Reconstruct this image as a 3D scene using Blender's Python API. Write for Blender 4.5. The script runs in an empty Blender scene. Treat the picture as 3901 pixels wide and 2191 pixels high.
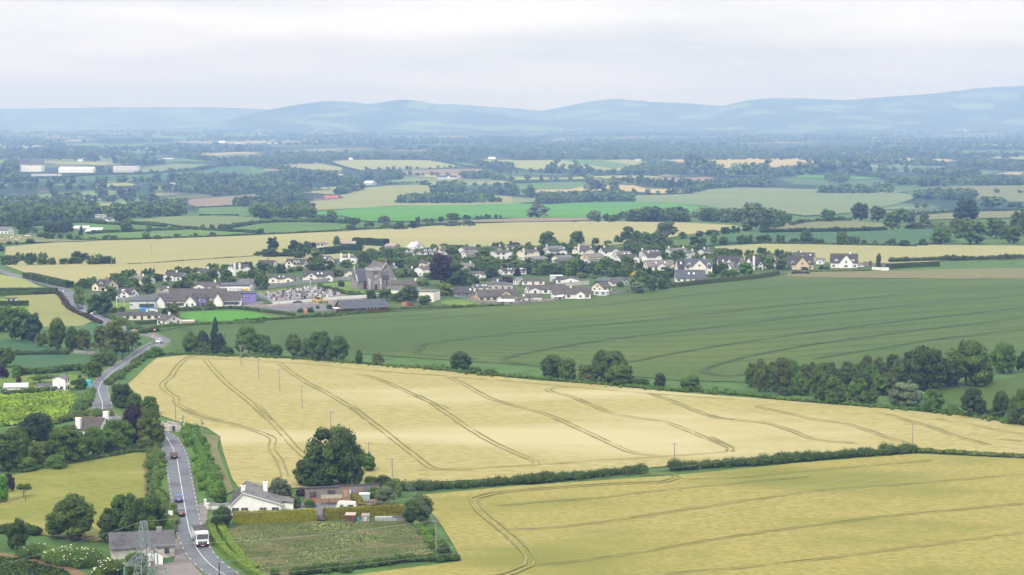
import bpy, math, random
import numpy as np
from mathutils import Vector, Matrix
from mathutils.geometry import delaunay_2d_cdt
random.seed(7); RNG = np.random.default_rng(11)
SC = bpy.context.scene
COL = SC.collection

# ------------------------------------------------------------------ camera
H_CAM, F_PX, U0, V0, V_HOR = 95.0, 7585.0, 1950.5, 1095.5, 430.0
PITCH = math.atan((V0 - V_HOR) / F_PX)
cam_d = bpy.data.cameras.new('camera'); cam = bpy.data.objects.new('camera', cam_d); COL.objects.link(cam)
cam.location = (0, 0, H_CAM); cam.rotation_euler = (math.radians(90) - PITCH, 0, 0)
cam_d.sensor_width = 36.0; cam_d.lens = F_PX * 36.0 / 3901.0
cam_d.clip_start = 1.0; cam_d.clip_end = 60000
SC.camera = cam

# ------------------------------------------------------------------ light
SUN_EL, SUN_AZ = math.radians(48), math.radians(-28)
sun_d = bpy.data.lights.new('sun', 'SUN'); sun_d.energy = 2.2; sun_d.angle = math.radians(14); sun_d.color = (1, 0.95, 0.87)
sun = bpy.data.objects.new('sun', sun_d); COL.objects.link(sun)
sun.rotation_euler = (math.radians(90) - SUN_EL, 0, SUN_AZ)
W = bpy.data.worlds.new('World'); SC.world = W; W.use_nodes = True
def build_world():
    nt = W.node_tree; N = nt.nodes; L = nt.links; N.clear()
    out = N.new('ShaderNodeOutputWorld'); bg = N.new('ShaderNodeBackground'); L.new(bg.outputs[0], out.inputs[0])
    sky = N.new('ShaderNodeTexSky'); sky.sky_type = 'NISHITA'; sky.sun_disc = False
    sky.sun_elevation = SUN_EL; sky.sun_rotation = math.pi - SUN_AZ; sky.air_density = 1.0; sky.dust_density = 2.0
    tc = N.new('ShaderNodeTexCoord'); sep = N.new('ShaderNodeSeparateXYZ'); L.new(tc.outputs['Generated'], sep.inputs[0])
    # overcast luminance: horizon to zenith
    ramp = N.new('ShaderNodeMapRange'); ramp.inputs['From Min'].default_value = 0; ramp.inputs['From Max'].default_value = 1
    ramp.inputs['To Min'].default_value = SKY_H; ramp.inputs['To Max'].default_value = SKY_Z
    L.new(sep.outputs['Z'], ramp.inputs['Value'])
    mp = N.new('ShaderNodeMapping'); mp.inputs['Scale'].default_value = (4.0, 4.0, 42.0); mp.inputs['Location'].default_value = (1.3, 0.2, 0.55)
    L.new(tc.outputs['Generated'], mp.inputs['Vector'])
    ns = N.new('ShaderNodeTexNoise'); ns.inputs['Scale'].default_value = 1.0; ns.inputs['Detail'].default_value = 5; ns.inputs['Roughness'].default_value = 0.52
    L.new(mp.outputs[0], ns.inputs['Vector'])
    mr = N.new('ShaderNodeMapRange'); mr.inputs['From Min'].default_value = 0.33; mr.inputs['From Max'].default_value = 0.66
    mr.inputs['To Min'].default_value = 0.0; mr.inputs['To Max'].default_value = 1.0
    L.new(ns.outputs['Fac'], mr.inputs['Value'])
    cr = N.new('ShaderNodeMix'); cr.data_type = 'RGBA'; L.new(mr.outputs[0], cr.inputs['Factor'])
    cr.inputs['A'].default_value = (0.80, 0.828, 0.888, 1); cr.inputs['B'].default_value = (1.205, 1.20, 1.20, 1)
    mul = N.new('ShaderNodeVectorMath'); mul.operation = 'SCALE'
    L.new(cr.outputs['Result'], mul.inputs[0]); L.new(ramp.outputs[0], mul.inputs['Scale'])
    sk = N.new('ShaderNodeVectorMath'); sk.operation = 'SCALE'; sk.inputs['Scale'].default_value = 0.10
    L.new(sky.outputs[0], sk.inputs[0])
    mix = N.new('ShaderNodeMix'); mix.data_type = 'RGBA'; mix.inputs['Factor'].default_value = 0.9
    L.new(sk.outputs[0], mix.inputs['A']); L.new(mul.outputs[0], mix.inputs['B'])
    L.new(mix.outputs['Result'], bg.inputs['Color']); bg.inputs['Strength'].default_value = 1.0
SKY_H, SKY_Z = 0.71, 2.0
build_world()
SC.view_settings.view_transform = 'Standard'; SC.view_settings.look = 'None'
SC.view_settings.exposure = 0.34; SC.view_settings.gamma = 1.0; SC.view_settings.use_curve_mapping = False
SC.render.engine = 'CYCLES'
cy = SC.cycles
cy.max_bounces = 5; cy.diffuse_bounces = 3; cy.glossy_bounces = 2; cy.transmission_bounces = 2; cy.volume_bounces = 1
cy.transparent_max_bounces = 4; cy.use_denoising = True
cy.caustics_reflective = False; cy.caustics_refractive = False; cy.sample_clamp_indirect = 5
try: cy.denoising_prefilter = 'ACCURATE'
except Exception: pass

# ------------------------------------------------------------------ picture readings -> places on the ground
ZONES = {'S': (0, 0, 1.0), 'D': (0, 0, 0.66034), 'A': (0, 1550, 2.257), 'B': (700, 1550, 2.2573), 'C': (0, 1150, 2.6311), 'E': (0, 850, 2.8622),
         'F': (300, 880, 3.6171), 'G': (900, 880, 3.6171), 'H': (1500, 880, 3.6171), 'I': (2100, 880, 3.6171), 'J': (2700, 850, 3.215),
         'K': (0, 320, 2.495), 'L': (950, 320, 2.495), 'M': (1950, 320, 2.334), 'N': (2901, 320, 2.128), 'O': (2700, 1280, 2.1449),
         'P': (550, 1180, 2.24), 'Q': (1600, 1250, 2.1467), 'R': (1500, 1600, 1.0729), 'T': (1300, 960, 6.576), 'U': (380, 1880, 4.652),
         'V': (840, 1780, 3.903), 'X': (0, 560, 3.68), 'Y': (640, 560, 3.68), 'Z': (1640, 980, 7.1556)}
def S(z, x, y):
    a, b, k = ZONES[z]; return a + x / k, b + y / k
DROP = 45.0
CP, SP = math.cos(PITCH), math.sin(PITCH)
def hgt(x, y):
    x = np.asarray(x, float); y = np.asarray(y, float)
    fade = np.clip(1 - (y - 1500) / 2500, 0.15, 1)
    h = 1.5 * np.sin(x / 95 + 0.7) * np.sin(y / 130 + 1.1) + 1.2 * np.sin(x / 210 - y / 260)
    t = np.clip((y - 1350) / 1950, 0, 1)
    return h * fade - DROP * t * t * (3 - 2 * t)          # far plain lowered here, a shape added to lengthen the haze path
def hz(x, y): return float(hgt(x, y))
def ray(u, v):
    a, b = (u - U0) / F_PX, -(v - V0) / F_PX
    return np.array([a, CP + b * SP, -SP + b * CP])
def ground_px(u, v):
    d = ray(u, max(v, V_HOR + 3)); t = -H_CAM / d[2]
    for _ in range(12): t = (hz(d[0] * t, d[1] * t) - H_CAM) / d[2]
    return float(d[0] * t), float(d[1] * t)
def g(z, x, y): return ground_px(*S(z, x, y))
def gs(z, pts): return [g(z, *p) for p in pts]
def ppm(y): return F_PX / y                       # source pixels per metre at ground distance y
def proj(x, y, z):
    dz = z - H_CAM; f = y * CP - dz * SP; up = y * SP + dz * CP
    return U0 + F_PX * x / f, V0 - F_PX * up / f

# ------------------------------------------------------------------ tags
def tag(o, label, cat, group=None):
    o['label'] = label; o['category'] = cat
    if group: o['group'] = group
    return o
def thing(name, label, cat, loc=(0, 0, 0), rz=0.0, group=None):
    o = bpy.data.objects.new(name, None); COL.objects.link(o); o.location = loc; o.rotation_euler = (0, 0, rz)
    o.empty_display_size = 0.5
    return tag(o, label, cat, group)
def link(name, me, mat=None, parent=None, loc=None, rz=0.0):
    o = bpy.data.objects.new(name, me); COL.objects.link(o)
    if loc is not None: o.location = loc
    o.rotation_euler = (0, 0, rz)
    if parent is not None: o.parent = parent
    if mat is not None:
        if len(me.materials) == 0: me.materials.append(mat)
        o.material_slots[0].link = 'OBJECT'; o.material_slots[0].material = mat
    return o
def struct(name, me, mat): 
    o = link(name, me, mat); o['kind'] = 'structure'; return o
def dup(root, loc, rz, scale=None, label=None, group=None):
    r = root.copy(); COL.objects.link(r); r.location = loc; r.rotation_euler = (0, 0, rz)
    if scale: r.scale = scale
    if label: r['label'] = label
    if group: r['group'] = group
    for ch in list(root.children):
        c = ch.copy(); COL.objects.link(c); c.parent = r
        for q in list(ch.children):
            e = q.copy(); COL.objects.link(e); e.parent = c
    return r

# ------------------------------------------------------------------ mesh builder
class MB:
    def __init__(s): s.v = []; s.f = []
    def add(s, vs, fs):
        n = len(s.v); s.v += [tuple(p) for p in vs]; s.f += [tuple(i + n for i in f) for f in fs]; return s
    def box(s, x0, x1, y0, y1, z0, z1):
        return s.add([(x0, y0, z0), (x1, y0, z0), (x1, y1, z0), (x0, y1, z0), (x0, y0, z1), (x1, y0, z1), (x1, y1, z1), (x0, y1, z1)],
                     [(3, 2, 1, 0), (4, 5, 6, 7), (0, 1, 5, 4), (1, 2, 6, 5), (2, 3, 7, 6), (3, 0, 4, 7)])
    def tube(s, p, q, r0, r1=None, n=6, cap=True):
        r1 = r0 if r1 is None else r1; p = Vector(p); q = Vector(q); d = (q - p)
        if d.length < 1e-6: return s
        d.normalize(); a = d.orthogonal().normalized(); b = d.cross(a); vs = []
        for c, r in ((p, r0), (q, r1)):
            for i in range(n):
                t = 2 * math.pi * i / n; vs.append(c + a * (r * math.cos(t)) + b * (r * math.sin(t)))
        fs = [(i, (i + 1) % n, n + (i + 1) % n, n + i) for i in range(n)]
        if cap: fs += [tuple(range(n - 1, -1, -1)), tuple(range(n, 2 * n))]
        return s.add(vs, fs)
    def prism(s, prof, axis, a, b):
        """profile (list of 2-D points, counter-clockwise) swept along axis 'x' or 'y' from a to b"""
        n = len(prof)
        mk = (lambda t, p: (t, p[0], p[1])) if axis == 'x' else (lambda t, p: (p[0], t, p[1])) if axis == 'y' else (lambda t, p: (p[0], p[1], t))
        vs = [mk(a, p) for p in prof] + [mk(b, p) for p in prof]
        fs = [(i, (i + 1) % n, n + (i + 1) % n, n + i) for i in range(n)] + [tuple(range(n - 1, -1, -1)), tuple(range(n, 2 * n))]
        return s.add(vs, fs)
    def mesh(s, name, smooth=False, recalc=True):
        me = bpy.data.meshes.new(name); me.from_pydata(s.v, [], s.f); me.update()
        if recalc:
            import bmesh
            bm = bmesh.new(); bm.from_mesh(me); bmesh.ops.recalc_face_normals(bm, faces=bm.faces); bm.to_mesh(me); bm.free()
        if smooth: me.polygons.foreach_set('use_smooth', [True] * len(me.polygons))
        return me
    def obj(s, name, mat, parent=None, smooth=False): return link(name, s.mesh(name, smooth), mat, parent)

# ------------------------------------------------------------------ materials
def lin(c): return tuple(((v / 255) / 12.92 if v / 255 <= 0.04045 else ((v / 255 + 0.055) / 1.055) ** 2.4) for v in c)
_M = {}
def pmat(name, c1, c2=None, scale=3.0, stretch=(1, 1, 1), detail=4, rough=0.8, lo=0.35, hi=0.65, spec=0.3, bump=0.0, bscale=None, c3=None, scale3=0.5,
         rand=0.0, metal=0.0, attr=None, sheen=0.0, lo3=0.5, hi3=0.66):
    """noise-mixed principled material; colours are linear base colours"""
    if name in _M: return _M[name]
    m = bpy.data.materials.new(name); m.use_nodes = True; nt = m.node_tree; N = nt.nodes; L = nt.links
    bs = N['Principled BSDF']; bs.inputs['Roughness'].default_value = rough; bs.inputs['Metallic'].default_value = metal
    bs.inputs['Specular IOR Level'].default_value = spec
    tc = N.new('ShaderNodeTexCoord'); mp = N.new('ShaderNodeMapping'); mp.inputs['Scale'].default_value = stretch
    L.new(tc.outputs['Object'], mp.inputs['Vector'])
    def noise(sc, de=detail):
        n = N.new('ShaderNodeTexNoise'); n.inputs['Scale'].default_value = sc; n.inputs['Detail'].default_value = de
        L.new(mp.outputs[0], n.inputs['Vector']); return n.outputs['Fac']
    def mr(sock, a, b):
        r = N.new('ShaderNodeMapRange'); r.inputs['From Min'].default_value = a; r.inputs['From Max'].default_value = b; L.new(sock, r.inputs['Value']); return r.outputs[0]
    def mix(f, a, b):
        x = N.new('ShaderNodeMix'); x.data_type = 'RGBA'; L.new(f, x.inputs['Factor'])
        for k, c in (('A', a), ('B', b)):
            if isinstance(c, tuple): x.inputs[k].default_value = (*c, 1)
            else: L.new(c, x.inputs[k])
        return x.outputs['Result']
    col = mix(mr(noise(scale), lo, hi), tuple(c1), tuple(c2 or c1))
    if c3: col = mix(mr(noise(scale3, 3), lo3, hi3), col, tuple(c3))
    if attr or rand:
        hs = N.new('ShaderNodeHueSaturation'); L.new(col, hs.inputs['Color'])
        val = None
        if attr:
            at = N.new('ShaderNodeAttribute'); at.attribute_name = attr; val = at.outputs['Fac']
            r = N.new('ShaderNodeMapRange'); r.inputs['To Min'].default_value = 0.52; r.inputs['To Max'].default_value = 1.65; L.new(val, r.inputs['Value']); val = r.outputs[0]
        if rand:
            oi = N.new('ShaderNodeObjectInfo'); r = N.new('ShaderNodeMapRange'); r.inputs['To Min'].default_value = 1 - rand; r.inputs['To Max'].default_value = 1 + rand
            L.new(oi.outputs['Random'], r.inputs['Value'])
            r2 = N.new('ShaderNodeMapRange'); r2.inputs['To Min'].default_value = 0.5 - 0.05 * rand; r2.inputs['To Max'].default_value = 0.5 + 0.04 * rand
            L.new(oi.outputs['Random'], r2.inputs['Value']); L.new(r2.outputs[0], hs.inputs['Hue'])
            if val is None: val = r.outputs[0]
            else:
                mu = N.new('ShaderNodeMath'); mu.operation = 'MULTIPLY'; L.new(val, mu.inputs[0]); L.new(r.outputs[0], mu.inputs[1]); val = mu.outputs[0]
        L.new(val, hs.inputs['Value']); col = hs.outputs['Color']
    L.new(col, bs.inputs['Base Color'])
    if bump:
        b = N.new('ShaderNodeBump'); b.inputs['Strength'].default_value = bump; b.inputs['Distance'].default_value = 0.3
        L.new(noise(bscale or scale * 3, 3), b.inputs['Height']); L.new(b.outputs[0], bs.inputs['Normal'])
    _M[name] = m; return m
def al(c, k=1.8): return tuple(min(0.85, v / k) for v in lin(c))     # base colour of a surface seen under open sky as sRGB c
# ================================================================== setting: ground, hills, haze, fields, roads
def patch_material(name, near_c, hill=False):
    """countryside: a patchwork of small fields broken by dark hedges and woods (far), plain rough grass (near)"""
    m = bpy.data.materials.new(name); m.use_nodes = True; nt = m.node_tree; N = nt.nodes; L = nt.links
    bs = N['Principled BSDF']; bs.inputs['Roughness'].default_value = 0.95; bs.inputs['Specular IOR Level'].default_value = 0.1
    tc = N.new('ShaderNodeTexCoord'); mp = N.new('ShaderNodeMapping'); mp.inputs['Scale'].default_value = (1 / 230, 1 / 420, 0) if not hill else (1 / 300, 1 / 420, 0)
    mp.inputs['Rotation'].default_value = (0, 0, 0.25)
    L.new(tc.outputs['Object'], mp.inputs['Vector'])
    dn = N.new('ShaderNodeTexNoise'); dn.inputs['Scale'].default_value = 1.2; dn.inputs['Detail'].default_value = 2; L.new(mp.outputs[0], dn.inputs['Vector'])
    ad = N.new('ShaderNodeMix'); ad.data_type = 'RGBA'; ad.blend_type = 'LINEAR_LIGHT'; ad.inputs['Factor'].default_value = 0.22
    L.new(mp.outputs[0], ad.inputs['A']); L.new(dn.outputs['Color'], ad.inputs['B'])
    vo = N.new('ShaderNodeTexVoronoi'); vo.inputs['Scale'].default_value = 1.0; L.new(ad.outputs['Result'], vo.inputs['Vector'])
    sp = N.new('ShaderNodeSeparateColor'); L.new(vo.outputs['Color'], sp.inputs['Color'])
    cr = N.new('ShaderNodeValToRGB'); cr.color_ramp.interpolation = 'CONSTANT'; e = cr.color_ramp.elements
    woods = al((52, 76, 52)); cols = [woods, al((92, 122, 72)), al((104, 132, 78)), woods, al((120, 144, 90)), al((160, 158, 104)), al((70, 96, 60)), al((186, 174, 120)), woods]
    pos = [0, .30, .42, .52, .62, .72, .78, .86, .91]
    if hill: cols = [woods if q == woods else tuple(v * 1.05 for v in q) for q in cols]; cols[7] = cols[4]; cols[5] = cols[2]; pos = [0, .34, .44, .52, .66, .74, .80, .86, .93]
    e[0].position = 0; e[0].color = (*cols[0], 1); e[1].position = pos[1]; e[1].color = (*cols[1], 1)
    for p, c in zip(pos[2:], cols[2:]): x = e.new(p); x.color = (*c, 1)
    L.new(sp.outputs['Red'], cr.inputs['Fac'])
    ve = N.new('ShaderNodeTexVoronoi'); ve.feature = 'DISTANCE_TO_EDGE'; ve.inputs['Scale'].default_value = 1.0; L.new(ad.outputs['Result'], ve.inputs['Vector'])
    lt = N.new('ShaderNodeMapRange'); lt.inputs['From Min'].default_value = 0.02; lt.inputs['From Max'].default_value = 0.06; L.new(ve.outputs['Distance'], lt.inputs['Value'])
    mx = N.new('ShaderNodeMix'); mx.data_type = 'RGBA'; L.new(lt.outputs[0], mx.inputs['Factor']); mx.inputs['A'].default_value = (*woods, 1); L.new(cr.outputs['Color'], mx.inputs['B'])
    col = mx.outputs['Result']
    n2 = N.new('ShaderNodeTexNoise'); n2.inputs['Scale'].default_value = 0.35; n2.inputs['Detail'].default_value = 6; L.new(mp.outputs[0], n2.inputs['Vector'])
    w = N.new('ShaderNodeMapRange'); w.inputs['From Min'].default_value = 0.53; w.inputs['From Max'].default_value = 0.58; L.new(n2.outputs['Fac'], w.inputs['Value'])
    wm = N.new('ShaderNodeMix'); wm.data_type = 'RGBA'; L.new(w.outputs[0], wm.inputs['Factor']); L.new(col, wm.inputs['A']); wm.inputs['B'].default_value = (*al((50, 74, 52)), 1)
    col = wm.outputs['Result']
    if not hill:
        gr = N.new('ShaderNodeTexNoise'); gr.inputs['Scale'].default_value = 0.12; gr.inputs['Detail'].default_value = 7; L.new(tc.outputs['Object'], gr.inputs['Vector'])
        gm = N.new('ShaderNodeMix'); gm.data_type = 'RGBA'; gf = N.new('ShaderNodeMapRange'); gf.inputs['From Min'].default_value = 0.35; gf.inputs['From Max'].default_value = 0.65
        L.new(gr.outputs['Fac'], gf.inputs['Value']); L.new(gf.outputs[0], gm.inputs['Factor'])
        gm.inputs['A'].default_value = (*near_c, 1); gm.inputs['B'].default_value = (*[v * 1.5 for v in near_c], 1)
        sx = N.new('ShaderNodeSeparateXYZ'); L.new(tc.outputs['Object'], sx.inputs[0])
        st = N.new('ShaderNodeMapRange'); st.inputs['From Min'].default_value = 2300; st.inputs['From Max'].default_value = 2600; L.new(sx.outputs['Y'], st.inputs['Value'])
        fm = N.new('ShaderNodeMix'); fm.data_type = 'RGBA'; L.new(st.outputs[0], fm.inputs['Factor']); L.new(gm.outputs['Result'], fm.inputs['A']); L.new(col, fm.inputs['B'])
        col = fm.outputs['Result']
    L.new(col, bs.inputs['Base Color'])
    return m
def grid_mesh(name, X, Y, Z):
    ny, nx = X.shape; v = np.stack([X, Y, Z], -1).reshape(-1, 3)
    i = np.arange(ny * nx).reshape(ny, nx)
    f = np.stack([i[:-1, :-1], i[:-1, 1:], i[1:, 1:], i[1:, :-1]], -1).reshape(-1, 4)
    return np_mesh(name, v, f)
def np_mesh(name, v, f, smooth=True):
    me = bpy.data.meshes.new(name); k = f.shape[1]
    me.vertices.add(len(v)); me.vertices.foreach_set('co', np.ascontiguousarray(v, np.float32).ravel())
    me.loops.add(f.size); me.loops.foreach_set('vertex_index', np.ascontiguousarray(f, np.int32).ravel())
    me.polygons.add(len(f)); me.polygons.foreach_set('loop_start', np.arange(0, f.size, k, dtype=np.int32))
    if smooth: me.polygons.foreach_set('use_smooth', np.ones(len(f), bool))
    me.update(calc_edges=True); me.validate(); return me
def build_ground():
    ys = [-400, -150, 0, 120, 220]; y = 290.0
    while y < 26000: ys.append(y); y *= 1.016 if y < 2500 else 1.03
    ys = np.array(ys); t = np.linspace(-1, 1, 121)
    half = np.where(ys < 300, 420, ys * 0.30 + 330)
    X = half[:, None] * t[None]; Y = np.repeat(ys[:, None], len(t), 1)
    struct('ground', grid_mesh('ground', X, Y, hgt(X, Y)), patch_material('countryside', al((84, 112, 58))))
build_ground()

def hill(name, crest, y0, yc, y1, seed):
    """a ridge whose skyline follows the picture readings crest [(x_px, y_px)] at distance yc, rising from the plain at y0"""
    r = np.random.default_rng(seed)
    cx = np.array([c[0] * 1.51436 for c in crest]); cz = np.array([c[1] * 1.51436 for c in crest])
    wx = (cx - U0) / F_PX * yc; wz = H_CAM + (V_HOR - cz) / F_PX * yc
    xs = np.linspace(wx[0], wx[-1], 150); top = np.interp(xs, wx, wz)
    k = np.ones(7) / 7; top = np.convolve(np.pad(top, 3, mode='edge'), k, 'valid')
    top += np.interp(xs, np.linspace(xs[0], xs[-1], 60), r.normal(0, 1.6, 60))
    ys = np.concatenate([np.linspace(y0, yc, 26), np.linspace(yc, y1, 10)[1:]])
    tt = np.where(ys <= yc, (ys - y0) / (yc - y0), 1 - 0.8 * (ys - yc) / (y1 - yc))
    X = np.repeat(xs[None], len(ys), 0); Y = np.repeat(ys[:, None], len(xs), 1)
    s = tt[:, None]; prof = s ** 1.7 * (1 + 0.12 * np.sin(X / 420 + 3 * s) * s * (1 - s))
    Z = -DROP - 4 + (top[None] + DROP + 4) * np.clip(prof, 0, 1)
    Y = Y + 260 * np.sin(X / 900.0 + seed) * (1 - s) * (Y <= yc)
    struct(name, grid_mesh(name, X, Y, Z), MAT_HILL)
MAT_HILL = patch_material('hillside', (0, 0, 0), True)
hill('hills', [(-150, 276), (100, 273), (300, 270), (560, 270), (690, 276), (900, 284), (1000, 290)], 17500, 21500, 24000, 1)
hill('hills', [(1000, 275), (1130, 261), (1250, 270), (1330, 276), (1400, 284), (1500, 290)], 16500, 20500, 23000, 2)
hill('hills', [(430, 331), (540, 308), (600, 294), (700, 272), (760, 262), (820, 255), (880, 255), (930, 264), (960, 258), (1000, 251), (1030, 251), (1080, 258), (1150, 272), (1220, 286), (1300, 296), (1400, 306), (1500, 318)], 13800, 16800, 19000, 3)
hill('hills', [(1180, 318), (1280, 296), (1370, 278), (1440, 264), (1500, 252), (1560, 249), (1630, 256), (1740, 261), (1830, 268), (1900, 276), (2000, 292), (2100, 310)], 14600, 18600, 21000, 4)
hill('hills', [(1480, 330), (1600, 312), (1700, 296), (1790, 276), (1860, 254), (1930, 247), (2010, 248), (2130, 252), (2220, 244), (2330, 237), (2400, 230), (2450, 222), (2530, 218), (2650, 214), (2800, 216)], 13500, 17800, 20500, 5)

def build_haze():
    m = bpy.data.materials.new('haze_air'); m.use_nodes = True; nt = m.node_tree; N = nt.nodes; N.clear()
    out = N.new('ShaderNodeOutputMaterial'); v = N.new('ShaderNodeVolumePrincipled')
    v.inputs['Color'].default_value = HAZE_COL; v.inputs['Density'].default_value = HAZE_D; v.inputs['Anisotropy'].default_value = 0.0; v.inputs['Absorption Color'].default_value = (0.656, 0.49, 0.01, 1)
    nt.links.new(v.outputs[0], out.inputs['Volume'])
    b = MB().box(-12000, 12000, -600, 28000, -DROP - 14, 385); o = b.obj('haze', m); o['kind'] = 'stuff'
HAZE_COL, HAZE_D = (0.25, 0.40, 0.80, 1), 1.32e-4

# ------------------------------------------------------------------ fields
def drape(name, pts, mat, off, step=None, edge=0.0):
    pts = [Vector(p) for p in pts]; n = len(pts)
    xs = [p.x for p in pts]; ys = [p.y for p in pts]; x0, x1, y0, y1 = min(xs), max(xs), min(ys), max(ys)
    if step is None: step = max(12.0, math.sqrt((x1 - x0) * (y1 - y0) / 900))
    # subdivide the outline so that it follows the terrain
    ring = []
    for i in range(n):
        a, b = pts[i], pts[(i + 1) % n]; k = max(1, int((b - a).length / step))
        ring += [a.lerp(b, j / k) for j in range(k)]
    nr = len(ring); inner = []
    y = y0 + step * 0.5
    while y < y1:
        x = x0 + step * 0.5
        while x < x1: inner.append(Vector((x, y))); x += step
        y += step
    vs = ring + inner; ed = [(i, (i + 1) % nr) for i in range(nr)]
    r = delaunay_2d_cdt(vs, ed, [list(range(nr))], 1, 1e-4)
    V = [(p.x, p.y, hz(p.x, p.y) + off) for p in r[0]]
    me = bpy.data.meshes.new(name); me.from_pydata(V, [], [tuple(f) for f in r[2]]); me.update()
    if len(me.polygons) and me.polygons[0].normal.z < 0: me.flip_normals()
    me.polygons.foreach_set('use_smooth', [True] * len(me.polygons))
    return struct(name, me, mat)
def crop(name, c1, c2, c3=None, s=0.35, kk=1.95, st=(1, 1, 1), s3=0.012, bump=0.25, lo=0.3, hi=0.7, lo3=.47, hi3=.66):
    return pmat(name, al(c1, kk), al(c2, kk), scale=s, stretch=st, detail=8, rough=0.9, spec=0.15, c3=al(c3, kk) if c3 else None, scale3=s3, bump=bump, bscale=s * 2.2, lo=lo, hi=hi, lo3=lo3, hi3=hi3)
CM = {
 'wheat_near': crop('barley_ripe_near', (174, 166, 78), (210, 196, 114), (158, 160, 72), s=1.0, s3=0.022, st=(0.6, 1, 1), kk=2.35, lo=.34, hi=.66, lo3=.50, hi3=.66),
 'wheat_mid': crop('barley_ripe_mid', (186, 175, 98), (216, 203, 138), (231, 218, 164), s=0.9, s3=0.016, st=(0.35, 1, 1), lo3=.48, hi3=.62, kk=2.25, lo=.34, hi=.62),  # third tone paints the bright sheen bands into the crop colour
 'wheat_far': crop('barley_pale', (184, 184, 122), (200, 194, 134), (206, 196, 136), s=0.10, s3=0.004, st=(0.35, 1, 1), kk=2.3),
 'gold': crop('barley_gold', (206, 184, 118), (220, 198, 134), s=0.02, st=(0.3, 1, 1), kk=2.2),
 'yellow': crop('barley_yellow_green', (172, 178, 102), (186, 188, 112), s=0.015, st=(0.4, 1, 1), kk=2.2),
 'green': crop('green_cereal', (84, 110, 44), (98, 124, 54), (112, 130, 54), s=0.7, kk=2.1, s3=0.010, st=(0.5, 1, 1), lo3=.5, hi3=.75),
 'bluegreen': crop('blue_green_cereal', (66, 106, 66), (78, 118, 74), (88, 126, 70), s=0.12, s3=0.02),
 'bright': crop('bright_grass', (88, 156, 42), (102, 166, 50), (84, 148, 44), s=0.15, s3=0.01),
 'grass': crop('pasture', (84, 122, 48), (106, 140, 60), (116, 138, 66), s=0.15, s3=0.03),
 'fargrass': crop('far_pasture', (88, 128, 52), (102, 140, 60), (112, 146, 66), s=0.02, s3=0.006),
 'sage': crop('sage_cereal', (122, 142, 88), (132, 150, 94), (140, 154, 98), s=0.03, s3=0.006, st=(0.4, 1, 1)),
 'tan': crop('tan_cereal', (158, 160, 96), (168, 168, 104), (150, 158, 92), s=0.03, s3=0.005, st=(0.4, 1, 1)),
 'brown': crop('ploughed_earth', (148, 132, 108), (164, 146, 120), s=0.06, st=(0.3, 1, 1)),
 'rough': crop('rough_pasture', (116, 134, 76), (140, 146, 90), (150, 140, 96), s=0.08, s3=0.02),
 'hay': crop('cut_hay', (150, 158, 64), (174, 174, 82), (188, 184, 102), s=0.45, s3=0.05, st=(0.7, 1, 1), kk=2.4, lo=.36, hi=.64),
 'meadow': crop('tall_meadow_grass', (84, 104, 48), (116, 122, 64), (142, 130, 88), s=0.55, s3=0.14, st=(0.6, 1, 1), bump=0.6, lo=.38, hi=.62, lo3=.52, hi3=.66, kk=2.1),
 'lawn': crop('lawn', (104, 140, 46), (126, 156, 56), (142, 158, 60), s=0.3, s3=0.06),
 'dryrough': crop('dry_grass_bank', (150, 138, 98), (124, 132, 78), s=0.12),
 'garden': crop('village_gardens', (70, 98, 44), (92, 118, 56), (112, 124, 66), s=0.3, s3=0.05),
 'bracken': crop('leafy_green_crop', (64, 108, 18), (128, 160, 32), (104, 138, 36), s=0.55, s3=0.05, bump=0.9),
 'potato': crop('potato_crop', (34, 58, 34), (66, 92, 52), s=0.8, bump=1.0, lo=.4, hi=.6),
 'earth': crop('bare_earth', (164, 132, 100), (136, 112, 84), s=0.6),
 'gravel': crop('gravel_yard', (150, 142, 138), (166, 156, 150), (132, 126, 120), s=0.5, s3=0.08),
 'tarmac': crop('yard_tarmac', (128, 128, 134), (144, 144, 150), (118, 116, 118), s=0.8, s3=0.08, bump=0.1),
}
_nf = [0]
def field(name, mat, z, pts, off=None):
    _nf[0] += 1; P = gs(z, pts); d = sum(p[1] for p in P) / len(P)
    if off is None: off = 0.16 + max(0, d - 800) * 2.4e-4
    return drape(name, P, CM[mat] if isinstance(mat, str) else mat, off + 0.006 * _nf[0])
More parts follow.
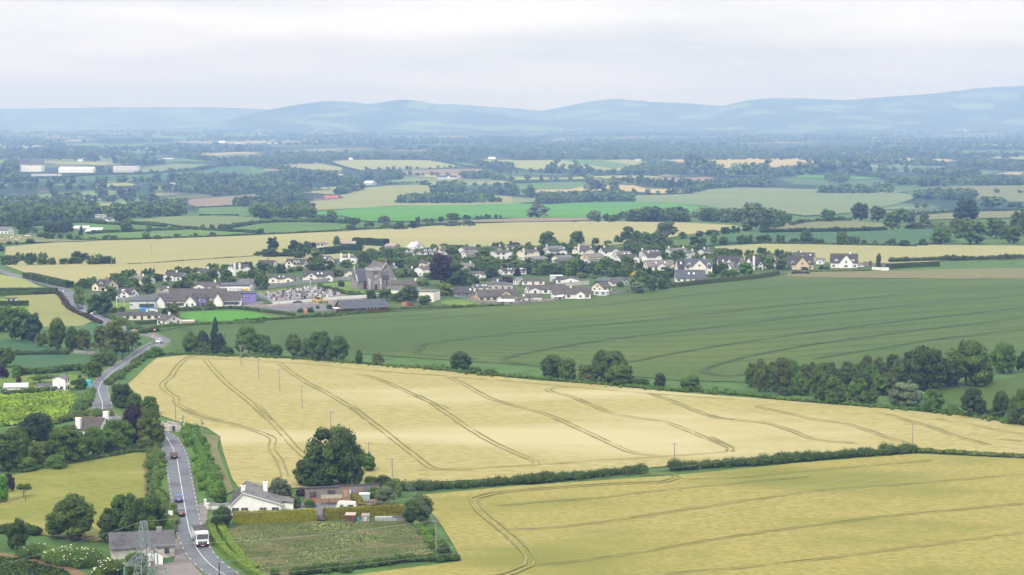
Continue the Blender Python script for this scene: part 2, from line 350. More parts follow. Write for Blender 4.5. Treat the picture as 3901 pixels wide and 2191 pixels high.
# -- far fields (listed far to near)
FAR = [
 ('yellow', 'K', [(0, 550), (180, 550), (420, 595), (560, 630), (0, 650)]), ('fargrass', 'K', [(1440, 475), (1960, 475), (1970, 510), (1750, 530), (1450, 520)]),
 ('fargrass', 'K', [(1020, 640), (1400, 610), (1880, 605), (1700, 640), (1280, 670)]), ('fargrass', 'K', [(1640, 715), (2000, 700), (2180, 680), (2060, 740), (1650, 745)]),
 ('yellow', 'K', [(430, 740), (930, 745), (1060, 760), (1000, 780), (430, 755)]), ('fargrass', 'K', [(2000, 690), (2300, 665), (2400, 690), (2080, 712)]),
 ('fargrass', 'K', [(0, 655), (560, 640), (660, 655), (300, 690), (0, 700)]), ('fargrass', 'K', [(750, 585), (1300, 575), (1440, 585), (1000, 610)]),
 ('fargrass', 'K', [(2070, 470), (2495, 455), (2495, 500), (2150, 505)]), ('sage', 'K', [(1640, 760), (2000, 770), (1840, 800), (1560, 835), (1340, 850), (1350, 800)]),
 ('bluegreen', 'K', [(1000, 870), (1320, 865), (1500, 850), (1800, 820), (2000, 795), (2200, 778), (2330, 782), (2495, 850), (2495, 900), (2200, 890), (1900, 880), (1700, 900), (1640, 930), (1300, 905), (900, 935), (540, 945), (220, 935), (220, 900), (600, 880)]),
 ('yellow', 'L', [(780, 740), (1000, 725), (1350, 725), (1700, 730), (1850, 755), (2010, 790), (1800, 805), (1400, 815), (1150, 815), (1050, 825), (900, 790)]),
 ('yellow', 'L', [(170, 800), (300, 780), (700, 765), (880, 800), (880, 825), (600, 830), (380, 835)]),
 ('brown', 'L', [(320, 775), (450, 752), (680, 748), (700, 763), (350, 780)]), ('brown', 'L', [(560, 833), (880, 828), (850, 850), (640, 850)]),
 ('brown', 'L', [(1420, 830), (1800, 815), (2200, 810), (2320, 830), (2000, 850), (1500, 862)]),
 ('fargrass', 'L', [(0, 785), (160, 830), (130, 850), (0, 850)]), ('yellow', 'L', [(2130, 722), (2495, 725), (2495, 770), (2350, 755)]),
 ('sage', 'L', [(1450, 880), (1800, 905), (2300, 915), (2300, 940), (1650, 935), (1260, 945)]),
 ('yellow', 'L', [(1640, 940), (2000, 918), (2400, 925), (2495, 940), (2300, 960), (1700, 970)]), ('fargrass', 'L', [(340, 935), (440, 935), (430, 970), (360, 970)]),
 ('yellow', 'M', [(0, 685), (200, 682), (500, 685), (800, 680), (1050, 675), (1210, 700), (1200, 730), (980, 750), (950, 780), (850, 780), (700, 760), (400, 760), (150, 770), (0, 740)]),
 ('fargrass', 'M', [(460, 690), (820, 682), (1050, 720), (960, 750), (880, 755)]),
 ('gold', 'M', [(1370, 680), (1700, 673), (2000, 668), (2334, 660), (2600, 668), (2760, 700), (2900, 715), (2600, 722), (2334, 745), (1900, 750), (1700, 745), (1550, 710)]),
 ('fargrass', 'M', [(1550, 780), (1900, 752), (2334, 748), (2500, 790), (2334, 830), (1900, 820)]),
 ('gold', 'N', [(600, 605), (900, 598), (1280, 590), (1500, 615), (1590, 625), (1450, 640), (1200, 640), (900, 630)]), ('fargrass', 'N', [(500, 560), (760, 560), (1060, 575), (1200, 585), (760, 597), (560, 590)]),
 ('fargrass', 'N', [(1500, 548), (1900, 545), (2000, 570), (1560, 580)]), ('sage', 'N', [(870, 670), (1430, 690), (1430, 720), (1200, 690), (900, 680)]),
 ('yellow', 'N', [(1820, 590), (2128, 590), (2128, 615), (1850, 605)]), ('gold', 'N', [(1300, 388), (1580, 382), (1580, 388), (1310, 392)]), ('gold', 'N', [(1880, 360), (2030, 340), (2050, 345), (1960, 365)]),
 ('gold', 'N', [(100, 345), (280, 350), (200, 358)]), ('yellow', 'M', [(1580, 590), (1740, 572), (1800, 580), (1700, 598)]),
 ('yellow', 'M', [(360, 840), (700, 825), (900, 818), (1200, 818), (1340, 830), (1000, 845), (700, 850), (360, 855)]), ('yellow', 'M', [(0, 830), (330, 835), (330, 855), (0, 858)]),
 ('brown', 'M', [(960, 855), (1200, 835), (1350, 828), (1500, 840), (1750, 830), (1880, 860), (1600, 880), (1300, 885)]),
 ('fargrass', 'M', [(0, 895), (300, 880), (560, 872), (900, 888), (960, 895), (700, 910), (450, 940), (0, 945)]),
 ('gold', 'M', [(220, 945), (500, 940), (650, 915), (950, 905), (1080, 905), (1200, 935), (1500, 945), (1510, 970), (1300, 980), (1050, 960), (900, 960), (500, 968), (230, 970)]),
 ('tan', 'M', [(0, 955), (230, 950), (440, 980), (200, 990), (0, 985)]), ('sage', 'M', [(0, 1010), (200, 1020), (230, 1050), (0, 1070)]),
 ('rough', 'N', [(1060, 870), (1300, 860), (1650, 830), (2200, 825), (2200, 960), (1990, 960), (1750, 940), (1650, 890), (1400, 840), (1050, 890)]),
 ('bright', 'N', [(280, 745), (530, 742), (700, 750), (990, 770), (780, 778), (300, 765)]),
 ('tan', 'L', [(420, 1030), (830, 1010), (1100, 990), (1350, 970), (1650, 962), (1740, 980), (1730, 1040), (1980, 1045), (2300, 1060), (2495, 1075), (2495, 1140), (1950, 1155), (1360, 1165), (1000, 1188), (600, 1208), (180, 1160), (550, 1125), (900, 1090), (850, 1060)]),
 ('yellow', 'X', [(1270, 530), (1760, 505), (2000, 545), (1600, 560), (1300, 585)]), ('sage', 'X', [(450, 680), (700, 665), (900, 650), (1180, 630), (1350, 618), (1650, 620), (1650, 660), (1500, 690), (1200, 730), (820, 750), (670, 770), (0, 770), (300, 740)]),
 ('yellow', 'X', [(0, 770), (330, 768), (650, 770), (400, 800), (0, 806)]), ('yellow', 'X', [(1120, 825), (1830, 775), (2060, 765), (2560, 735), (2400, 780), (2180, 805), (1800, 835), (1400, 860), (1230, 850)]),
 ('brown', 'X', [(1330, 875), (1960, 845), (2400, 820), (2560, 800), (2500, 850), (1950, 885), (1400, 905)]), ('fargrass', 'X', [(0, 530), (110, 530), (100, 570), (0, 580)]), ('fargrass', 'X', [(400, 525), (1130, 520), (1250, 545), (960, 560), (700, 545)]),
 ('brown', 'Y', [(330, 740), (700, 710), (1000, 690), (1380, 652), (1370, 690), (1290, 730), (1050, 780), (900, 800), (920, 830), (600, 845), (430, 850), (250, 790)]),
 ('fargrass', 'Y', [(430, 860), (700, 848), (950, 840), (1180, 855), (1160, 900), (1130, 980), (980, 985), (430, 970)]), ('yellow', 'Y', [(1980, 585), (2576, 555), (2576, 590), (2200, 605)]),
 ('fargrass', 'Y', [(1440, 430), (1560, 425), (1560, 445), (1440, 450)]), ('fargrass', 'Y', [(1640, 505), (1780, 505), (1780, 545), (1690, 540)]), ('yellow', 'Y', [(60, 605), (180, 590), (400, 565), (395, 605), (280, 615)]),
 ('fargrass', 'Y', [(0, 715), (200, 705), (230, 735), (0, 745)]),
 ('sage', 'M', [(1060, 995), (1400, 990), (1600, 980), (1750, 940), (2000, 925), (2334, 928), (2540, 938), (3000, 945), (3300, 950), (3550, 990), (3600, 1010), (3400, 1080), (3100, 1130), (2800, 1170), (2600, 1180), (2400, 1150), (2100, 1115), (1900, 1115), (1700, 1090), (1400, 1058), (1100, 1053)]),
 ('bright', 'L', [(600, 1215), (800, 1205), (1100, 1180), (1500, 1165), (2000, 1148), (2495, 1140), (2850, 1150), (3300, 1122), (3650, 1118), (4000, 1125), (4330, 1175), (4500, 1187), (4300, 1230), (4000, 1255), (3500, 1275), (3200, 1280), (2850, 1275), (2480, 1280), (2000, 1285), (1500, 1310), (1100, 1312), (850, 1255), (800, 1300), (620, 1245)]),
 ('brown', 'D', [(1085, 562), (1250, 553), (1320, 549), (1480, 547), (1490, 556), (1300, 560)]),
 ('rough', 'N', [(0, 1195), (40, 1170), (250, 1120), (480, 1110), (720, 1110), (990, 1135), (990, 1175), (600, 1190)]), ('rough', 'N', [(1250, 1080), (1500, 1050), (2128, 1030), (2128, 1090), (1600, 1100), (1300, 1110)]),
 ('bluegreen', 'N', [(0, 1215), (400, 1210), (800, 1205), (1000, 1195), (1300, 1180), (1560, 1175), (1580, 1280), (1280, 1312), (900, 1302), (500, 1302), (100, 1285), (-300, 1300), (-500, 1330), (-300, 1240)]),
 ('sage', 'Y', [(-690, 1045), (0, 988), (400, 975), (700, 980), (1000, 985), (1200, 995), (1330, 1025), (1240, 1065), (1000, 1065), (800, 1120), (600, 1165), (300, 1130), (0, 1090), (-350, 1065)]),
 ('fargrass', 'Y', [(940, 1160), (1240, 1090), (1500, 1070), (1900, 1066), (2300, 1075), (2576, 1090), (2576, 1180), (2400, 1190), (1340, 1230), (1250, 1210)]),
 ('fargrass', 'Y', [(0, 1185), (300, 1170), (600, 1180), (900, 1205), (1250, 1225), (1200, 1242), (400, 1258), (0, 1278)]),
 ('fargrass', 'X', [(1000, 1090), (1400, 1095), (1700, 1108), (2000, 1110), (2250, 1140), (2000, 1170), (1500, 1195), (1200, 1195)]), ('fargrass', 'X', [(500, 1130), (640, 1112), (620, 1150), (500, 1160)]),
 ('rough', 'X', [(0, 1228), (350, 1240), (700, 1290), (1000, 1310), (1400, 1320), (1100, 1338), (500, 1348), (0, 1366)]), ('fargrass', 'X', [(1150, 1250), (1600, 1220), (2100, 1190), (2576, 1175), (2576, 1265), (1900, 1302), (1200, 1312)]),
]
for k, z, p in FAR: field('ploughed_field' if k == 'brown' else 'crop_field', k, z, p)
# -- middle distance and near fields
_nf[0] = 0
field('crop_field', 'wheat_far', 'D', [(15, 622), (150, 610), (400, 600), (640, 592), (860, 582), (1050, 572), (1300, 560), (1500, 557), (1700, 560), (1850, 568), (1872, 575), (1600, 612), (1350, 632), (1050, 640), (800, 655), (640, 672), (500, 690), (300, 705), (185, 716), (70, 690), (10, 668)])
field('crop_field', 'wheat_far', 'D', [(1560, 640), (1650, 628), (1800, 622), (1950, 612), (2200, 615), (2400, 617), (2620, 620), (2620, 652), (2400, 656), (2240, 664), (2150, 662), (1900, 657), (1700, 648)])
field('village_ground', 'garden', 'D', [(205, 735), (245, 705), (420, 690), (640, 662), (640, 632), (860, 606), (1280, 625), (1600, 622), (1900, 640), (2150, 655), (2240, 668), (2200, 690), (2070, 695), (1950, 690), (1700, 718), (1500, 745), (1250, 768), (1100, 778), (900, 790), (700, 800), (500, 815), (400, 835), (330, 815), (290, 790)])
field('crop_field', 'green', 'D', [(400, 836), (500, 817), (700, 802), (900, 791), (1100, 779), (1250, 769), (1500, 746), (1700, 719), (1950, 692), (2070, 700), (2200, 702), (2640, 702), (2640, 880), (2300, 912), (2000, 942), (1870, 962), (1700, 958), (1500, 938), (1300, 918), (1000, 898), (800, 884), (600, 874), (440, 884), (430, 860)])
field('rough_bank', 'dryrough', 'J', [(1010, 612), (1230, 600), (2000, 590), (2300, 590), (2700, 575), (3900, 552), (3900, 690), (2700, 684), (1500, 675), (900, 655)])
field('crop_field', 'green', 'O', [(1880, 458), (2300, 370), (2700, 300), (2800, 560), (2500, 600), (2300, 620), (1950, 560)])
field('crop_field', 'wheat_mid', 'D', [(395, 902), (375, 917), (345, 947), (322, 967), (338, 1000), (392, 1042), (440, 1060), (520, 1077), (552, 1098), (562, 1140), (584, 1205), (600, 1228), (660, 1232), (760, 1228), (1000, 1218), (1300, 1203), (1600, 1181), (1900, 1154), (2290, 1139), (2640, 1145), (2640, 1085), (2576, 1072), (2450, 1050), (2300, 1035), (2100, 1019), (1900, 1003), (1700, 988), (1500, 968), (1350, 958), (1200, 943), (1050, 927), (900, 912), (740, 901), (560, 892), (470, 894)])
field('crop_field', 'wheat_near', 'D', [(1058, 1247), (1300, 1224), (1700, 1197), (2000, 1167), (2300, 1143), (2640, 1158), (2640, 1560), (700, 1560), (880, 1450), (1000, 1434), (1160, 1414), (1145, 1380), (1115, 1330), (1085, 1290)])
field('hay_field', 'hay', 'A', [(-120, 640), (130, 590), (700, 480), (1150, 402), (1258, 400), (1248, 770), (1250, 1050), (830, 1165), (380, 1110), (-120, 1050)])
field('crop_field', 'potato', 'A', [(-120, 1283), (0, 1288), (200, 1320), (400, 1370), (560, 1410), (660, 1500), (-120, 1580)])
field('bare_earth_strip', 'earth', 'A', [(-100, 1252), (0, 1258), (300, 1315), (600, 1375), (740, 1440), (820, 1520), (660, 1510), (560, 1410), (400, 1370), (200, 1320), (-100, 1286)])
field('crop_field', 'bracken', 'C', [(-60, 965), (300, 940), (700, 905), (745, 960), (720, 1060), (650, 1140), (560, 1195), (200, 1235), (-60, 1255)])
field('meadow', 'meadow', 'B', [(350, 1060), (600, 1012), (1130, 992), (1380, 992), (1880, 962), (1990, 1040), (2100, 1160), (2160, 1275), (1900, 1300), (1500, 1360), (1000, 1445), (800, 1490), (600, 1390), (500, 1290), (400, 1190), (340, 1090)])
field('lawn', 'lawn', 'C', [(-40, 780), (300, 745), (700, 730), (880, 755), (890, 850), (690, 880), (350, 870), (-40, 860)])
field('crop_field', 'bluegreen', 'C', [(140, 542), (600, 533), (920, 540), (910, 600), (880, 640), (420, 668), (200, 668), (140, 640)])
field('crop_field', 'bluegreen', 'C', [(-40, 392), (180, 388), (330, 430), (520, 470), (400, 503), (-40, 512)])
field('crop_field', 'bluegreen', 'C', [(430, 245), (700, 238), (930, 225), (1110, 250), (1300, 320), (1450, 360), (1560, 400), (1400, 490), (1240, 560), (1000, 440), (900, 330), (700, 320), (430, 300)])
field('hay_field', 'tan', 'E', [(70, 800), (600, 778), (650, 830), (700, 900), (850, 1005), (1000, 1080), (900, 1125), (500, 1135), (430, 1145), (250, 1060), (70, 900)])
field('hay_field', 'yellow', 'E', [(-40, 560), (250, 612), (430, 692), (520, 718), (400, 730), (-40, 722)])
field('hay_field', 'lawn', 'E', [(-60, 840), (60, 820), (100, 900), (300, 905), (320, 960), (-60, 1000)])
field('sports_lawn', 'lawn', 'E', [(1225, 880), (1420, 870), (1430, 950), (1240, 955)])
field('bright_lawn', 'bright', 'F', [(1375, 1175), (1450, 1132), (1900, 1107), (2200, 1102), (2400, 1122), (2532, 1155), (2480 + 0, 1150), (2700, 1185), (2860, 1205), (2600, 1225), (2300, 1245), (2000, 1250), (1720, 1258), (1500, 1218), (1390, 1202)])
field('school_yard', 'tarmac', 'F', [(1150, 1090), (1650, 1050), (2000, 1040), (2220, 1010), (2260, 955), (2430, 960), (2560, 990), (2500, 1030), (2400, 1050), (1900, 1060), (1500, 1080)])
field('car_park', 'tarmac', 'G', [(160, 1075), (700, 1035), (1140, 1012), (1270, 1012), (1330, 1000), (1750, 972), (1920, 985), (2010, 1050), (1380, 1105), (1200, 1112), (760, 1132), (420, 1082)])
field('churchyard_lawn', 'lawn', 'G', [(250, 835), (500, 812), (900, 790), (1130, 742), (1650, 702), (1780, 700), (1780, 830), (1740, 915), (1500, 920), (1000, 955), (520, 1000), (420, 935)])
field('graveyard_gravel', 'gravel', 'G', [(300, 880), (560, 850), (800, 810), (1000, 790), (1150, 775), (1480, 885), (1470, 912), (950, 955), (510, 985), (430, 930)])
field('garden_lawn', 'lawn', 'H', [(640, 978), (800, 955), (1000, 960), (1270, 1030), (1000, 1042), (800, 1032), (660, 1012)])
field('farm_yard', 'tarmac', 'B', [(820, 905), (860, 850), (1050, 830), (1500, 835), (1500, 880), (1220, 890), (1225, 985), (1125, 985), (1125, 900), (900, 910)])
field('dirt_yard', 'earth', 'B', [(1040, 770), (1640, 740), (1700, 850), (1520, 860), (1480, 840), (1040, 845)])
field('forecourt', 'gravel', 'A', [(1450, 1165), (1525, 1150), (1548, 1210), (1590, 1300), (1710, 1425), (1800, 1520), (1300, 1560), (1360, 1372), (1490, 1345), (1505, 1300), (1460, 1295)])
field('driveway', 'gravel', 'A', [(1690, 870), (1725, 835), (1790, 860), (1780, 985), (1725, 1060), (1705, 960)])
field('field_track', 'dryrough', 'A', [(1740, 245), (1900, 260), (1880, 300), (1870, 360), (1920, 500), (1980, 650), (2010, 730), (1960, 760), (1900, 640), (1840, 500), (1800, 350), (1780, 290)])

# ------------------------------------------------------------------ ribbons: roads, painted lines, wheel tracks
def smooth_line(P, step):
    P = [np.array(p, float) for p in P]; n = len(P); out = []
    for i in range(n - 1):
        p0, p1, p2, p3 = P[max(0, i - 1)], P[i], P[i + 1], P[min(n - 1, i + 2)]
        k = max(1, int(np.linalg.norm(p2 - p1) / step))
        for j in range(k):
            t = j / k
            out.append(0.5 * ((2 * p1) + (-p0 + p2) * t + (2 * p0 - 5 * p1 + 4 * p2 - p3) * t * t + (-p0 + 3 * p1 - 3 * p2 + p3) * t ** 3))
    out.append(P[-1]); return out
def offset_line(P, d):
    out = []
    for i, p in enumerate(P):
        t = P[min(i + 1, len(P) - 1)] - P[max(i - 1, 0)]; t = t / (np.linalg.norm(t) + 1e-9)
        out.append(p + d * np.array([t[1], -t[0]]))
    return out
def ribbon(mb, P, w0, w1, off, wob=0.0, rnd=None):
    vs = []; A = offset_line(P, w0); B = offset_line(P, w1)
    for a, b in zip(A, B):
        if wob: a = a + rnd.normal(0, wob, 2); b = b + rnd.normal(0, wob, 2)
        c = (a + b) / 2; z = hz(*c) + off
        vs += [(a[0], a[1], z), (b[0], b[1], z)]
    mb.add(vs, [(2 * i, 2 * i + 1, 2 * i + 3, 2 * i + 2) for i in range(len(P) - 1)])
def dashes(mb, P, w0, w1, off, on, gap):
    s = 0.0; cur = []
    for i in range(len(P) - 1):
        ph = s % (on + gap)
        if ph < on: cur.append(P[i])
        elif len(cur) > 1: ribbon(mb, cur, w0, w1, off); cur = []
        else: cur = []
        s += np.linalg.norm(P[i + 1] - P[i])
ROAD_PX = [S('A', *p) for p in [(2180, 1600), (2050, 1535), (1950, 1470), (1865, 1410), (1800, 1362), (1735, 1300), (1680, 1200), (1640, 1110), (1612, 1000), (1592, 880), (1568, 740), (1541, 580), (1522, 460), (1503, 400), (1470, 335), (1425, 268)]] + \
    [S('S', *p) for p in [(610, 1655), (555, 1640), (470, 1616), (415, 1592)]] + \
    [S('C', *p) for p in [(1030, 1095), (1028, 1030), (1003, 955), (988, 885), (1018, 820), (1100, 735), (1215, 650), (1330, 575), (1430, 515), (1530, 465), (1600, 425), (1632, 396), (1600, 370), (1540, 350), (1450, 320), (1350, 295), (1270, 275), (1180, 258), (1110, 232), (1070, 210), (1000, 175), (900, 125), (800, 70)]] + \
    [S('E', *p) for p in [(870, 920), (830, 870), (810, 830), (780, 790), (740, 755), (690, 730), (610, 700), (540, 680), (470, 660), (400, 645), (330, 625), (150, 575), (20, 530), (-150, 480)]]
ROAD = smooth_line([ground_px(*p) for p in ROAD_PX], 4.0)
MAT_ROAD = pmat('road_asphalt', al((112, 116, 124), 1.8), al((126, 130, 137), 1.8), scale=0.12, stretch=(1, 1, 1), detail=6, rough=0.75, spec=0.35, c3=al((92, 94, 100), 1.8), scale3=0.09, bump=0.08, bscale=6)
MAT_LINEW = pmat('white_road_paint', (0.62, 0.62, 0.60), (0.5, 0.5, 0.49), scale=1.0, rough=0.6)
MAT_LINEY = pmat('yellow_road_paint', (0.62, 0.50, 0.24), (0.48, 0.40, 0.22), scale=1.0, rough=0.6)
mb = MB(); ribbon(mb, ROAD, -3.35, 3.35, 0.30); struct('road', mb.mesh('road'), MAT_ROAD)
FINE = smooth_line([tuple(p) for p in ROAD[::2]], 0.5)
mb = MB(); ribbon(mb, [p for p in smooth_line([tuple(p) for p in ROAD[:-60:2]], 1.5)], -0.075, 0.075, 0.37); struct('road_centre_line', mb.mesh('centre'), MAT_LINEW)
mb = MB()
for s in (-2.95, 2.95): dashes(mb, FINE[:int(len(FINE) * 0.62)], s - 0.1, s + 0.1, 0.38, 2.0, 3.2)
struct('road_edge_line', mb.mesh('edge'), MAT_LINEY)
mb = MB(); RV = ROAD[:len(ROAD) * 7 // 10]
rr = np.random.default_rng(5)
for s, w in ((-3.2, -5.6), (3.2, 5.6)): ribbon(mb, RV, s, w, 0.20, 0.25, rr)
struct('verge_grass', mb.mesh('verge'), CM['grass'])

def tracks(z, lines, mat, sep=0.9, w=0.34, off=0.42, wob=0.08):
    mb = MB(); r = np.random.default_rng(3)
    for ln in lines:
        P = smooth_line(gs(z, ln), 4.0)
        for s in (-sep, sep): ribbon(mb, P, s - w / 2, s + w / 2, off, wob, r)
    struct('wheel_tracks', mb.mesh('tracks', recalc=False), mat)
MAT_TRACK = pmat('tramline_weeds', al((150, 152, 76), 2.2), al((184, 174, 100), 2.2), scale=0.3, detail=4, rough=0.95)
MAT_TRACKL = pmat('tramline_light', al((166, 162, 78), 2.3), al((190, 180, 100), 2.3), scale=0.3, detail=4, rough=0.95)
MAT_TRACKD = pmat('tramline_crop', al((48, 74, 38)), al((58, 86, 44)), scale=0.2, detail=4, rough=0.95)
tracks('P', [[(420, 392), (370, 420), (320, 450), (260, 520), (230, 570), (165, 625), (150, 650), (180, 690), (230, 730), (275, 755), (262, 795), (310, 830), (400, 875), (520, 920), (640, 945)],
             [(530, 440), (560, 480), (640, 570), (720, 650), (830, 735), (920, 810), (1000, 890), (1060, 945)],
             [(1150, 460), (1200, 500), (1280, 560), (1400, 635), (1530, 700), (1650, 770), (1780, 850), (1900, 940)],
             [(1790, 555), (1900, 570), (2000, 600), (2120, 650), (2260, 715), (2420, 785), (2576, 850)], ], MAT_TRACK)
tracks('P', [[(400, 425), (520, 428), (800, 432), (1150, 455), (1500, 480), (1800, 510), (2200, 545), (2576, 570)]], MAT_TRACKL, 0.5, 0.32)
tracks('B', [[(0, 30), (150, 100), (330, 135), (520, 185), (700, 245), (770, 285), (755, 345), (770, 400), (820, 460), (850, 540), (870, 610)],
             [(640, 0), (720, 90), (800, 180), (880, 270), (960, 360), (1050, 440), (1130, 520)], [(1450, 0), (1560, 90), (1700, 200), (1850, 320), (1980, 420), (2080, 500), (2180, 545), (2483, 548)]], MAT_TRACK)
tracks('Q', [[(-20, 555), (120, 635), (260, 730), (420, 840), (580, 935), (740, 1010), (880, 1070), (945, 1095), (950, 1125)], [(240, 405), (330, 450), (440, 510), (570, 580), (700, 620), (850, 660), (1000, 700), (1150, 760), (1300, 830), (1450, 900), (1600, 970), (1700, 1015), (1800, 1040), (1950, 1050)],
             [(1250, 490), (1100, 490), (1040, 510), (1110, 540), (1220, 560), (1340, 610), (1470, 665), (1600, 710), (1800, 745), (2000, 775), (2150, 830), (2300, 890), (2450, 950), (2540, 990), (2520, 1020)],
             [(1870, 540), (2000, 580), (2150, 640), (2300, 700), (2420, 740), (2576, 750)]], MAT_TRACK)
tracks('Q', [[(240, 405), (600, 430), (1000, 465), (1400, 500), (1870, 540), (2200, 565), (2576, 590)], [(-30, 1170), (150, 1165), (500, 1150), (880, 1130), (1300, 1100), (1760, 1070), (2100, 1050), (2500, 1020)]], MAT_TRACKL, 0.5, 0.32)
tracks('O', [[(0, 650), (150, 690), (400, 710), (550, 740), (700, 790), (850, 850), (1000, 872), (1200, 882)], [(560, 570), (440, 572), (400, 585), (480, 605), (600, 630), (740, 660), (870, 690), (1000, 705), (1150, 730), (1300, 780), (1450, 830), (1560, 865), (1620, 885)],
             [(1380, 635), (1500, 660), (1620, 695), (1800, 745), (1950, 800), (2100, 850), (2220, 880), (2290, 900)], [(1860, 685), (2100, 720), (2300, 765), (2576, 815)], [(2390, 848), (2576, 870)], [(0, 830), (100, 880), (180, 920), (180, 950)]], MAT_TRACK)
tracks('R', [[(1010, 225), (1130, 225), (1160, 240), (1110, 255), (900, 265), (600, 285), (400, 305), (330, 325), (335, 350), (380, 400), (450, 455), (520, 520), (560, 570), (550, 600), (480, 630), (400, 650)]], MAT_TRACK, 1.0, 0.6)
tracks('R', [[(400, 450), (500, 452), (650, 445), (900, 415), (1200, 370), (1500, 325), (1800, 285), (2100, 265), (2576, 225)], [(560, 600), (800, 575), (1000, 545), (1300, 495), (1600, 450), (2000, 400), (2576, 345)], [(1100, 634), (1500, 600), (2000, 540), (2576, 465)],
             [(1180, 245), (1400, 240), (1700, 210), (2000, 185), (2200, 168)], [(430, 355), (600, 338), (800, 325), (1200, 280), (1700, 235)]], MAT_TRACKL, 0.7, 0.32)
tracks('D', [[(2576, 700), (2400, 705), (2250, 712), (2100, 716), (1900, 728), (1700, 748), (1500, 770), (1250, 790), (1000, 810)], [(2576, 722), (2300, 740), (2000, 768), (1700, 800), (1400, 830), (1100, 862), (1060, 880), (1050, 892), (1120, 898), (1200, 905)],
             [(2576, 745), (2300, 768), (2000, 800), (1750, 830), (1500, 860), (1380, 880), (1290, 898), (1270, 910), (1330, 918), (1400, 915)], [(2576, 775), (2350, 800), (2100, 830), (1900, 858), (1700, 890), (1600, 910), (1500, 920)],
             [(2576, 800), (2350, 828), (2100, 860), (1900, 895), (1790, 925), (1770, 938), (1830, 948), (1900, 940)], [(2576, 830), (2400, 850), (2200, 880), (2050, 905)], [(480, 835), (460, 828), (530, 825), (800, 808), (1100, 792)]], MAT_TRACKD, 0.9, 0.5)
for k in range(1, 12):
    a = k / 12.0
    tracks('D', [[(2576, 700 + 165 * a), (2200, 722 + 175 * a), (1800, 755 + 172 * a), (1400, 795 + 118 * a), (1000, 822 + 70 * a), (700, 836 + 42 * a)]], MAT_TRACKD, 0.45, 0.28)
build_haze()
# ================================================================== vegetation
LEAF = {  # base colours: dark, mid, light, olive, copper, willow grey, conifer, laburnum yellow, fresh bright, dry
 'd': ((.036, .064, .010), (.056, .090, .012)), 'm': ((.058, .104, .012), (.082, .132, .015)), 'l': ((.104, .158, .016), (.130, .184, .020)), 'o': ((.072, .100, .016), (.100, .128, .022)),
 'c': ((.016, .007, .014), (.030, .012, .020)), 'w': ((.082, .110, .048), (.108, .138, .064)), 'k': ((.022, .044, .015), (.033, .060, .020)), 'y': ((.50, .40, .02), (.62, .50, .04)),
 'b': ((.070, .170, .010), (.098, .210, .015)), 'h': ((.15, .14, .09), (.11, .10, .06)), 'r': ((.06, .028, .030), (.045, .032, .025)), 'g': ((.150, .150, .008), (.215, .205, .013))}
COLW = {'d': 'dark green', 'm': 'mid green', 'l': 'light green', 'o': 'olive green', 'c': 'dark copper', 'w': 'grey green', 'k': 'blackish green', 'y': 'yellow flowering', 'b': 'bright green', 'h': 'dry grey', 'r': 'reddish purple', 'g': 'golden green'}
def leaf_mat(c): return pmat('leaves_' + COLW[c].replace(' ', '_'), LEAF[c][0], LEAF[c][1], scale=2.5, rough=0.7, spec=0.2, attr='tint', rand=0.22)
MAT_BARK = pmat('bark', (.085, .068, .052), (.13, .105, .08), scale=8, rough=0.95)
_cs = []
def _cube_sphere():
    v = []; f = []
    for ax in range(3):
        for sg in (-1, 1):
            n = len(v)
            for i in (-1, 0, 1):
                for j in (-1, 0, 1):
                    p = [0, 0, 0]; p[ax] = sg; p[(ax + 1) % 3] = i * sg; p[(ax + 2) % 3] = j; p = np.array(p, float); v.append(p / np.linalg.norm(p))
            for i in range(2):
                for j in range(2): f.append((n + i * 3 + j, n + (i + 1) * 3 + j, n + (i + 1) * 3 + j + 1, n + i * 3 + j + 1))
    return np.array(v), np.array(f)
CSV, CSF = _cube_sphere()
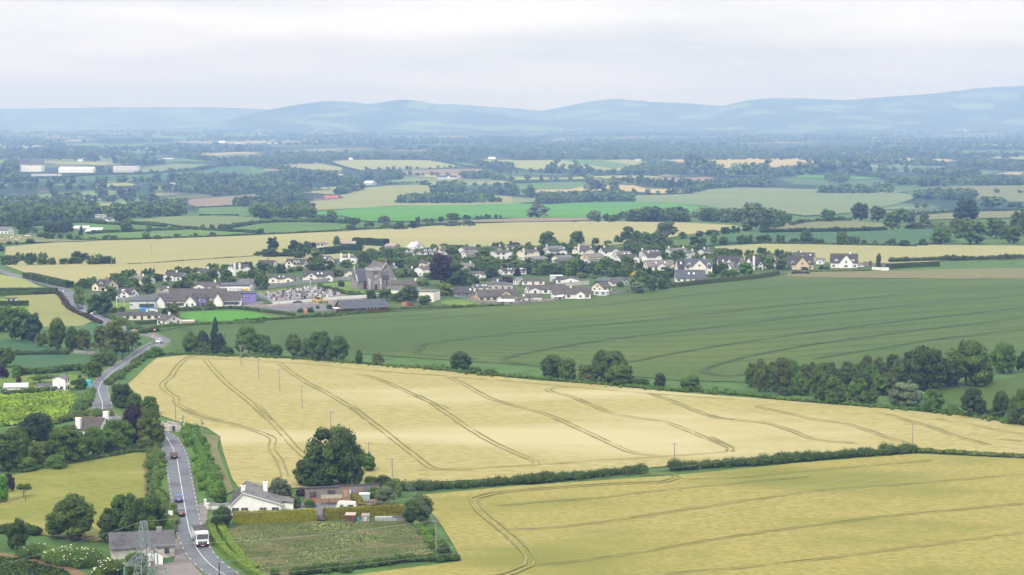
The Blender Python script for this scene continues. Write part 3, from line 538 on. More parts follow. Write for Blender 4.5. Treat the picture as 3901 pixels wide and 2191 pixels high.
def leaves_on_lumps(C, R, n, leaf, r, up=0.25, core=0.74, zmin=0.02, squash=1.0, keep=0.78):
    """C centres (k,3), R radii (k,) -> quads of leaf clumps over the union of lumps, with a dense core"""
    k = len(C); wts = R ** 2 / (R ** 2).sum(); idx = r.choice(k, n, p=wts)
    d = r.normal(0, 1, (n, 3)); d /= np.linalg.norm(d, axis=1)[:, None]; d[:, 2] = np.where(d[:, 2] < -0.2, -d[:, 2] * r.random(n), d[:, 2])
    rad = R[idx] * (0.86 + 0.30 * r.random(n) ** 1.6)
    P = C[idx] + d * rad[:, None] * np.array([1, 1, squash])
    ok = P[:, 2] > zmin
    for j in range(k):
        q = (P - C[j]) / np.array([1, 1, squash]); inside = (np.einsum('ij,ij->i', q, q) < (keep * R[j]) ** 2) & (idx != j); ok &= ~inside
    P = P[ok]; d = d[ok]; idx = idx[ok]; n = len(P)
    N = d * 0.75 + r.normal(0, 0.42, (n, 3)) + np.array([0, 0, up]); N /= np.linalg.norm(N, axis=1)[:, None]
    A = np.cross(N, r.normal(0, 1, (n, 3))); A /= np.linalg.norm(A, axis=1)[:, None] + 1e-9; B = np.cross(N, A)
    s = leaf * (0.55 + 0.9 * r.random(n)); A = A * s[:, None]; B = B * (s * (0.6 + 0.5 * r.random(n)))[:, None]
    V = np.stack([P - A, P - B * 0.9, P + A, P + B], 1).reshape(-1, 3); F = np.arange(4 * n).reshape(n, 4)
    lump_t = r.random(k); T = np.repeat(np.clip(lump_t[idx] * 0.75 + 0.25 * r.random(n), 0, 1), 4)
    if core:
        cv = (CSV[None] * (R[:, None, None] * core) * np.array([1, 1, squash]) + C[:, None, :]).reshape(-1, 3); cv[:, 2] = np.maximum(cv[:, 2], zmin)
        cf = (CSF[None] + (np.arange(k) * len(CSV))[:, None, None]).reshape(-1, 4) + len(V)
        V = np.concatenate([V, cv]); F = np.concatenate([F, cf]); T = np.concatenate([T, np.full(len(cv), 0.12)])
    return V, F, T
def tint_mesh(name, V, F, T, smooth=False):
    me = np_mesh(name, V, F, smooth); a = me.attributes.new('tint', 'FLOAT', 'POINT')
    if len(me.vertices) == len(T): a.data.foreach_set('value', np.ascontiguousarray(T, np.float32))
    return me
def lumps(shape, r, k):
    C = []; R = []
    for i in range(k):
        a = r.random() * 2 * math.pi
        if shape == 'r':      # rounded broadleaf
            z = .10 + .78 * r.random() ** .9; q = math.sqrt(max(0.02, 1 - ((z - .44) / .52) ** 2)); s = r.uniform(.10, .17); rr = (q * .5 - s * .72) * r.uniform(.7, 1.06)
        elif shape == 'd':    # low wide dome
            z = r.uniform(.14, .84); q = math.sqrt(max(0.02, 1 - ((z - .24) / .70) ** 2)); s = r.uniform(.09, .15); rr = (q * .5 - s * .7) * r.uniform(.7, 1.05)
        elif shape == 't':    # tall narrow
            z = r.uniform(.14, .93); q = math.sqrt(max(0.02, 1 - ((z - .48) / .5) ** 2)); s = r.uniform(.10, .19); rr = (q * .5 - s * .75) * r.uniform(.6, 1.05)
        elif shape == 'k':    # conifer cone
            z = r.uniform(.06, .95); q = (1 - z) ** .75; s = .05 + .13 * q * r.uniform(.6, 1.1); rr = max(0, q * .46 - s * .5) * r.uniform(.7, 1.05)
        elif shape == 'p':    # open pine, layered
            z = r.choice([.35, .5, .62, .74, .86]) + r.uniform(-.04, .04); q = 1.0 - .75 * max(0, z - .35); s = r.uniform(.07, .13); rr = q * .42 * r.uniform(.2, 1.05)
        elif shape == 's':    # flat-topped spreading
            z = r.uniform(.55, .88); q = math.sqrt(max(0.02, 1 - ((z - .6) / .4) ** 2)); s = r.uniform(.07, .12); rr = (q * .5 - s * .5) * r.uniform(.3, 1.05)
        else:                 # 'u' bush down to the ground
            z = r.uniform(.10, .78); q = math.sqrt(max(0.02, 1 - ((z - .18) / .72) ** 2)); s = r.uniform(.12, .2); rr = (q * .5 - s * .75) * r.uniform(.5, 1.05)
        C.append((max(0, rr) * math.cos(a), max(0, rr) * math.sin(a), z)); R.append(s)
    if shape in 'rdtu': 
        C += [(0, 0, .55), (.1, .05, .35), (-.1, -.04, .33)]; R += [.24, .22, .22]
    if shape in 'k':
        C += [(0, 0, .3), (0, 0, .5), (0, 0, .7), (0, 0, .9)]; R += [.2, .15, .10, .05]
    return np.array(C), np.array(R)
LOD = {'hi': (9500, .020, 58), 'mid': (2600, .034, 34), 'far': (520, .068, 18)}
CROWN, TRUNK = {}, {}
def crown_mesh(shape, lod, var):
    key = (shape, lod, var)
    if key not in CROWN:
        r = np.random.default_rng(hash((ord(shape), len(lod), var)) % 9999 + 3); n, leaf, k = LOD[lod]
        C, R = lumps(shape, r, k); 
        lean = r.normal(0, .03, 2); C[:, 0] += lean[0] * C[:, 2]; C[:, 1] += lean[1] * C[:, 2]
        core = {'p': .5, 's': .5, 'k': .6}.get(shape, .72)
        V, F, T = leaves_on_lumps(C, R, n, leaf, r, core=core, squash=.8 if shape in 'ps' else 1.0)
        CROWN[key] = tint_mesh('crown', V, F, T)
    return CROWN[key]
def trunk_mesh(shape, var):
    key = (shape, var)
    if key not in TRUNK:
        r = random.Random(var * 7 + ord(shape)); m = MB(); top = .82 if shape in 'kp' else .5
        m.tube((0, 0, -.03), (0, 0, .2), .038, .028, 7); m.tube((0, 0, .2), (.01, 0, top), .028, .008, 6)
        for i in range(6):
            a = r.uniform(0, 6.28); z = r.uniform(.2, top * .8); l = r.uniform(.2, .36) * (.7 if shape == 'k' else 1)
            m.tube((0, 0, z), (l * math.cos(a), l * math.sin(a), z + r.uniform(.06, .25)), .014, .004, 5)
        TRUNK[key] = m.mesh('trunk')
    return TRUNK[key]
ORD = 'first second third fourth fifth sixth seventh eighth ninth tenth eleventh twelfth thirteenth fourteenth fifteenth sixteenth seventeenth eighteenth nineteenth twentieth'.split()
def ordn(i):
    if i < 20: return ORD[i]
    t = {2: 'twenty', 3: 'thirty', 4: 'forty'}[(i + 1) // 10]; u = (i + 1) % 10
    return f'{t}-{ORD[u - 1]}' if u else {30: 'thirtieth', 40: 'fortieth'}[i + 1]
TREES = []      # every tree: dict(x, y, w, h, c, s, row, px)
ROWS = {}
SHW = {'r': 'round broadleaf', 'd': 'wide domed', 't': 'tall slender', 'k': 'conical conifer', 'p': 'open pine', 's': 'low spreading', 'u': 'bushy'}
def add_tree(z, x, y, w, h, c, s, row):
    k = ZONES[z][2]; u, v = S(z, x, y); wp, hp = w / k, h / k
    d = ground_px(u, v)[1]; gx, gy = ground_px(u, v - 0.28 * wp * H_CAM / d); p = ppm(gy)
    TREES.append(dict(x=gx, y=gy, w=wp / p, h=hp / p * 1.01, c=c, s=s, row=row, u=u, px=max(wp, hp)))
def trees(row, z, spec):
    for t in spec.split(';'):
        q = t.split()
        if q: add_tree(z, *map(float, q[:4]), q[4][0], q[4][1], row)

trees('beside the pylon and slate cottage', 'A', '590 1165 440 390 mr;965 1175 250 300 dr;1080 1172 300 410 dr;1290 1150 300 380 dr;1235 1175 220 250 mr;150 1235 190 270 dr;1425 1130 130 150 bu;1170 1500 230 240 mr;1370 960 120 120 ou')
trees('at the left edge of the hay field', 'A', '10 830 140 250 br;85 740 95 170 rr;205 790 135 130 ms')
trees('in the belt behind the hay field', 'A', '60 560 330 330 dr;150 470 240 290 mr;310 340 290 280 kr;345 500 190 200 or;590 490 350 310 mr;800 430 200 260 mr;1010 390 300 270 mr;1140 330 230 310 ct;1310 350 250 330 or;1240 230 150 190 or;480 540 210 130 mu;230 560 200 130 mu;950 400 160 120 du;1250 380 170 120 ou')
trees('along the verge by the golden field', 'C', '1235 1070 240 250 dr;1345 1110 160 190 mr;1510 1140 200 190 mr;1440 1230 190 150 or;860 1060 150 90 mu;920 930 90 70 mu')
trees('on the bend by the junction', 'C', '1230 590 200 250 pp;1010 545 210 300 op;1165 595 270 410 op;1325 530 230 240 op;1100 470 230 220 op;1060 620 130 160 mu;1000 650 190 130 mr;945 760 170 165 mr;1100 650 130 140 mr;1555 545 170 100 bu;1500 560 120 80 bu;1190 500 150 220 kp'.replace('250 pp', '250 op'))
trees('left of the winding road', 'C', '40 310 260 300 mr;215 400 230 340 mr;335 415 200 280 kt;420 455 140 145 or;570 490 190 300 mt;715 500 150 230 dt;835 500 160 220 or;150 390 120 220 mr')
trees('in the garden of the white farmhouse', 'C', '55 660 200 200 mr;30 775 120 130 cr;165 780 95 130 br;190 835 65 95 rt;195 740 110 100 ru;400 835 260 95 ms;460 760 170 100 ms;820 885 125 130 du;745 840 90 55 du;840 720 60 50 mu;800 765 40 35 ru;550 900 40 45 mu')
trees('along the stream below the green crop', 'P', '405 385 160 190 mr;500 385 120 190 kt;605 385 125 315 kk;650 385 160 180 kk;515 390 140 120 or;700 390 140 80 du;890 395 230 250 mr;1030 395 140 180 mr;1120 400 140 110 du;1275 412 150 205 mr;1400 415 150 170 mr;1340 420 90 70 mu;1500 440 220 250 dr;1640 450 210 220 dr;1830 468 72 115 dt;1990 480 115 125 ou')
trees('between the golden and green fields', 'Q', '335 358 190 160 dr;1080 418 200 195 dr;1210 435 160 190 mr;1375 452 170 155 or;1480 440 170 240 mt;1590 455 230 260 mr;1640 472 280 185 mu;1960 490 112 130 du;2215 515 200 140 mu;1815 475 140 65 mu;450 380 120 70 mu;570 390 130 60 mu')
trees('in the wood beside the green field', 'O', '415 460 130 250 ot;490 460 100 150 mr;590 470 190 270 ot;660 330 130 140 mr;720 480 130 190 mr;775 490 130 145 mr;840 320 110 110 dk;920 400 150 180 or;940 540 210 260 mr;1040 560 200 220 mr;1090 380 130 120 wr;1130 330 110 120 or;1215 560 180 215 mr;1290 340 120 170 ot;1340 560 90 130 or;1400 490 150 180 mr;1480 480 160 180 or;1390 330 120 150 ot;1500 260 130 110 dr;1615 585 290 210 wd;1650 260 120 140 dr;1780 450 360 350 dr;1830 630 180 190 mr;2100 420 380 370 mr;2260 390 150 240 mr;2410 310 220 250 mr;2560 300 110 170 dr;2170 670 220 240 dr;2380 690 150 220 dt;2530 740 200 300 mr;1240 410 120 130 dr;1560 330 120 150 wr;350 420 120 200 mr;440 400 130 170 dr;540 380 140 170 mr;640 440 150 180 dr;700 380 140 150 mr;800 420 150 190 or;860 380 130 150 mr;980 420 160 200 dr;1020 500 150 180 mr;1120 450 150 190 dr;1180 380 140 160 mr;1260 470 160 180 dr;1330 400 130 170 mr;1440 400 160 160 dr;1540 420 170 170 mr;1600 500 150 120 ou;1960 420 200 230 dr;1700 400 200 220 mr;2200 420 180 150 ou;1880 560 110 70 mu;1990 640 130 70 mu;2290 660 120 60 du;620 490 120 70 du;1260 560 110 60 mu')
trees('around the white bungalow', 'B', '1260 700 480 520 dr;1100 690 300 240 dr;1430 690 270 380 dr;1580 560 150 160 mr;1620 690 150 95 mu;1725 700 150 115 du;1820 690 100 80 lu;830 860 220 240 wr;870 800 150 130 lu;320 830 130 140 mu;330 1050 200 210 du;1740 870 200 200 wu;1650 800 130 110 mr;2020 1010 290 260 du;550 740 90 65 mu;1000 770 90 75 ru;960 880 120 120 mu;1080 880 110 90 mu;680 745 110 30 bu;2240 1300 150 110 du;1390 1430 130 80 du;780 1470 90 90 mu;1850 780 70 120 lt')
trees('lining the road west of the village', 'E', '870 900 150 220 lu;1010 1000 170 190 mr;1110 1000 240 260 dr;1200 850 150 160 mr;1240 1010 140 90 mr;1330 985 100 80 mu;920 680 220 70 du;840 740 80 60 mu;1000 720 120 90 mr;1160 690 120 70 ku;0 310 110 100 du;1140 745 95 80 cu')
trees('left of the upper golden field', 'E', '60 460 140 120 mr;40 430 90 70 mu;130 460 150 120 ou;220 420 110 110 mr;340 460 140 150 dr;470 410 120 100 mr;460 460 130 90 mr;560 460 120 90 or;700 455 130 70 mr;840 400 130 90 dr;820 450 170 80 mr;920 420 150 90 dr;1010 400 60 60 dk;1080 420 110 90 mr;1020 455 170 80 mr;1140 450 180 100 dr;1230 450 70 90 dr')
trees('among the western village houses', 'F', '560 680 150 110 mr;620 750 170 130 mr;760 790 180 150 or;940 760 160 140 mr;900 620 130 60 du;1100 700 160 110 dr;1250 700 130 90 mr;960 880 170 170 mr;900 850 110 90 ru;1440 880 330 190 dr;1500 700 120 110 mr;1700 720 180 140 mr;1850 680 180 150 dr;2030 700 190 180 mr;2260 690 190 140 lr;2400 680 200 140 mr;2110 760 160 120 or;1640 660 100 90 mu;1350 820 130 110 mr;1420 700 140 80 mu;450 780 120 130 cu;1300 1190 210 200 or;1820 1090 170 140 ou;1210 1180 150 130 dr;1990 740 100 60 ru;350 730 160 50 du;1860 860 120 90 mr;2470 800 140 210 mr')
trees('around the church and graveyard', 'G', '360 560 180 130 dr;480 590 140 140 mr;620 590 150 150 dr;760 580 120 90 mr;870 560 140 90 mr;1040 540 170 130 mr;1170 570 180 180 dr;1110 460 200 180 mr;1290 540 160 130 mr;1390 680 190 160 or;380 830 170 240 mr;1450 780 105 110 dr;1540 500 140 120 lr;1760 480 210 190 dr;1700 420 160 150 mr;1850 420 150 120 or;1960 400 170 120 or;2000 470 150 110 lr;2080 330 160 100 mr;1850 350 170 110 mr;2250 430 200 130 mr;2300 340 190 110 mr;2400 500 220 140 lr;2200 480 160 120 mr;2300 620 300 110 lu;2430 640 160 90 ou;2200 620 160 100 ou;1160 790 100 80 mu;1860 965 160 160 dr;2060 970 230 160 mr;2200 980 150 130 mr;2390 990 260 240 mr;500 260 170 190 kr;480 360 330 120 du;700 360 260 120 du;790 330 150 200 kr;880 340 130 180 dr;980 340 140 200 mr;1080 260 150 110 cr;980 500 150 110 mr;1380 210 120 150 dt;300 340 150 60 du;870 380 200 90 dr;1020 1130 100 90 dr;880 1130 95 70 dr;1280 1090 110 90 mr;1120 1080 60 60 mr;2030 1040 70 80 mr;1920 1120 140 90 ou;2160 300 160 60 mr')
trees('in the gardens right of the church', 'H', '650 760 390 440 cr;850 765 340 320 dr;1010 760 260 210 mr;710 900 270 180 lr;800 350 190 140 mr;1230 400 230 160 mr;1150 350 120 80 mr;1050 430 280 80 mu;1450 390 170 110 mr;1680 320 120 120 mr;1310 520 400 150 mr;1700 520 260 120 lr;1350 690 200 180 dr;1240 700 90 50 ou;1880 600 160 150 dr;1950 600 150 90 or;2100 610 260 180 mr;2280 610 180 150 mr;2460 620 200 250 mr;1710 630 120 130 cu;1550 720 250 100 ru;1200 570 120 60 cu;100 640 170 110 lr;280 610 120 80 or;380 760 260 90 mu;100 500 200 110 mr;250 470 150 110 br;2120 240 230 230 mr;2490 170 130 150 mr;2180 260 200 90 mr;1000 420 150 60 ou;2380 260 120 60 mu;200 990 330 170 mr;430 1030 200 140 dr;130 980 200 170 dr;1040 540 110 80 ru;900 910 60 50 du;1320 950 50 40 mu;2000 850 70 60 ou;2080 860 80 90 mr;700 220 150 50 mu;920 230 150 40 du;480 640 180 70 mu')
trees('in the gardens of the eastern houses', 'I', '330 600 200 250 mr;520 580 230 150 dr;640 600 140 140 lr;740 540 220 180 mr;880 560 170 150 mr;1050 530 220 190 mr;960 540 120 110 lr;850 640 150 150 or;1000 640 170 130 mr;1170 640 160 90 yu;1250 610 150 60 ou;1560 400 150 130 mr;1750 430 260 170 mr;1600 650 230 150 dr;1360 840 230 230 mr;1200 860 240 150 wr;1530 810 150 150 dr;1150 750 130 120 mr;350 170 200 160 mr;300 180 110 80 du;610 180 110 95 dr;790 180 120 50 mu;2350 360 280 120 mr;2290 600 160 160 dr;2420 660 220 130 mr;2480 550 110 130 mr;950 780 120 90 mr;400 640 130 80 lr;450 660 240 80 mu;640 670 170 70 mu;560 270 100 100 mr;230 280 110 80 mr;700 620 100 80 dr;2200 640 160 70 mu')
trees('around the cream quoined house', 'J', '180 640 140 150 dr;450 660 180 200 br;740 570 160 165 mr;880 580 150 150 mr;600 580 100 60 mu;340 410 150 100 mr;500 410 130 90 mr;650 410 150 110 dr;720 420 110 90 mr;860 430 140 120 dr;970 470 150 120 mr;1100 360 35 25 dr;2080 540 85 150 mt;1980 530 60 70 mt;1380 570 70 60 du;1180 580 100 45 du;980 580 70 90 wu;1920 520 90 50 mu;1440 570 90 50 mu;90 400 250 90 mr;300 640 160 80 mu')
trees('beyond the village barley strip', 'M', '320 1445 155 135 mr;580 1432 135 125 mr;540 1440 90 60 mu;745 1425 75 60 du;855 1422 80 32 du;1030 1415 130 145 dr;1110 1420 110 115 mr;1190 1442 125 125 mr;1300 1442 160 125 mr;1380 1378 195 155 wr;1520 1378 85 70 mr;950 1412 95 75 mr;1040 1442 110 70 ou;1385 1442 110 80 or;1670 1365 85 65 dr;1780 1350 145 58 du;1900 1335 105 70 dr;1990 1325 90 68 dr;2085 1312 110 62 mr;2130 1305 185 245 wr;2260 1285 150 185 mr;1620 1432 115 75 dr;1700 1425 90 60 du;1795 1428 65 110 mr;1880 1432 105 72 dr;2040 1425 90 90 dr;2105 1420 85 85 dr;2230 1415 175 75 du;240 1195 220 145 wd;735 1230 135 105 wr;690 1200 60 70 mr;840 1230 72 88 dr;910 1232 125 72 mr;975 1195 72 68 dr;1090 1230 150 115 mr;1240 1230 210 150 dr;1420 1230 150 120 mr;1500 1228 130 110 mr;1620 1190 70 65 mt;1740 1225 150 115 dr;1880 1230 170 110 mr;2010 1240 150 120 dr;2180 1125 130 70 wr;560 1230 60 20 mu')
trees('beyond the right barley strip', 'N', '40 1288 85 75 dr;155 1292 85 78 dr;360 1298 115 110 mr;270 1298 110 52 du;430 1300 90 60 du;480 1302 72 52 du;655 1308 115 122 mr;755 1308 95 82 wr;835 1308 62 52 du;920 1308 62 46 ou;1060 1312 115 62 du;1160 1318 105 58 du;1310 1312 90 65 du;540 1122 130 105 mr;640 1115 110 45 du;800 1114 160 148 dr;940 1118 145 130 mr;1060 1185 165 155 mr;1130 1130 110 120 mr;1200 1130 115 120 wr;1320 1150 85 112 or;1665 1120 215 195 kr;1860 1012 240 105 mr;1460 1304 185 155 mr;1690 1304 280 205 mr;1900 1255 200 165 dr;2010 1295 190 145 mr;2100 1235 160 230 mr;220 1130 60 90 mr;60 1170 130 160 wr;140 1150 140 140 mr;1260 1010 60 50 dr;1320 1005 70 50 dr;1600 1200 200 120 ou;1400 1175 240 70 ou;1240 1180 180 60 du;2060 1010 150 60 du')
trees('before the bright green field', 'L', '780 1325 115 125 mr;570 1285 170 115 mr;690 1295 95 62 or;1000 1342 125 80 dr;900 1335 110 65 dr;1280 1335 135 82 wr;1140 1355 120 50 du;1430 1385 155 82 du;1560 1375 125 75 dr;1300 1370 120 60 mu;970 1395 115 62 du;1600 1318 52 62 dr;1680 1318 82 48 or;1735 1318 52 48 dr;1822 1312 62 62 dr;1940 1305 150 80 dr;2062 1295 82 55 dr;2165 1292 82 48 dr;2207 1292 42 52 dr;2262 1292 85 58 dr;2346 1288 52 52 dr;2386 1286 32 46 dr;1930 1355 175 58 wu;2080 1352 145 68 wu;100 1285 210 140 mr;220 1260 160 110 or;330 1285 130 90 dr;390 1230 150 110 mr;470 1240 130 110 mr;570 1210 65 60 dr;110 1430 70 60 dr')
trees('beyond the upper golden field', 'X', '1790 1195 215 180 mr;2090 1205 105 115 mr;2440 1155 85 70 mr;1480 1300 100 70 dr;1600 1310 170 75 du;2050 1300 140 115 mr;2200 1300 110 70 dr;2500 1270 90 60 mr;430 1355 140 80 dr;130 1370 80 60 dr;230 1370 60 55 dr;340 1180 280 200 dr;340 1240 160 130 mr;480 1210 110 90 mr;700 1240 200 190 dr;850 1230 200 180 dr;960 1210 170 160 kr;1140 1240 100 150 kk;700 1300 170 110 mr;850 1290 90 80 mr;970 1300 110 90 mr;1090 1310 110 85 mr;1540 1270 60 40 dr;560 1280 120 80 du;1290 1310 150 55 du;620 1255 120 80 mr')
trees('in the field hedge left of the village', 'Y', '480 1165 90 85 mr;620 1175 85 100 dr;735 1170 85 105 hr;1050 1185 35 40 dr;1295 1225 110 90 dr;120 1270 90 55 dr;385 1255 65 60 dr;320 1258 60 35 du;630 1250 100 60 dr;890 1160 60 40 dr;1800 1010 200 150 mr;2540 1165 90 80 dr;2300 1070 170 180 mr;2180 1060 130 120 mr')
trees('in the woods left of the brown field', 'X', '200 950 170 170 mr;380 930 250 180 or;520 860 210 110 cr;640 1065 170 190 mr;800 1030 170 180 mr;1000 1000 250 180 mr;1180 1010 210 170 or;1310 1000 110 140 dr;700 870 160 110 mr;820 880 180 120 or;1020 860 180 110 or;120 1050 220 140 mr;350 1080 280 150 dr;80 860 120 70 dr;1410 950 90 80 dr;1550 980 200 120 mr;1680 1060 190 130 dr;1850 1000 150 120 mr;2030 1000 240 200 mr;2180 960 150 130 mr;2300 970 150 150 mr;2460 970 250 200 mr;1900 835 190 90 du;2140 830 190 180 dr;760 770 150 180 dr;1050 750 300 130 mr;1430 740 200 180 mr;1710 730 170 140 dr;1850 740 150 170 dr')

# ---- lines and patches of trees (too many and too small to tell apart)
AUTO = np.random.default_rng(42)
def far_k(y): return float(1 + .4 * np.clip((y - 1800) / 2000, 0, 1))
def put(x, y, w, h, mix):
    k_ = far_k(y); w *= k_; h *= k_
    u, v = proj(x, y, hz(x, y)); t = mix[AUTO.integers(len(mix))]
    TREES.append(dict(x=x, y=y, w=w, h=h, c=t[0], s=t[1], row=None, u=u, px=max(w, h) * ppm(y)))
MIX = ['mr', 'dr', 'mr', 'or', 'dr', 'mr', 'kr', 'wr', 'dt']
def tree_line(z, pts, gap, w, h, mix=MIX, jit=3):
    P = smooth_line(gs(z, pts), 1.0); L = 0; nxt = 0
    for a, b in zip(P[:-1], P[1:]):
        L += np.linalg.norm(b - a)
        if L >= nxt:
            nxt = L + gap * far_k(a[1]) * AUTO.uniform(.5, 1.6); q = AUTO.uniform(.7, 1.3)
            put(a[0] + AUTO.normal(0, jit), a[1] + AUTO.normal(0, jit), w * q * AUTO.uniform(.8, 1.2), h * q, mix)
def wood(z, poly, gap, w, h, mix=MIX):
    P = np.array(gs(z, poly)); lo, hi = P.min(0), P.max(0); gap *= far_k(P[:, 1].mean()); n = int((hi[0] - lo[0]) * (hi[1] - lo[1]) / gap ** 2)
    for _ in range(min(n, 9000)):
        x, y = AUTO.uniform(lo[0], hi[0]), AUTO.uniform(lo[1], hi[1]); c = False; j = len(P) - 1
        for i in range(len(P)):
            if (P[i, 1] > y) != (P[j, 1] > y) and x < (P[j, 0] - P[i, 0]) * (y - P[i, 1]) / (P[j, 1] - P[i, 1]) + P[i, 0]: c = not c
            j = i
        if c: q = AUTO.uniform(.65, 1.35); put(x, y, w * q * AUTO.uniform(.8, 1.15), h * q, mix)
WOODS = [('X', [(0, 830), (150, 790), (420, 760), (700, 770), (1100, 765), (1250, 850), (1350, 920), (1330, 1000), (900, 1040), (500, 1070), (0, 1080)]), ('X', [(1450, 930), (2000, 860), (2576, 800), (2576, 970), (1900, 1010), (1500, 1000)]),
 ('Y', [(100, 460), (500, 430), (900, 450), (1300, 450), (1440, 500), (1700, 540), (1980, 580), (2000, 640), (1700, 640), (1350, 640), (1000, 680), (650, 700), (600, 690), (200, 560)]),
 ('Y', [(900, 780), (1250, 770), (1300, 660), (1500, 650), (1900, 720), (1930, 770), (1500, 785), (1250, 850), (950, 835)]), ('Y', [(1160, 900), (1400, 860), (1850, 850), (2030, 880), (2030, 1000), (1300, 1010), (1160, 950)]),
 ('Y', [(700, 270), (1000, 210), (1650, 210), (2250, 235), (1250, 262), (680, 292)]), ('L', [(1370, 1140), (1600, 1100), (1900, 1085), (2200, 1095), (2370, 1125), (2370, 1136), (1950, 1142)]), ('L', [(800, 1060), (950, 1000), (1100, 980), (1100, 1015), (900, 1058)]),
 ('L', [(1735, 1040), (1760, 990), (2010, 990), (2010, 1042)]), ('L', [(710, 965), (760, 920), (1000, 920), (1090, 965)]), ('L', [(1080, 925), (1100, 880), (1440, 870), (1450, 912), (1200, 932)]), ('L', [(2000, 905), (2050, 875), (2370, 870), (2400, 912)]),
 ('L', [(0, 750), (0, 715), (770, 700), (770, 745), (330, 752), (100, 765)]), ('L', [(780, 722), (800, 690), (1500, 700), (1700, 690), (2000, 712), (2200, 755), (2100, 755), (1700, 720), (1000, 722)]), ('L', [(2100, 755), (2495, 790), (2495, 835), (2300, 815)]),
 ('M', [(230, 1075), (230, 1010), (500, 1010), (900, 1000), (1090, 1035), (1090, 1048), (700, 1058)]), ('M', [(1020, 1225), (1020, 1190), (1250, 1170), (1560, 1185), (1570, 1225)]), ('M', [(1680, 1225), (1680, 1190), (2000, 1180), (2334, 1200), (2334, 1255)]),
 ('M', [(980, 780), (1200, 740), (1350, 720), (1550, 765), (1560, 805), (1000, 812)]), ('M', [(1530, 972), (1600, 910), (2334, 890), (2334, 922), (1800, 930), (1620, 975)]), ('M', [(0, 645), (2334, 615), (2334, 657), (1300, 662), (0, 678)]),
 ('N', [(0, 720), (200, 700), (270, 745), (0, 765)]), ('N', [(540, 802), (540, 760), (690, 760), (690, 802)]), ('N', [(440, 888), (700, 860), (1040, 860), (1050, 885), (770, 892)]), ('N', [(1200, 925), (1400, 890), (1680, 900), (1750, 935), (1500, 948)]),
 ('N', [(1000, 800), (1600, 785), (2128, 780), (2128, 825), (1300, 835)]), ('N', [(1440, 745), (1440, 715), (1760, 710), (1770, 752)]), ('N', [(1190, 665), (1300, 635), (1490, 668)]), ('N', [(1580, 665), (1640, 635), (2128, 645), (2128, 705), (1800, 695)]), ('N', [(0, 592), (600, 560), (620, 595), (200, 605)])]
for z, p in WOODS: wood(z, p, 15 if z in 'XY' else 12, 11, 9)
for z, p, gp, w, h in [('X', [(0, 745), (440, 705)], 14, 9, 7), ('X', [(830, 745), (1550, 775), (2220, 780)], 12, 12, 10), ('X', [(60, 590), (1100, 605), (2000, 625), (2576, 600)], 14, 12, 10), ('X', [(330, 505), (800, 505), (1300, 515), (1900, 505), (2576, 475)], 14, 13, 11),
  ('X', [(0, 520), (300, 500)], 12, 15, 14), ('X', [(60, 430), (250, 480)], 10, 15, 15), ('Y', [(1200, 255), (1700, 340), (1900, 380), (2400, 405)], 12, 11, 9), ('Y', [(1460, 385), (2000, 395), (2576, 410)], 12, 10, 8), ('Y', [(1450, 470), (2000, 500), (2576, 520)], 12, 14, 13),
  ('Y', [(0, 610), (400, 640), (700, 700)], 11, 11, 9), ('L', [(1100, 822), (2000, 803)], 14, 7, 6), ('L', [(1450, 868), (1800, 875), (2350, 872)], 16, 9, 7), ('L', [(570, 1000), (900, 998)], 10, 6, 4), ('L', [(1270, 958), (1660, 938)], 10, 6, 4), ('L', [(1660, 968), (2300, 975), (2495, 990)], 14, 11, 8),
  ('L', [(2030, 1035), (2300, 1048), (2495, 1072)], 10, 11, 9), ('M', [(0, 795), (400, 795), (980, 805), (1500, 808)], 15, 10, 9), ('M', [(380, 795), (470, 800), (620, 800), (690, 800), (800, 800)], 28, 24, 22), ('M', [(0, 862), (350, 865), (760, 870), (1000, 880)], 18, 10, 9), ('M', [(1050, 890), (1200, 905), (1550, 932)], 12, 14, 13),
  ('M', [(860, 968), (1050, 985), (1500, 985)], 12, 10, 8), ('M', [(730, 960), (1000, 965)], 25, 26, 22), ('M', [(0, 1000), (200, 1010)], 30, 18, 18), ('M', [(1600, 760), (1750, 810), (1900, 835), (2000, 830), (2100, 810), (2220, 815), (2334, 825)], 34, 26, 24),
  ('N', [(500, 605), (800, 640), (1180, 662)], 14, 15, 13), ('N', [(300, 735), (400, 740), (500, 735), (780, 720), (860, 715)], 26, 26, 24), ('N', [(880, 715), (1180, 718), (1410, 742)], 14, 13, 10), ('N', [(780, 740), (1000, 765)], 12, 10, 8), ('N', [(0, 1190), (500, 1112), (720, 1112)], 20, 6, 4),
  ('N', [(980, 720), (1000, 715)], 20, 20, 20), ('N', [(1920, 885), (2100, 888)], 15, 10, 6), ('K', [(1280, 855), (1800, 835), (2040, 800)], 14, 9, 7), ('K', [(380, 700), (900, 735)], 12, 16, 18), ('K', [(1080, 760), (1600, 770)], 12, 17, 14), ('K', [(0, 560), (250, 560), (480, 600), (740, 640)], 14, 15, 13),
  ('K', [(860, 820), (1000, 850), (1100, 850)], 25, 12, 10), ('K', [(1620, 690), (2000, 735), (2300, 730)], 12, 15, 12), ('K', [(1400, 660), (2000, 650), (2495, 640)], 15, 16, 14)]:
    tree_line(z, p, gp, w, h)
wood('X', [(20, 470), (220, 400), (220, 300), (60, 330)], 14, 17, 17)
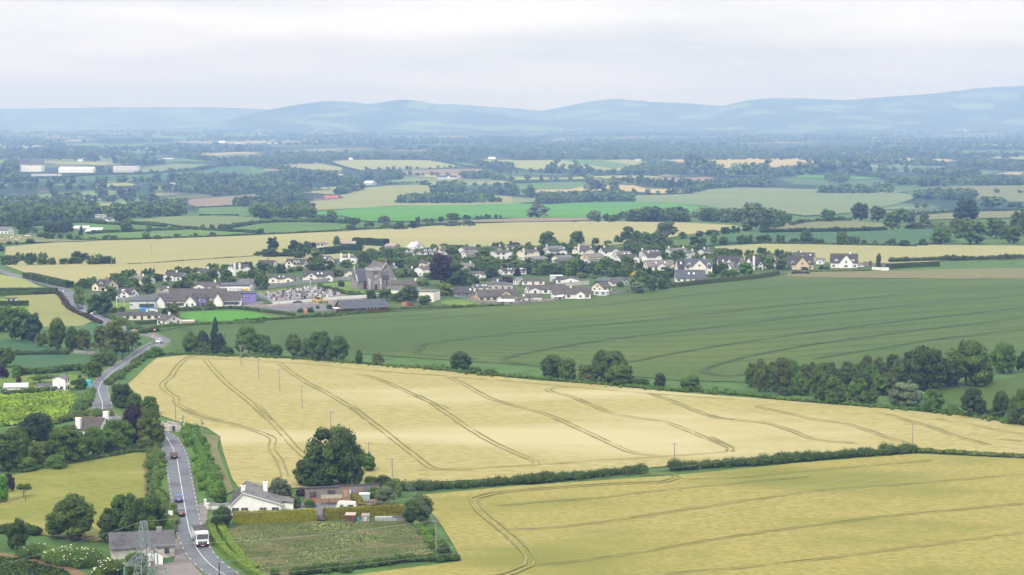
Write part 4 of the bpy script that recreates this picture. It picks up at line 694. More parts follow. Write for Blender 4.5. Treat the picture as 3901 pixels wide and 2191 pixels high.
for z, p in [('F', [(-20, 760), (560, 640), (1000, 600), (1600, 560), (2000, 520), (2532, 520), (2532, 660), (2000, 700), (1500, 830), (1150, 880), (700, 900), (480, 800), (200, 900), (60, 900)]), ('G', [(0, 540), (400, 520), (900, 500), (1100, 420), (1700, 380), (2000, 300), (2532, 280), (2532, 640), (2200, 650), (2100, 520), (1700, 520), (1400, 520), (1000, 570), (600, 600), (300, 640), (0, 640)]),
 ('H', [(0, 300), (900, 250), (2532, 220), (2532, 640), (2100, 620), (1700, 640), (1300, 700), (1000, 760), (300, 660), (0, 640)]), ('I', [(0, 300), (900, 250), (2000, 250), (2532, 330), (2532, 660), (1900, 520), (1650, 720), (1300, 800), (1100, 620), (700, 640), (400, 640), (0, 600)]), ('J', [(0, 400), (600, 440), (940, 440), (940, 560), (500, 600), (0, 660)])]:
    wood(z, p, 8.5, 5.0, 4.2, ['mr', 'dr', 'or', 'mr', 'lr', 'dr', 'mt', 'kr'])
# far belt of woods and hedgerows out to the foot of the hills
r = AUTO
for _ in range(13500):
    y = 5900 * (15000 / 5900) ** r.random(); x = r.uniform(-1, 1) * (y * .27 + 60)
    nz = math.sin(x / 410 + y / 1100) + math.sin(x / 230 - y / 560 + 2) + .8 * math.sin(x / 120 + y / 330) + .9 * math.sin(y / 190 + math.sin(x / 500))
    if nz > r.normal(.25, .5): q = r.uniform(.7, 1.4); put(x, y, 13 * q, 10 * q, MIX)

def place_trees():
    RA = np.array(ROAD)
    def blocked(t):
        if t['y'] > 1700: return False
        if np.min(np.hypot(RA[:, 0] - t['x'], RA[:, 1] - t['y'])) < 7: return True
        for hx, hy, hw, dep, az in FOOT:
            dx, dy = t['x'] - hx, t['y'] - hy; lx = dx * math.cos(az) - dy * math.sin(az); ly = dx * math.sin(az) + dy * math.cos(az)
            if abs(lx) < hw + 1.5 and -dep - 24 < ly < dep + 2: return True
        return False
    TREES[:] = [t for t in TREES if t['row'] or not blocked(t)]
    named = [t for t in TREES if t['row']]; rest = [t for t in TREES if not t['row']]
    named.sort(key=lambda t: -t['px']); lim = 300
    nt = [t for t in named if t['s'] != 'u']; nb = [t for t in named if t['s'] == 'u']
    rest += nt[lim:]; keep = nt[:lim] + nb[:200]; rest += nb[200:]
    count = {}
    for t in sorted(keep, key=lambda t: t['u']):
        key = (t['row'], t['c'], t['s']); count.setdefault(key, []).append(t)
    rr = random.Random(4)
    for key, L in count.items():
        row, c, s = key
        for i, t in enumerate(L):
            bush = s == 'u'; noun = 'bush' if bush else 'tree'; sh = 'rounded' if bush else SHW[s]
            pos = '' if len(L) == 1 else (('left of two, ' if i == 0 else 'right of two, ') if len(L) == 2 else f'{ordn(i)} from left, ')
            sh_ = sh
            lab = f'{COLW[c]} {sh_} {noun}, {pos}{row}'
            if len(lab.split()) > 15: lab = f'{COLW[c]} {noun}, {pos}{row}' if len(SHW[s].split()) > 1 else f'{COLW[c]} {sh_} {noun}, {pos}{row}'
            d = t['y']; lod = 'hi' if d < 820 else 'mid' if d < 2300 else 'far'; var = rr.randrange(4)
            o = thing('bush' if bush else {'k': 'conifer_tree', 'p': 'pine_tree'}.get(s, 'broadleaf_tree'), lab, noun, (t['x'], t['y'], hz(t['x'], t['y'])), rr.uniform(0, 6.28), 'bushes ' + row if bush else 'trees ' + row)
            o.scale = (t['w'], t['w'], t['h'])
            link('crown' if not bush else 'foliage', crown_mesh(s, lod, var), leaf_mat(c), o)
            if not bush: link('trunk', trunk_mesh(s, var), MAT_BARK, o)
    # the far mass of trees: one object
    Vs, Fs, Ts, Cs = [], [], [], []; n0 = 0
    LOD['tiny'] = (110, .13, 7)
    protos = {}
    for t in rest:
        lod = 'far' if t['y'] < 2000 else 'tiny'; s = t['s'] if t['s'] in 'rtdk' else 'r'; var = AUTO.integers(3); key = (s, lod, int(var))
        if key not in protos:
            rg = np.random.default_rng(int(var) * 31 + len(lod)); n, leaf, k = LOD[lod]; C, R = lumps(s, rg, k); C[:, 2] -= .08
            protos[key] = leaves_on_lumps(C, R, n, leaf, rg, core=.8)
        V, F, T = protos[key]; a = AUTO.uniform(0, 6.28); ca, sa = math.cos(a), math.sin(a)
        X = (V[:, 0] * ca - V[:, 1] * sa) * t['w'] + t['x']; Y = (V[:, 0] * sa + V[:, 1] * ca) * t['w'] + t['y']; Z = V[:, 2] * t['h'] + hz(t['x'], t['y'])
        Vs.append(np.stack([X, Y, Z], 1)); Fs.append(F + n0); n0 += len(V)
        Ts.append(T); A = np.array(LEAF[t['c']][0]); B = np.array(LEAF[t['c']][1]); q = AUTO.uniform(.75, 1.25) * np.interp(t['y'], [1500, 3500], [1.0, 1.1])  # leaf colour raised with distance, painting in some haze
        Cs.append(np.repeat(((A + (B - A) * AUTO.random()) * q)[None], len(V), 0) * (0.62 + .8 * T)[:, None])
    V = np.concatenate(Vs); F = np.concatenate(Fs); C = np.concatenate(Cs)
    me = np_mesh('distant_trees', V, F, False)
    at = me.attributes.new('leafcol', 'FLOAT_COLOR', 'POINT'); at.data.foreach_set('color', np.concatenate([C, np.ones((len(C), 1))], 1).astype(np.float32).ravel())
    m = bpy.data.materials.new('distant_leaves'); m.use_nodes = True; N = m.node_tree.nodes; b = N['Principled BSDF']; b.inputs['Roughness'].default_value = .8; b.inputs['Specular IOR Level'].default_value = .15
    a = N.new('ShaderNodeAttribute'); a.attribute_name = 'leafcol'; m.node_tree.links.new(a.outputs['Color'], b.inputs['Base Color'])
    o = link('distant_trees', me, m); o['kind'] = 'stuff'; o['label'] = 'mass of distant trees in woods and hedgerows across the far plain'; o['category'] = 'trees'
    print('trees', len(keep), 'mass', len(rest), 'faces', len(F))

# ------------------------------------------------------------------ hedges
def hedge(name, label, z, pts, h, w, c, style='bushy', cat='hedge', group=None, gap=0.0, flower=0):
    P = smooth_line(gs(z, pts), 1.0); P = np.array(P); d = P[:, 1].mean(); n0 = len(P)
    L = np.linalg.norm(np.diff(P, axis=0), axis=1).sum(); r = np.random.default_rng(int(abs(P[0, 0] * 7 + P[0, 1])) % 9973)
    leaf = max(0.13, 0.55 * 3.81 / ppm(d)); Z = hgt(P[:, 0], P[:, 1])
    mx = 9000 if d < 900 else 5000
    if style == 'clipped':
        T = np.gradient(P, axis=0); T /= np.linalg.norm(T, axis=1)[:, None] + 1e-9; Nn = np.stack([T[:, 1], -T[:, 0]], 1)
        n = int(min(mx * 2, L * (2 * h + w) / (leaf ** 2) * 2.2)); i = r.integers(0, n0, n); f = r.random(n) * (2 * h + w)
        side = np.where(f < h, -1, np.where(f < 2 * h, 1, 0)); zz = np.where(side == 0, h, r.random(n) * h); off = np.where(side == 0, (r.random(n) - .5) * w, side * w / 2)
        wob = .10 * h * np.sin(P[i, 0] * 1.1 + P[i, 1] * .7) + r.normal(0, .05, n) * h
        al_ = r.uniform(-.55, .55, n)
        C = np.stack([P[i, 0] + Nn[i, 0] * off + T[i, 0] * al_, P[i, 1] + Nn[i, 1] * off + T[i, 1] * al_, Z[i] + zz + np.where(side == 0, wob * .5, 0)], 1) + r.normal(0, .05, (n, 3))
        nrm = np.stack([Nn[i, 0] * side, Nn[i, 1] * side, np.where(side == 0, 1, .25)], 1) + r.normal(0, .4, (n, 3)); nrm /= np.linalg.norm(nrm, axis=1)[:, None]
        A = np.cross(nrm, r.normal(0, 1, (n, 3))); A /= np.linalg.norm(A, axis=1)[:, None]; B = np.cross(nrm, A); s = leaf * r.uniform(.5, 1.3, n); A *= s[:, None]; B *= s[:, None] * .8
        V = np.stack([C - A, C - B, C + A, C + B], 1).reshape(-1, 3); F = np.arange(4 * n).reshape(n, 4); T_ = np.repeat(np.clip(r.random(n) * .7 + .15 + .12 * np.sin(P[i, 0] * .37) * np.sin(zz * 2.1 + P[i, 0] * .2), 0, 1), 4)
        # solid core
        a, b = P - Nn * w * .44, P + Nn * w * .44
        cv = np.concatenate([np.c_[a, Z - .3], np.c_[a, Z + h * .95], np.c_[b, Z + h * .95], np.c_[b, Z - .3]]); k = len(V); q = []
        for j in range(n0 - 1):
            for e in range(3): q.append((k + e * n0 + j, k + e * n0 + j + 1, k + (e + 1) * n0 + j + 1, k + (e + 1) * n0 + j))
        for j in (0, n0 - 1): q.append((k + j, k + n0 + j, k + 2 * n0 + j, k + 3 * n0 + j))
        V = np.concatenate([V, cv]); F = np.concatenate([F, np.array(q)]); T_ = np.concatenate([T_, np.full(len(cv), .3)])
    else:
        stp = max(.8, .42 * w); k = max(2, int(L / stp) * max(1, int(round(w / 2.2)))); k = min(k, 420); i = np.sort(r.integers(0, n0, k))
        hv = h * np.clip(.72 + .28 * np.sin(P[i, 0] / 7.3 + P[i, 1] / 9.1) + r.normal(0, .18, k), .4, 1.35)
        R = np.clip(r.uniform(.38, .6, k) * np.minimum(w, hv * 1.2), .3, None)
        C = np.stack([P[i, 0] + r.uniform(-.5, .5, k) * max(0, w - R.mean() * 1.2), P[i, 1] + r.uniform(-.5, .5, k) * max(0, w - R.mean() * 1.2), np.maximum(hv - R, R * .3)], 1)
        kk = max(2, min(260, int(L / max(.8, h * .55)))); ii = np.linspace(0, n0 - 1, kk).astype(int); Rb = np.full(kk, min(h * .5, w * .5)) * r.uniform(.85, 1.15, kk)
        C = np.concatenate([C, np.stack([P[ii, 0], P[ii, 1], Rb * .75], 1)]); R = np.concatenate([R, Rb]); hv = np.concatenate([hv, Rb])
        n = int(min(mx * 2.2, L * (h * 2 + w) / leaf ** 2 * 2.0)); V, F, T_ = leaves_on_lumps(C, R, n, leaf, r, core=.8, zmin=-.2, keep=.6); V[:, 2] += hgt(V[:, 0], V[:, 1])
    me = tint_mesh(name, V, F, T_); o = link(name, me, leaf_mat(c)); tag(o, label, cat, group)
    if flower:
        m = MB(); idx = r.integers(0, max(1, len(V) // 4 - 1), flower)
        for q in idx:
            p = V[4 * q:4 * q + 4].mean(0); s = .17
            if p[2] < hz(p[0], p[1]) + h * .45: continue
            m.add([(p[0] - s, p[1] - s * .3, p[2] + .1), (p[0] + s, p[1] - s * .3, p[2] + .1), (p[0] + s * .8, p[1] + s, p[2] + .22), (p[0] - s * .8, p[1] + s, p[2] + .22)], [(0, 1, 2, 3)])
        m.obj('blossom', MAT_BLOSSOM, o)
    return o
MAT_BLOSSOM = pmat('cream_blossom', (.62, .58, .42), (.5, .47, .3), scale=4)
hedge('hedge', 'bushy bright green hedge between the hay field fence and the road', 'A', [(1342, 335), (1345, 450), (1342, 560), (1338, 660), (1335, 740), (1400, 820), (1430, 950)], 2.0, 5.2, 'm')
hedge('hedge', 'thick bushy hedge along the right side of the road beside the track', 'A', [(1565, 190), (1600, 230), (1680, 310), (1725, 420), (1760, 520), (1790, 620), (1815, 700), (1840, 770)], 2.4, 6.5, 'b')
hedge('hedge', 'clipped roadside hedge right beside the white truck', 'A', [(1808, 1015), (1842, 1130), (1905, 1225), (1990, 1312), (2090, 1392), (2230, 1475), (2380, 1540)], 1.3, 1.5, 'l', 'clipped')
hedge('hedge', 'second clipped hedge on the meadow side, parallel to the roadside hedge', 'A', [(1880, 1020), (1950, 1135), (2010, 1230), (2085, 1325), (2190, 1415)], 1.2, 1.6, 'l', 'clipped')
hedge('hedge', 'square clipped golden conifer hedge in front of the white bungalow', 'B', [(450, 1005), (620, 998), (800, 992), (960, 985), (1120, 980)], 2.7, 1.8, 'g', 'clipped')
hedge('hedge', 'square clipped golden conifer hedge behind the garden sheds', 'B', [(1225, 972), (1400, 962), (1600, 950), (1870, 938)], 2.6, 1.8, 'g', 'clipped')
hedge('hedge', 'short golden hedge running back beside the white caravan', 'B', [(1530, 895), (1500, 850), (1460, 815)], 2.0, 1.6, 'g', 'clipped')
hedge('hedge', 'low bushy hedge along the bottom of the meadow', 'B', [(960, 1455), (1180, 1425), (1400, 1400), (1750, 1360), (1900, 1335), (2330, 1325)], 1.8, 3.0, 'd')
hedge('hedge', 'overgrown bank at the right end of the meadow by the pole', 'B', [(2000, 1020), (2080, 1100), (2150, 1180), (2230, 1280)], 1.3, 4.0, 'm')
hedge('hedge', 'long bushy hedge dividing the two golden fields', 'R', [(-30, 292), (120, 285), (250, 280), (450, 266), (600, 256), (800, 238), (1020, 216)], 2.6, 3.6, 'd')
hedge('hedge', 'dark bushy hedge right of the gap between the golden fields', 'R', [(1145, 207), (1300, 196), (1500, 182), (1700, 166), (1900, 150), (2040, 140), (2120, 134)], 2.8, 3.8, 'd')
hedge('hedge', 'low trimmed hedge running to the right edge between golden fields', 'R', [(2130, 132), (2250, 138), (2400, 147), (2640, 160)], 1.5, 2.0, 'o')
hedge('hedge', 'weedy bank under the trees at the top of the golden field', 'P', [(140, 388), (400, 385), (700, 400), (1000, 408), (1300, 425), (1800, 462), (2050, 482), (2300, 500), (2576, 520)], 1.2, 6.0, 'm')
hedge('hedge', 'overgrown ditch strip between the golden and green fields', 'Q', [(60, 335), (500, 382), (1000, 422), (1500, 468), (2100, 512), (2576, 535)], 1.3, 7.0, 'm')
hedge('hedge', 'grassy bank below the wood at the right', 'O', [(0, 455), (300, 490), (800, 540), (1300, 578), (1800, 620), (2100, 655), (2400, 700), (2640, 740)], 1.3, 7.0, 'm')
hedge('hedge', 'hedge along the village edge above the green crop, left half', 'G', [(0, 1262), (300, 1245), (500, 1232), (800, 1212), (1000, 1196), (1200, 1182)], 1.6, 3.0, 'd')
hedge('hedge', 'scrubby garden edge between the brown clubhouse and the green crop', 'G', [(1200, 1185), (1450, 1165), (1700, 1140), (1950, 1110), (2200, 1092), (2532, 1075)], 1.5, 4.5, 'm')
hedge('hedge', 'scrubby hedge below the yellow green garden lawn', 'H', [(360, 1075), (600, 1068), (800, 1062), (1000, 1055), (1250, 1045), (1500, 1030), (1700, 1020)], 1.4, 4.0, 'm')
hedge('hedge', 'tall clipped hedge with yellow top along the eastern gardens', 'I', [(1590, 790), (1800, 770), (2000, 745), (2200, 722), (2532, 690), (2900, 650), (3120, 612)], 2.6, 2.4, 'o', 'clipped')
hedge('hedge', 'long clipped hedge behind the white walled house at the right', 'J', [(2210, 560), (2400, 545), (2600, 535), (2800, 528)], 2.6, 4.5, 'd', 'clipped')
hedge('hedge', 'clipped bright hedge in front of the cream terrace', 'F', [(770, 1302), (900, 1292), (1080, 1276)], 1.8, 2.0, 'm', 'clipped')
hedge('hedge', 'bushy hedge between the road and the cream terrace garden', 'F', [(480, 1200), (600, 1260), (700, 1310), (790, 1360)], 2.4, 6.0, 'm')
hedge('hedge', 'bushy hedge by the road below the cream bungalow', 'F', [(870, 1420), (960, 1405), (1060, 1380)], 2.4, 5.0, 'd')
hedge('hedge', 'low hedge from the cream bungalow along the green crop', 'F', [(1000, 1350), (1150, 1330), (1400, 1308), (1700, 1295), (2000, 1288), (2300, 1275), (2532, 1265)], 1.4, 2.4, 'm')
hedge('hedge', 'dense hedge between the school yard and the bright lawn', 'F', [(1390, 1110), (1600, 1098), (1900, 1085), (2150, 1080), (2350, 1098), (2532, 1122), (2800, 1155), (2950, 1172)], 1.9, 3.0, 'd')
hedge('hedge', 'tall clipped hedge beside the road above the copper hedge', 'E', [(295, 600), (400, 625), (520, 655), (650, 685), (760, 706)], 3.2, 5.0, 'd', 'clipped')
hedge('hedge', 'clipped hedge at the top of the tan hay field', 'E', [(-40, 752), (200, 750), (400, 748), (610, 750)], 2.0, 3.0, 'd', 'clipped')
hedge('hedge', 'lower clipped hedge in front of the tan hay field top', 'E', [(-40, 792), (180, 790), (400, 778)], 2.0, 3.0, 'm', 'clipped')
hedge('hedge', 'copper beech hedge curving along the road by the tan hay field', 'E', [(380, 782), (500, 778), (620, 776), (670, 810), (690, 850), (730, 915), (790, 960), (890, 1010)], 1.7, 2.4, 'r')
hedge('hedge', 'short copper beech hedge below the road sign', 'E', [(920, 1015), (980, 1042), (1040, 1075), (1095, 1100)], 1.9, 3.0, 'r')
hedge('hedge', 'square dark hedge in front of the small flat roofed hut', 'E', [(-60, 908), (100, 908), (300, 905)], 2.5, 3.0, 'k', 'clipped')
hedge('hedge', 'field hedge under the tall trees left of the winding road', 'C', [(130, 535), (300, 530), (500, 528), (680, 528)], 1.8, 3.0, 'd')
hedge('hedge', 'dark hedge at the back of the white farmhouse garden', 'C', [(230, 725), (400, 718), (560, 705), (700, 690), (900, 680)], 2.3, 3.5, 'd')
hedge('hedge', 'ferny hedge between the winding road and the golden field', 'C', [(1490, 550), (1420, 590), (1350, 640), (1270, 690), (1200, 740), (1140, 790), (1100, 840)], 1.6, 4.5, 'm')
hedge('hedge', 'hedge of cream flowering bushes below the white farmhouse', 'C', [(70, 935), (200, 925), (300, 915), (480, 905), (560, 900)], 1.9, 3.0, 'm', flower=90)
hedge('hedge', 'rough hedge along the left of the winding road below the farmhouse', 'C', [(930, 900), (900, 960), (870, 1010), (830, 1060), (800, 1100)], 1.9, 4.0, 'm')
hedge('hedge', 'overgrown hedge above the house with two white chimneys', 'C', [(560, 1220), (700, 1190), (800, 1150), (950, 1140), (1100, 1150)], 2.2, 5.0, 'o')
hedge('hedge', 'elder hedge with cream flowers left of the slate cottage', 'A', [(280, 1300), (420, 1330), (560, 1350), (700, 1365), (820, 1370)], 3.6, 5.5, 'm', flower=130)
hedge('hedge', 'flowering bushes at the foot of the pylon', 'A', [(850, 1475), (930, 1440), (1010, 1450)], 2.6, 4.0, 'm', flower=90)
hedge('hedge', 'dark hedge at the left behind the elder bushes', 'A', [(-40, 1090), (80, 1085), (240, 1095), (330, 1100)], 2.0, 3.0, 'd')
hedge('hedge', 'ditch growth along the back of the hay field', 'A', [(130, 560), (400, 520), (700, 465), (950, 425), (1150, 390), (1250, 385)], 1.0, 4.0, 'd')
hedge('hedge', 'short hedge growth beside the roadside telegraph pole and white sign', 'A', [(1390, 830), (1440, 900), (1460, 1000), (1480, 1080)], 1.7, 3.0, 'o')
hedge('hedge', 'dark churchyard hedge left of the church tower', 'G', [(1140, 790), (1250, 815), (1400, 850), (1550, 885), (1730, 905)], 2.2, 3.2, 'd')
hedge('hedge', 'tall square hedge behind the farm sheds above the village', 'G', [(1640, 195), (1800, 200), (1950, 208), (2060, 215)], 5.0, 6.0, 'k', 'clipped')
hedge('hedge', 'dark curved hedge below the grey farm shed roofs', 'G', [(1190, 330), (1350, 315), (1500, 295), (1690, 275)], 4.5, 5.0, 'k', 'clipped')
hedge('hedge', 'rough scrub along the top of the village by the barley', 'D', [(790, 632), (880, 640), (1000, 640), (1100, 632), (1250, 632), (1380, 625)], 3.0, 8.0, 'm')
hedge('hedge', 'thin weedy line crossing the upper golden field', 'E', [(1400, 452), (1700, 438), (2000, 415), (2300, 395), (2576, 378), (2700, 370), (2830, 360)], .7, 1.5, 'o')
hedge('hedge', 'purple brown scrub heap at the end of the clipped hedge', 'J', [(1040, 625), (1120, 622), (1220, 625)], 1.6, 3.0, 'r')
hedge('hedge', 'low green bank in front of the cream and white houses', 'J', [(1230, 600), (1500, 598), (1800, 592), (2000, 588)], .9, 4.0, 'm')
# far field hedges: each its own thing
FARH = [('L', [(60, 1335), (300, 1318), (740, 1316), (850, 1330)], 3.2, 'd', 'below the bushy row left of the bright green field'), ('Y', [(0, 1165), (250, 1150), (450, 1172), (700, 1190), (1000, 1190), (1250, 1218)], 2.6, 'd', 'around the small pasture left of the village'),
 ('Y', [(790, 1150), (900, 1130), (1050, 1105), (1210, 1085)], 3.4, 'd', 'climbing between two pastures left of the village'), ('X', [(480, 1110), (700, 1095), (1140, 1060), (1500, 1090), (1700, 1105)], 4.0, 'd', 'in front of the white house with the parked coach'),
 ('X', [(1880, 1085), (2100, 1098), (2290, 1120)], 3.6, 'd', 'right of the round lone tree in the pasture'), ('X', [(1230, 1220), (1500, 1200), (1900, 1190), (2300, 1178), (2576, 1165)], 2.4, 'd', 'below the silver barn roofs'), ('X', [(0, 1115), (220, 1115)], 3.5, 'd', 'beside the white house at the left edge'),
 ('Y', [(430, 855), (700, 845), (920, 830)], 2.0, 'k', 'under the brown ploughed field'), ('Y', [(450, 968), (700, 966), (980, 978)], 2.0, 'k', 'above the sage coloured hill field'), ('X', [(1350, 862), (1500, 855), (1800, 838), (2100, 820), (2400, 795)], 2.4, 'd', 'between the yellow and brown strips at the left'),
 ('L', [(1370, 730), (1700, 724), (2000, 775), (2350, 830), (2495, 845)], 3.0, 'k', 'edging the pale yellow field in the distance'), ('L', [(780, 755), (900, 795), (1040, 830)], 3.5, 'k', 'between two pale fields far off'), ('M', [(700, 1062), (1090, 1052)], 1.5, 'd', 'at the top of the bright green field'),
 ('M', [(0, 880), (300, 878), (560, 870)], 2.2, 'k', 'above the dark green strip'), ('M', [(600, 815), (1000, 815), (1300, 818)], 3.0, 'k', 'below the distant yellow field'), ('M', [(1060, 995), (1300, 990), (1600, 982)], 2.2, 'k', 'above the large sage field'),
 ('N', [(0, 1205), (300, 1200), (700, 1195), (1000, 1185)], 3.2, 'k', 'between rough grass and green crop at the right'), ('N', [(40, 1140), (250, 1132), (480, 1118), (720, 1112)], 2.4, 'd', 'above the rough grass strip at the right'), ('N', [(1250, 1060), (1400, 1050), (1560, 1040), (1800, 1030), (2128, 1032)], 3.2, 'd', 'behind the big dark tree at the right'),
 ('N', [(-300, 1290), (0, 1296), (200, 1300), (500, 1304), (900, 1312), (1250, 1318)], 1.6, 'd', 'along the far side of the right barley strip'), ('K', [(300, 905), (600, 895), (1000, 865), (1300, 862), (1500, 852), (1800, 833)], 4.0, 'k', 'below the pale factory buildings'), ('K', [(0, 652), (560, 640), (1020, 645)], 5.0, 'k', 'across the pale field at the far left'),
 ('D', [(180, 606), (300, 605), (500, 598), (700, 590), (860, 582)], 1.8, 'd', 'along the upper edge of the pale golden field'), ('D', [(860, 580), (1000, 575), (1100, 566), (1190, 566)], 2.2, 'm', 'at the middle of the golden field top edge'), ('D', [(2240, 660), (2330, 657), (2420, 655), (2640, 650)], 3.0, 'd', 'at the right end of the right barley strip')]
for z, p, h, c, w in FARH: hedge('hedge', f'{COLW[c]} field hedge {w}', z, p, h, h * 1.2, c, group='field hedges in the distance')

# ------------------------------------------------------------------ leafy ground cover nobody could count
def in_poly(X, Y, P):
    c = np.zeros(len(X), bool); j = len(P) - 1
    for i in range(len(P)):
        k = ((P[i][1] > Y) != (P[j][1] > Y)) & (X < (P[j][0] - P[i][0]) * (Y - P[i][1]) / (P[j][1] - P[i][1] + 1e-9) + P[i][0]); c ^= k; j = i
    return c
def cover(name, label, z, pts, n, size, col, up=.5, tall=1.0, rows=0):
    P = gs(z, pts); A = np.array(P); r = np.random.default_rng(len(name)); x = r.uniform(A[:, 0].min(), A[:, 0].max(), n); y = r.uniform(A[:, 1].min(), A[:, 1].max(), n)
    if rows: x = x + 0.0; q = x * .35 + y; y = y - (q - np.round(q / rows) * rows) * .8
    k = in_poly(x, y, P); x, y = x[k], y[k]; n = len(x); cl = np.sin(x / 4.1 + np.sin(y / 6.3)) * np.sin(y / 5.2 + 1) + r.normal(0, .4, n)
    s = size * r.uniform(.6, 1.4, n) * (1 + .25 * cl); C = np.stack([x, y, hgt(x, y) + .3 + s * .3 * tall], 1)
    N = r.normal(0, .6, (n, 3)) + np.array([0, -.2, up]); N /= np.linalg.norm(N, axis=1)[:, None]; a = np.cross(N, r.normal(0, 1, (n, 3))); a /= np.linalg.norm(a, axis=1)[:, None]; b = np.cross(N, a) * s[:, None] * tall; a *= s[:, None]
    V = np.stack([C - a, C - b, C + a, C + b], 1).reshape(-1, 3); me = tint_mesh(name, V, np.arange(4 * n).reshape(n, 4), np.repeat(np.clip(.55 + .3 * cl + r.normal(0, .12, n), 0, 1), 4))
    o = link(name, me, leaf_mat(col)); o['kind'] = 'stuff'; o['label'] = label; o['category'] = 'ground cover'
LEAF['f'] = ((.13, .20, .018), (.17, .24, .024)); COLW['f'] = 'yellow green'; LEAF['t'] = ((.100, .125, .032), (.135, .15, .046)); COLW['t'] = 'straw'
cover('leafy_crop', 'yellow green leafy growth covering the field left of the winding road', 'C', [(-60, 965), (300, 940), (700, 905), (745, 960), (720, 1060), (650, 1140), (560, 1195), (200, 1235), (-60, 1255)], 16000, .55, 'f')
cover('potato_crop', 'dark green rows of crop plants in the bottom left corner', 'A', [(-120, 1288), (0, 1293), (200, 1325), (400, 1375), (555, 1415), (650, 1500), (-120, 1575)], 9000, .3, 'd', rows=1.6)
cover('meadow_grass', 'tall seeding grass across the meadow by the golden hedge', 'B', [(370, 1070), (600, 1020), (1130, 1000), (1380, 1000), (1880, 970), (1980, 1050), (2080, 1160), (2140, 1275), (1900, 1295), (1500, 1350), (1000, 1435), (800, 1480), (600, 1380), (500, 1280), (400, 1180)], 12000, .15, 't', up=1.3)
# ================================================================== buildings
FOOT = []
def wallm(n, c1, c2=None, **k): return pmat('render_' + n, c1, c2 or tuple(v * .88 for v in c1), scale=.6, rough=.9, spec=.2, bump=.05, bscale=20, **k)
WALL = {'w': wallm('white', (.82, .81, .79)), 'c': wallm('cream', (.74, .68, .55)), 'p': wallm('pale_cream', (.78, .74, .66)), 'y': wallm('yellow', (.72, .62, .42)), 'o': wallm('ochre', (.60, .49, .33)),
        'g': wallm('grey', (.50, .49, .47)), 't': wallm('stone', (.29, .27, .25), (.19, .175, .165)), 'u': wallm('purple', (.25, .20, .52)), 'b': wallm('brown_timber', (.13, .065, .04)), 'n': wallm('green_paint', (.12, .20, .17)), 'k': wallm('dark', (.08, .08, .085)), 'l': wallm('light_grey', (.62, .62, .63))}
def roofm(n, c1, c2, **k):
    c1, c2 = tuple(v * .52 for v in c1), tuple(v * .52 for v in c2); return pmat('roof_' + n, c1, c2, scale=1.2, stretch=(1, 1, 2.5), rough=.75, spec=.35, bump=.15, bscale=9, c3=tuple(v * .72 for v in c1), scale3=.35, **k)
ROOF = {'d': roofm('dark_tiles', (.085, .078, .080), (.115, .105, .105)), 'b': roofm('brown_tiles', (.125, .102, .098), (.16, .134, .126)), 's': roofm('blue_slate', (.115, .125, .155), (.15, .16, .19)), 'g': roofm('grey_tiles', (.22, .21, .21), (.27, .255, .25)),
        't': roofm('taupe_tiles', (.26, .22, .205), (.31, .27, .25)), 'l': roofm('pale_metal', (.8, .84, .88), (.9, .94, 1.0)), 'r': roofm('rusty_iron', (.5, .36, .3), (.6, .52, .5)), 'e': roofm('red_iron', (.62, .14, .12), (.75, .2, .17)), 'n': roofm('green_felt', (.11, .15, .145), (.14, .18, .17)), 'w': roofm('white_sheet', (1.3, 1.32, 1.35), (1.2, 1.22, 1.25))}
MAT_PANE = pmat('window_glass', (.045, .05, .06), (.10, .11, .13), scale=.7, rough=.12, spec=.6)
MAT_SKY = pmat('rooflight_glass', (.62, .66, .72), (.7, .73, .78), scale=.5, rough=.15, spec=.6)
MAT_FRW = pmat('white_frames', (.72, .72, .70)); MAT_FRB = pmat('brown_frames', (.10, .045, .03))
MAT_DOOR = pmat('painted_door', (.13, .03, .03), (.10, .03, .03)); MAT_TRIM = pmat('fascia_white', (.66, .66, .65))
MAT_POT = pmat('clay_pots', (.38, .2, .13), (.3, .16, .1)); MAT_RIDGE = pmat('ridge_tiles', (.26, .13, .10), (.2, .11, .09))
def window(parent, x, y, z, w, h, ax='y', frame=None, sgn=-1):
    """window on a wall whose outward normal is sgn*axis; (x, y, z) is the middle of the opening on the wall face"""
    f = MB(); p = MB(); e = .07; a, b = .06, .10
    if ax == 'y': f.box(x - w / 2 - e, x + w / 2 + e, *sorted((y, y + sgn * a)), z - h / 2 - e, z + h / 2 + e); p.box(x - w / 2, x - .03, *sorted((y + sgn * .02, y + sgn * b)), z - h / 2, z + h / 2); p.box(x + .03, x + w / 2, *sorted((y + sgn * .02, y + sgn * b)), z - h / 2, z + h / 2)
    else: f.box(*sorted((x, x + sgn * a)), y - w / 2 - e, y + w / 2 + e, z - h / 2 - e, z + h / 2 + e); p.box(*sorted((x + sgn * .02, x + sgn * b)), y - w / 2, y - .03, z - h / 2, z + h / 2); p.box(*sorted((x + sgn * .02, x + sgn * b)), y + .03, y + w / 2, z - h / 2, z + h / 2)
    o = f.obj('window', frame or MAT_FRW, parent); p.obj('pane', MAT_PANE, o); return o
def gable_roof(m, x0, x1, W, he, hr, ov=.35, th=.16, y=0.0):
    s = (hr - he) / (W / 2); yo = W / 2 + ov; ze = he - s * ov
    for sg in (-1, 1):
        pr = [(y, hr + .02), (y + sg * yo, ze + .02), (y + sg * yo, ze + th + .02), (y, hr + th + .02)]
        m.prism(pr if sg < 0 else pr[::-1], 'x', x0 - ov, x1 + ov)
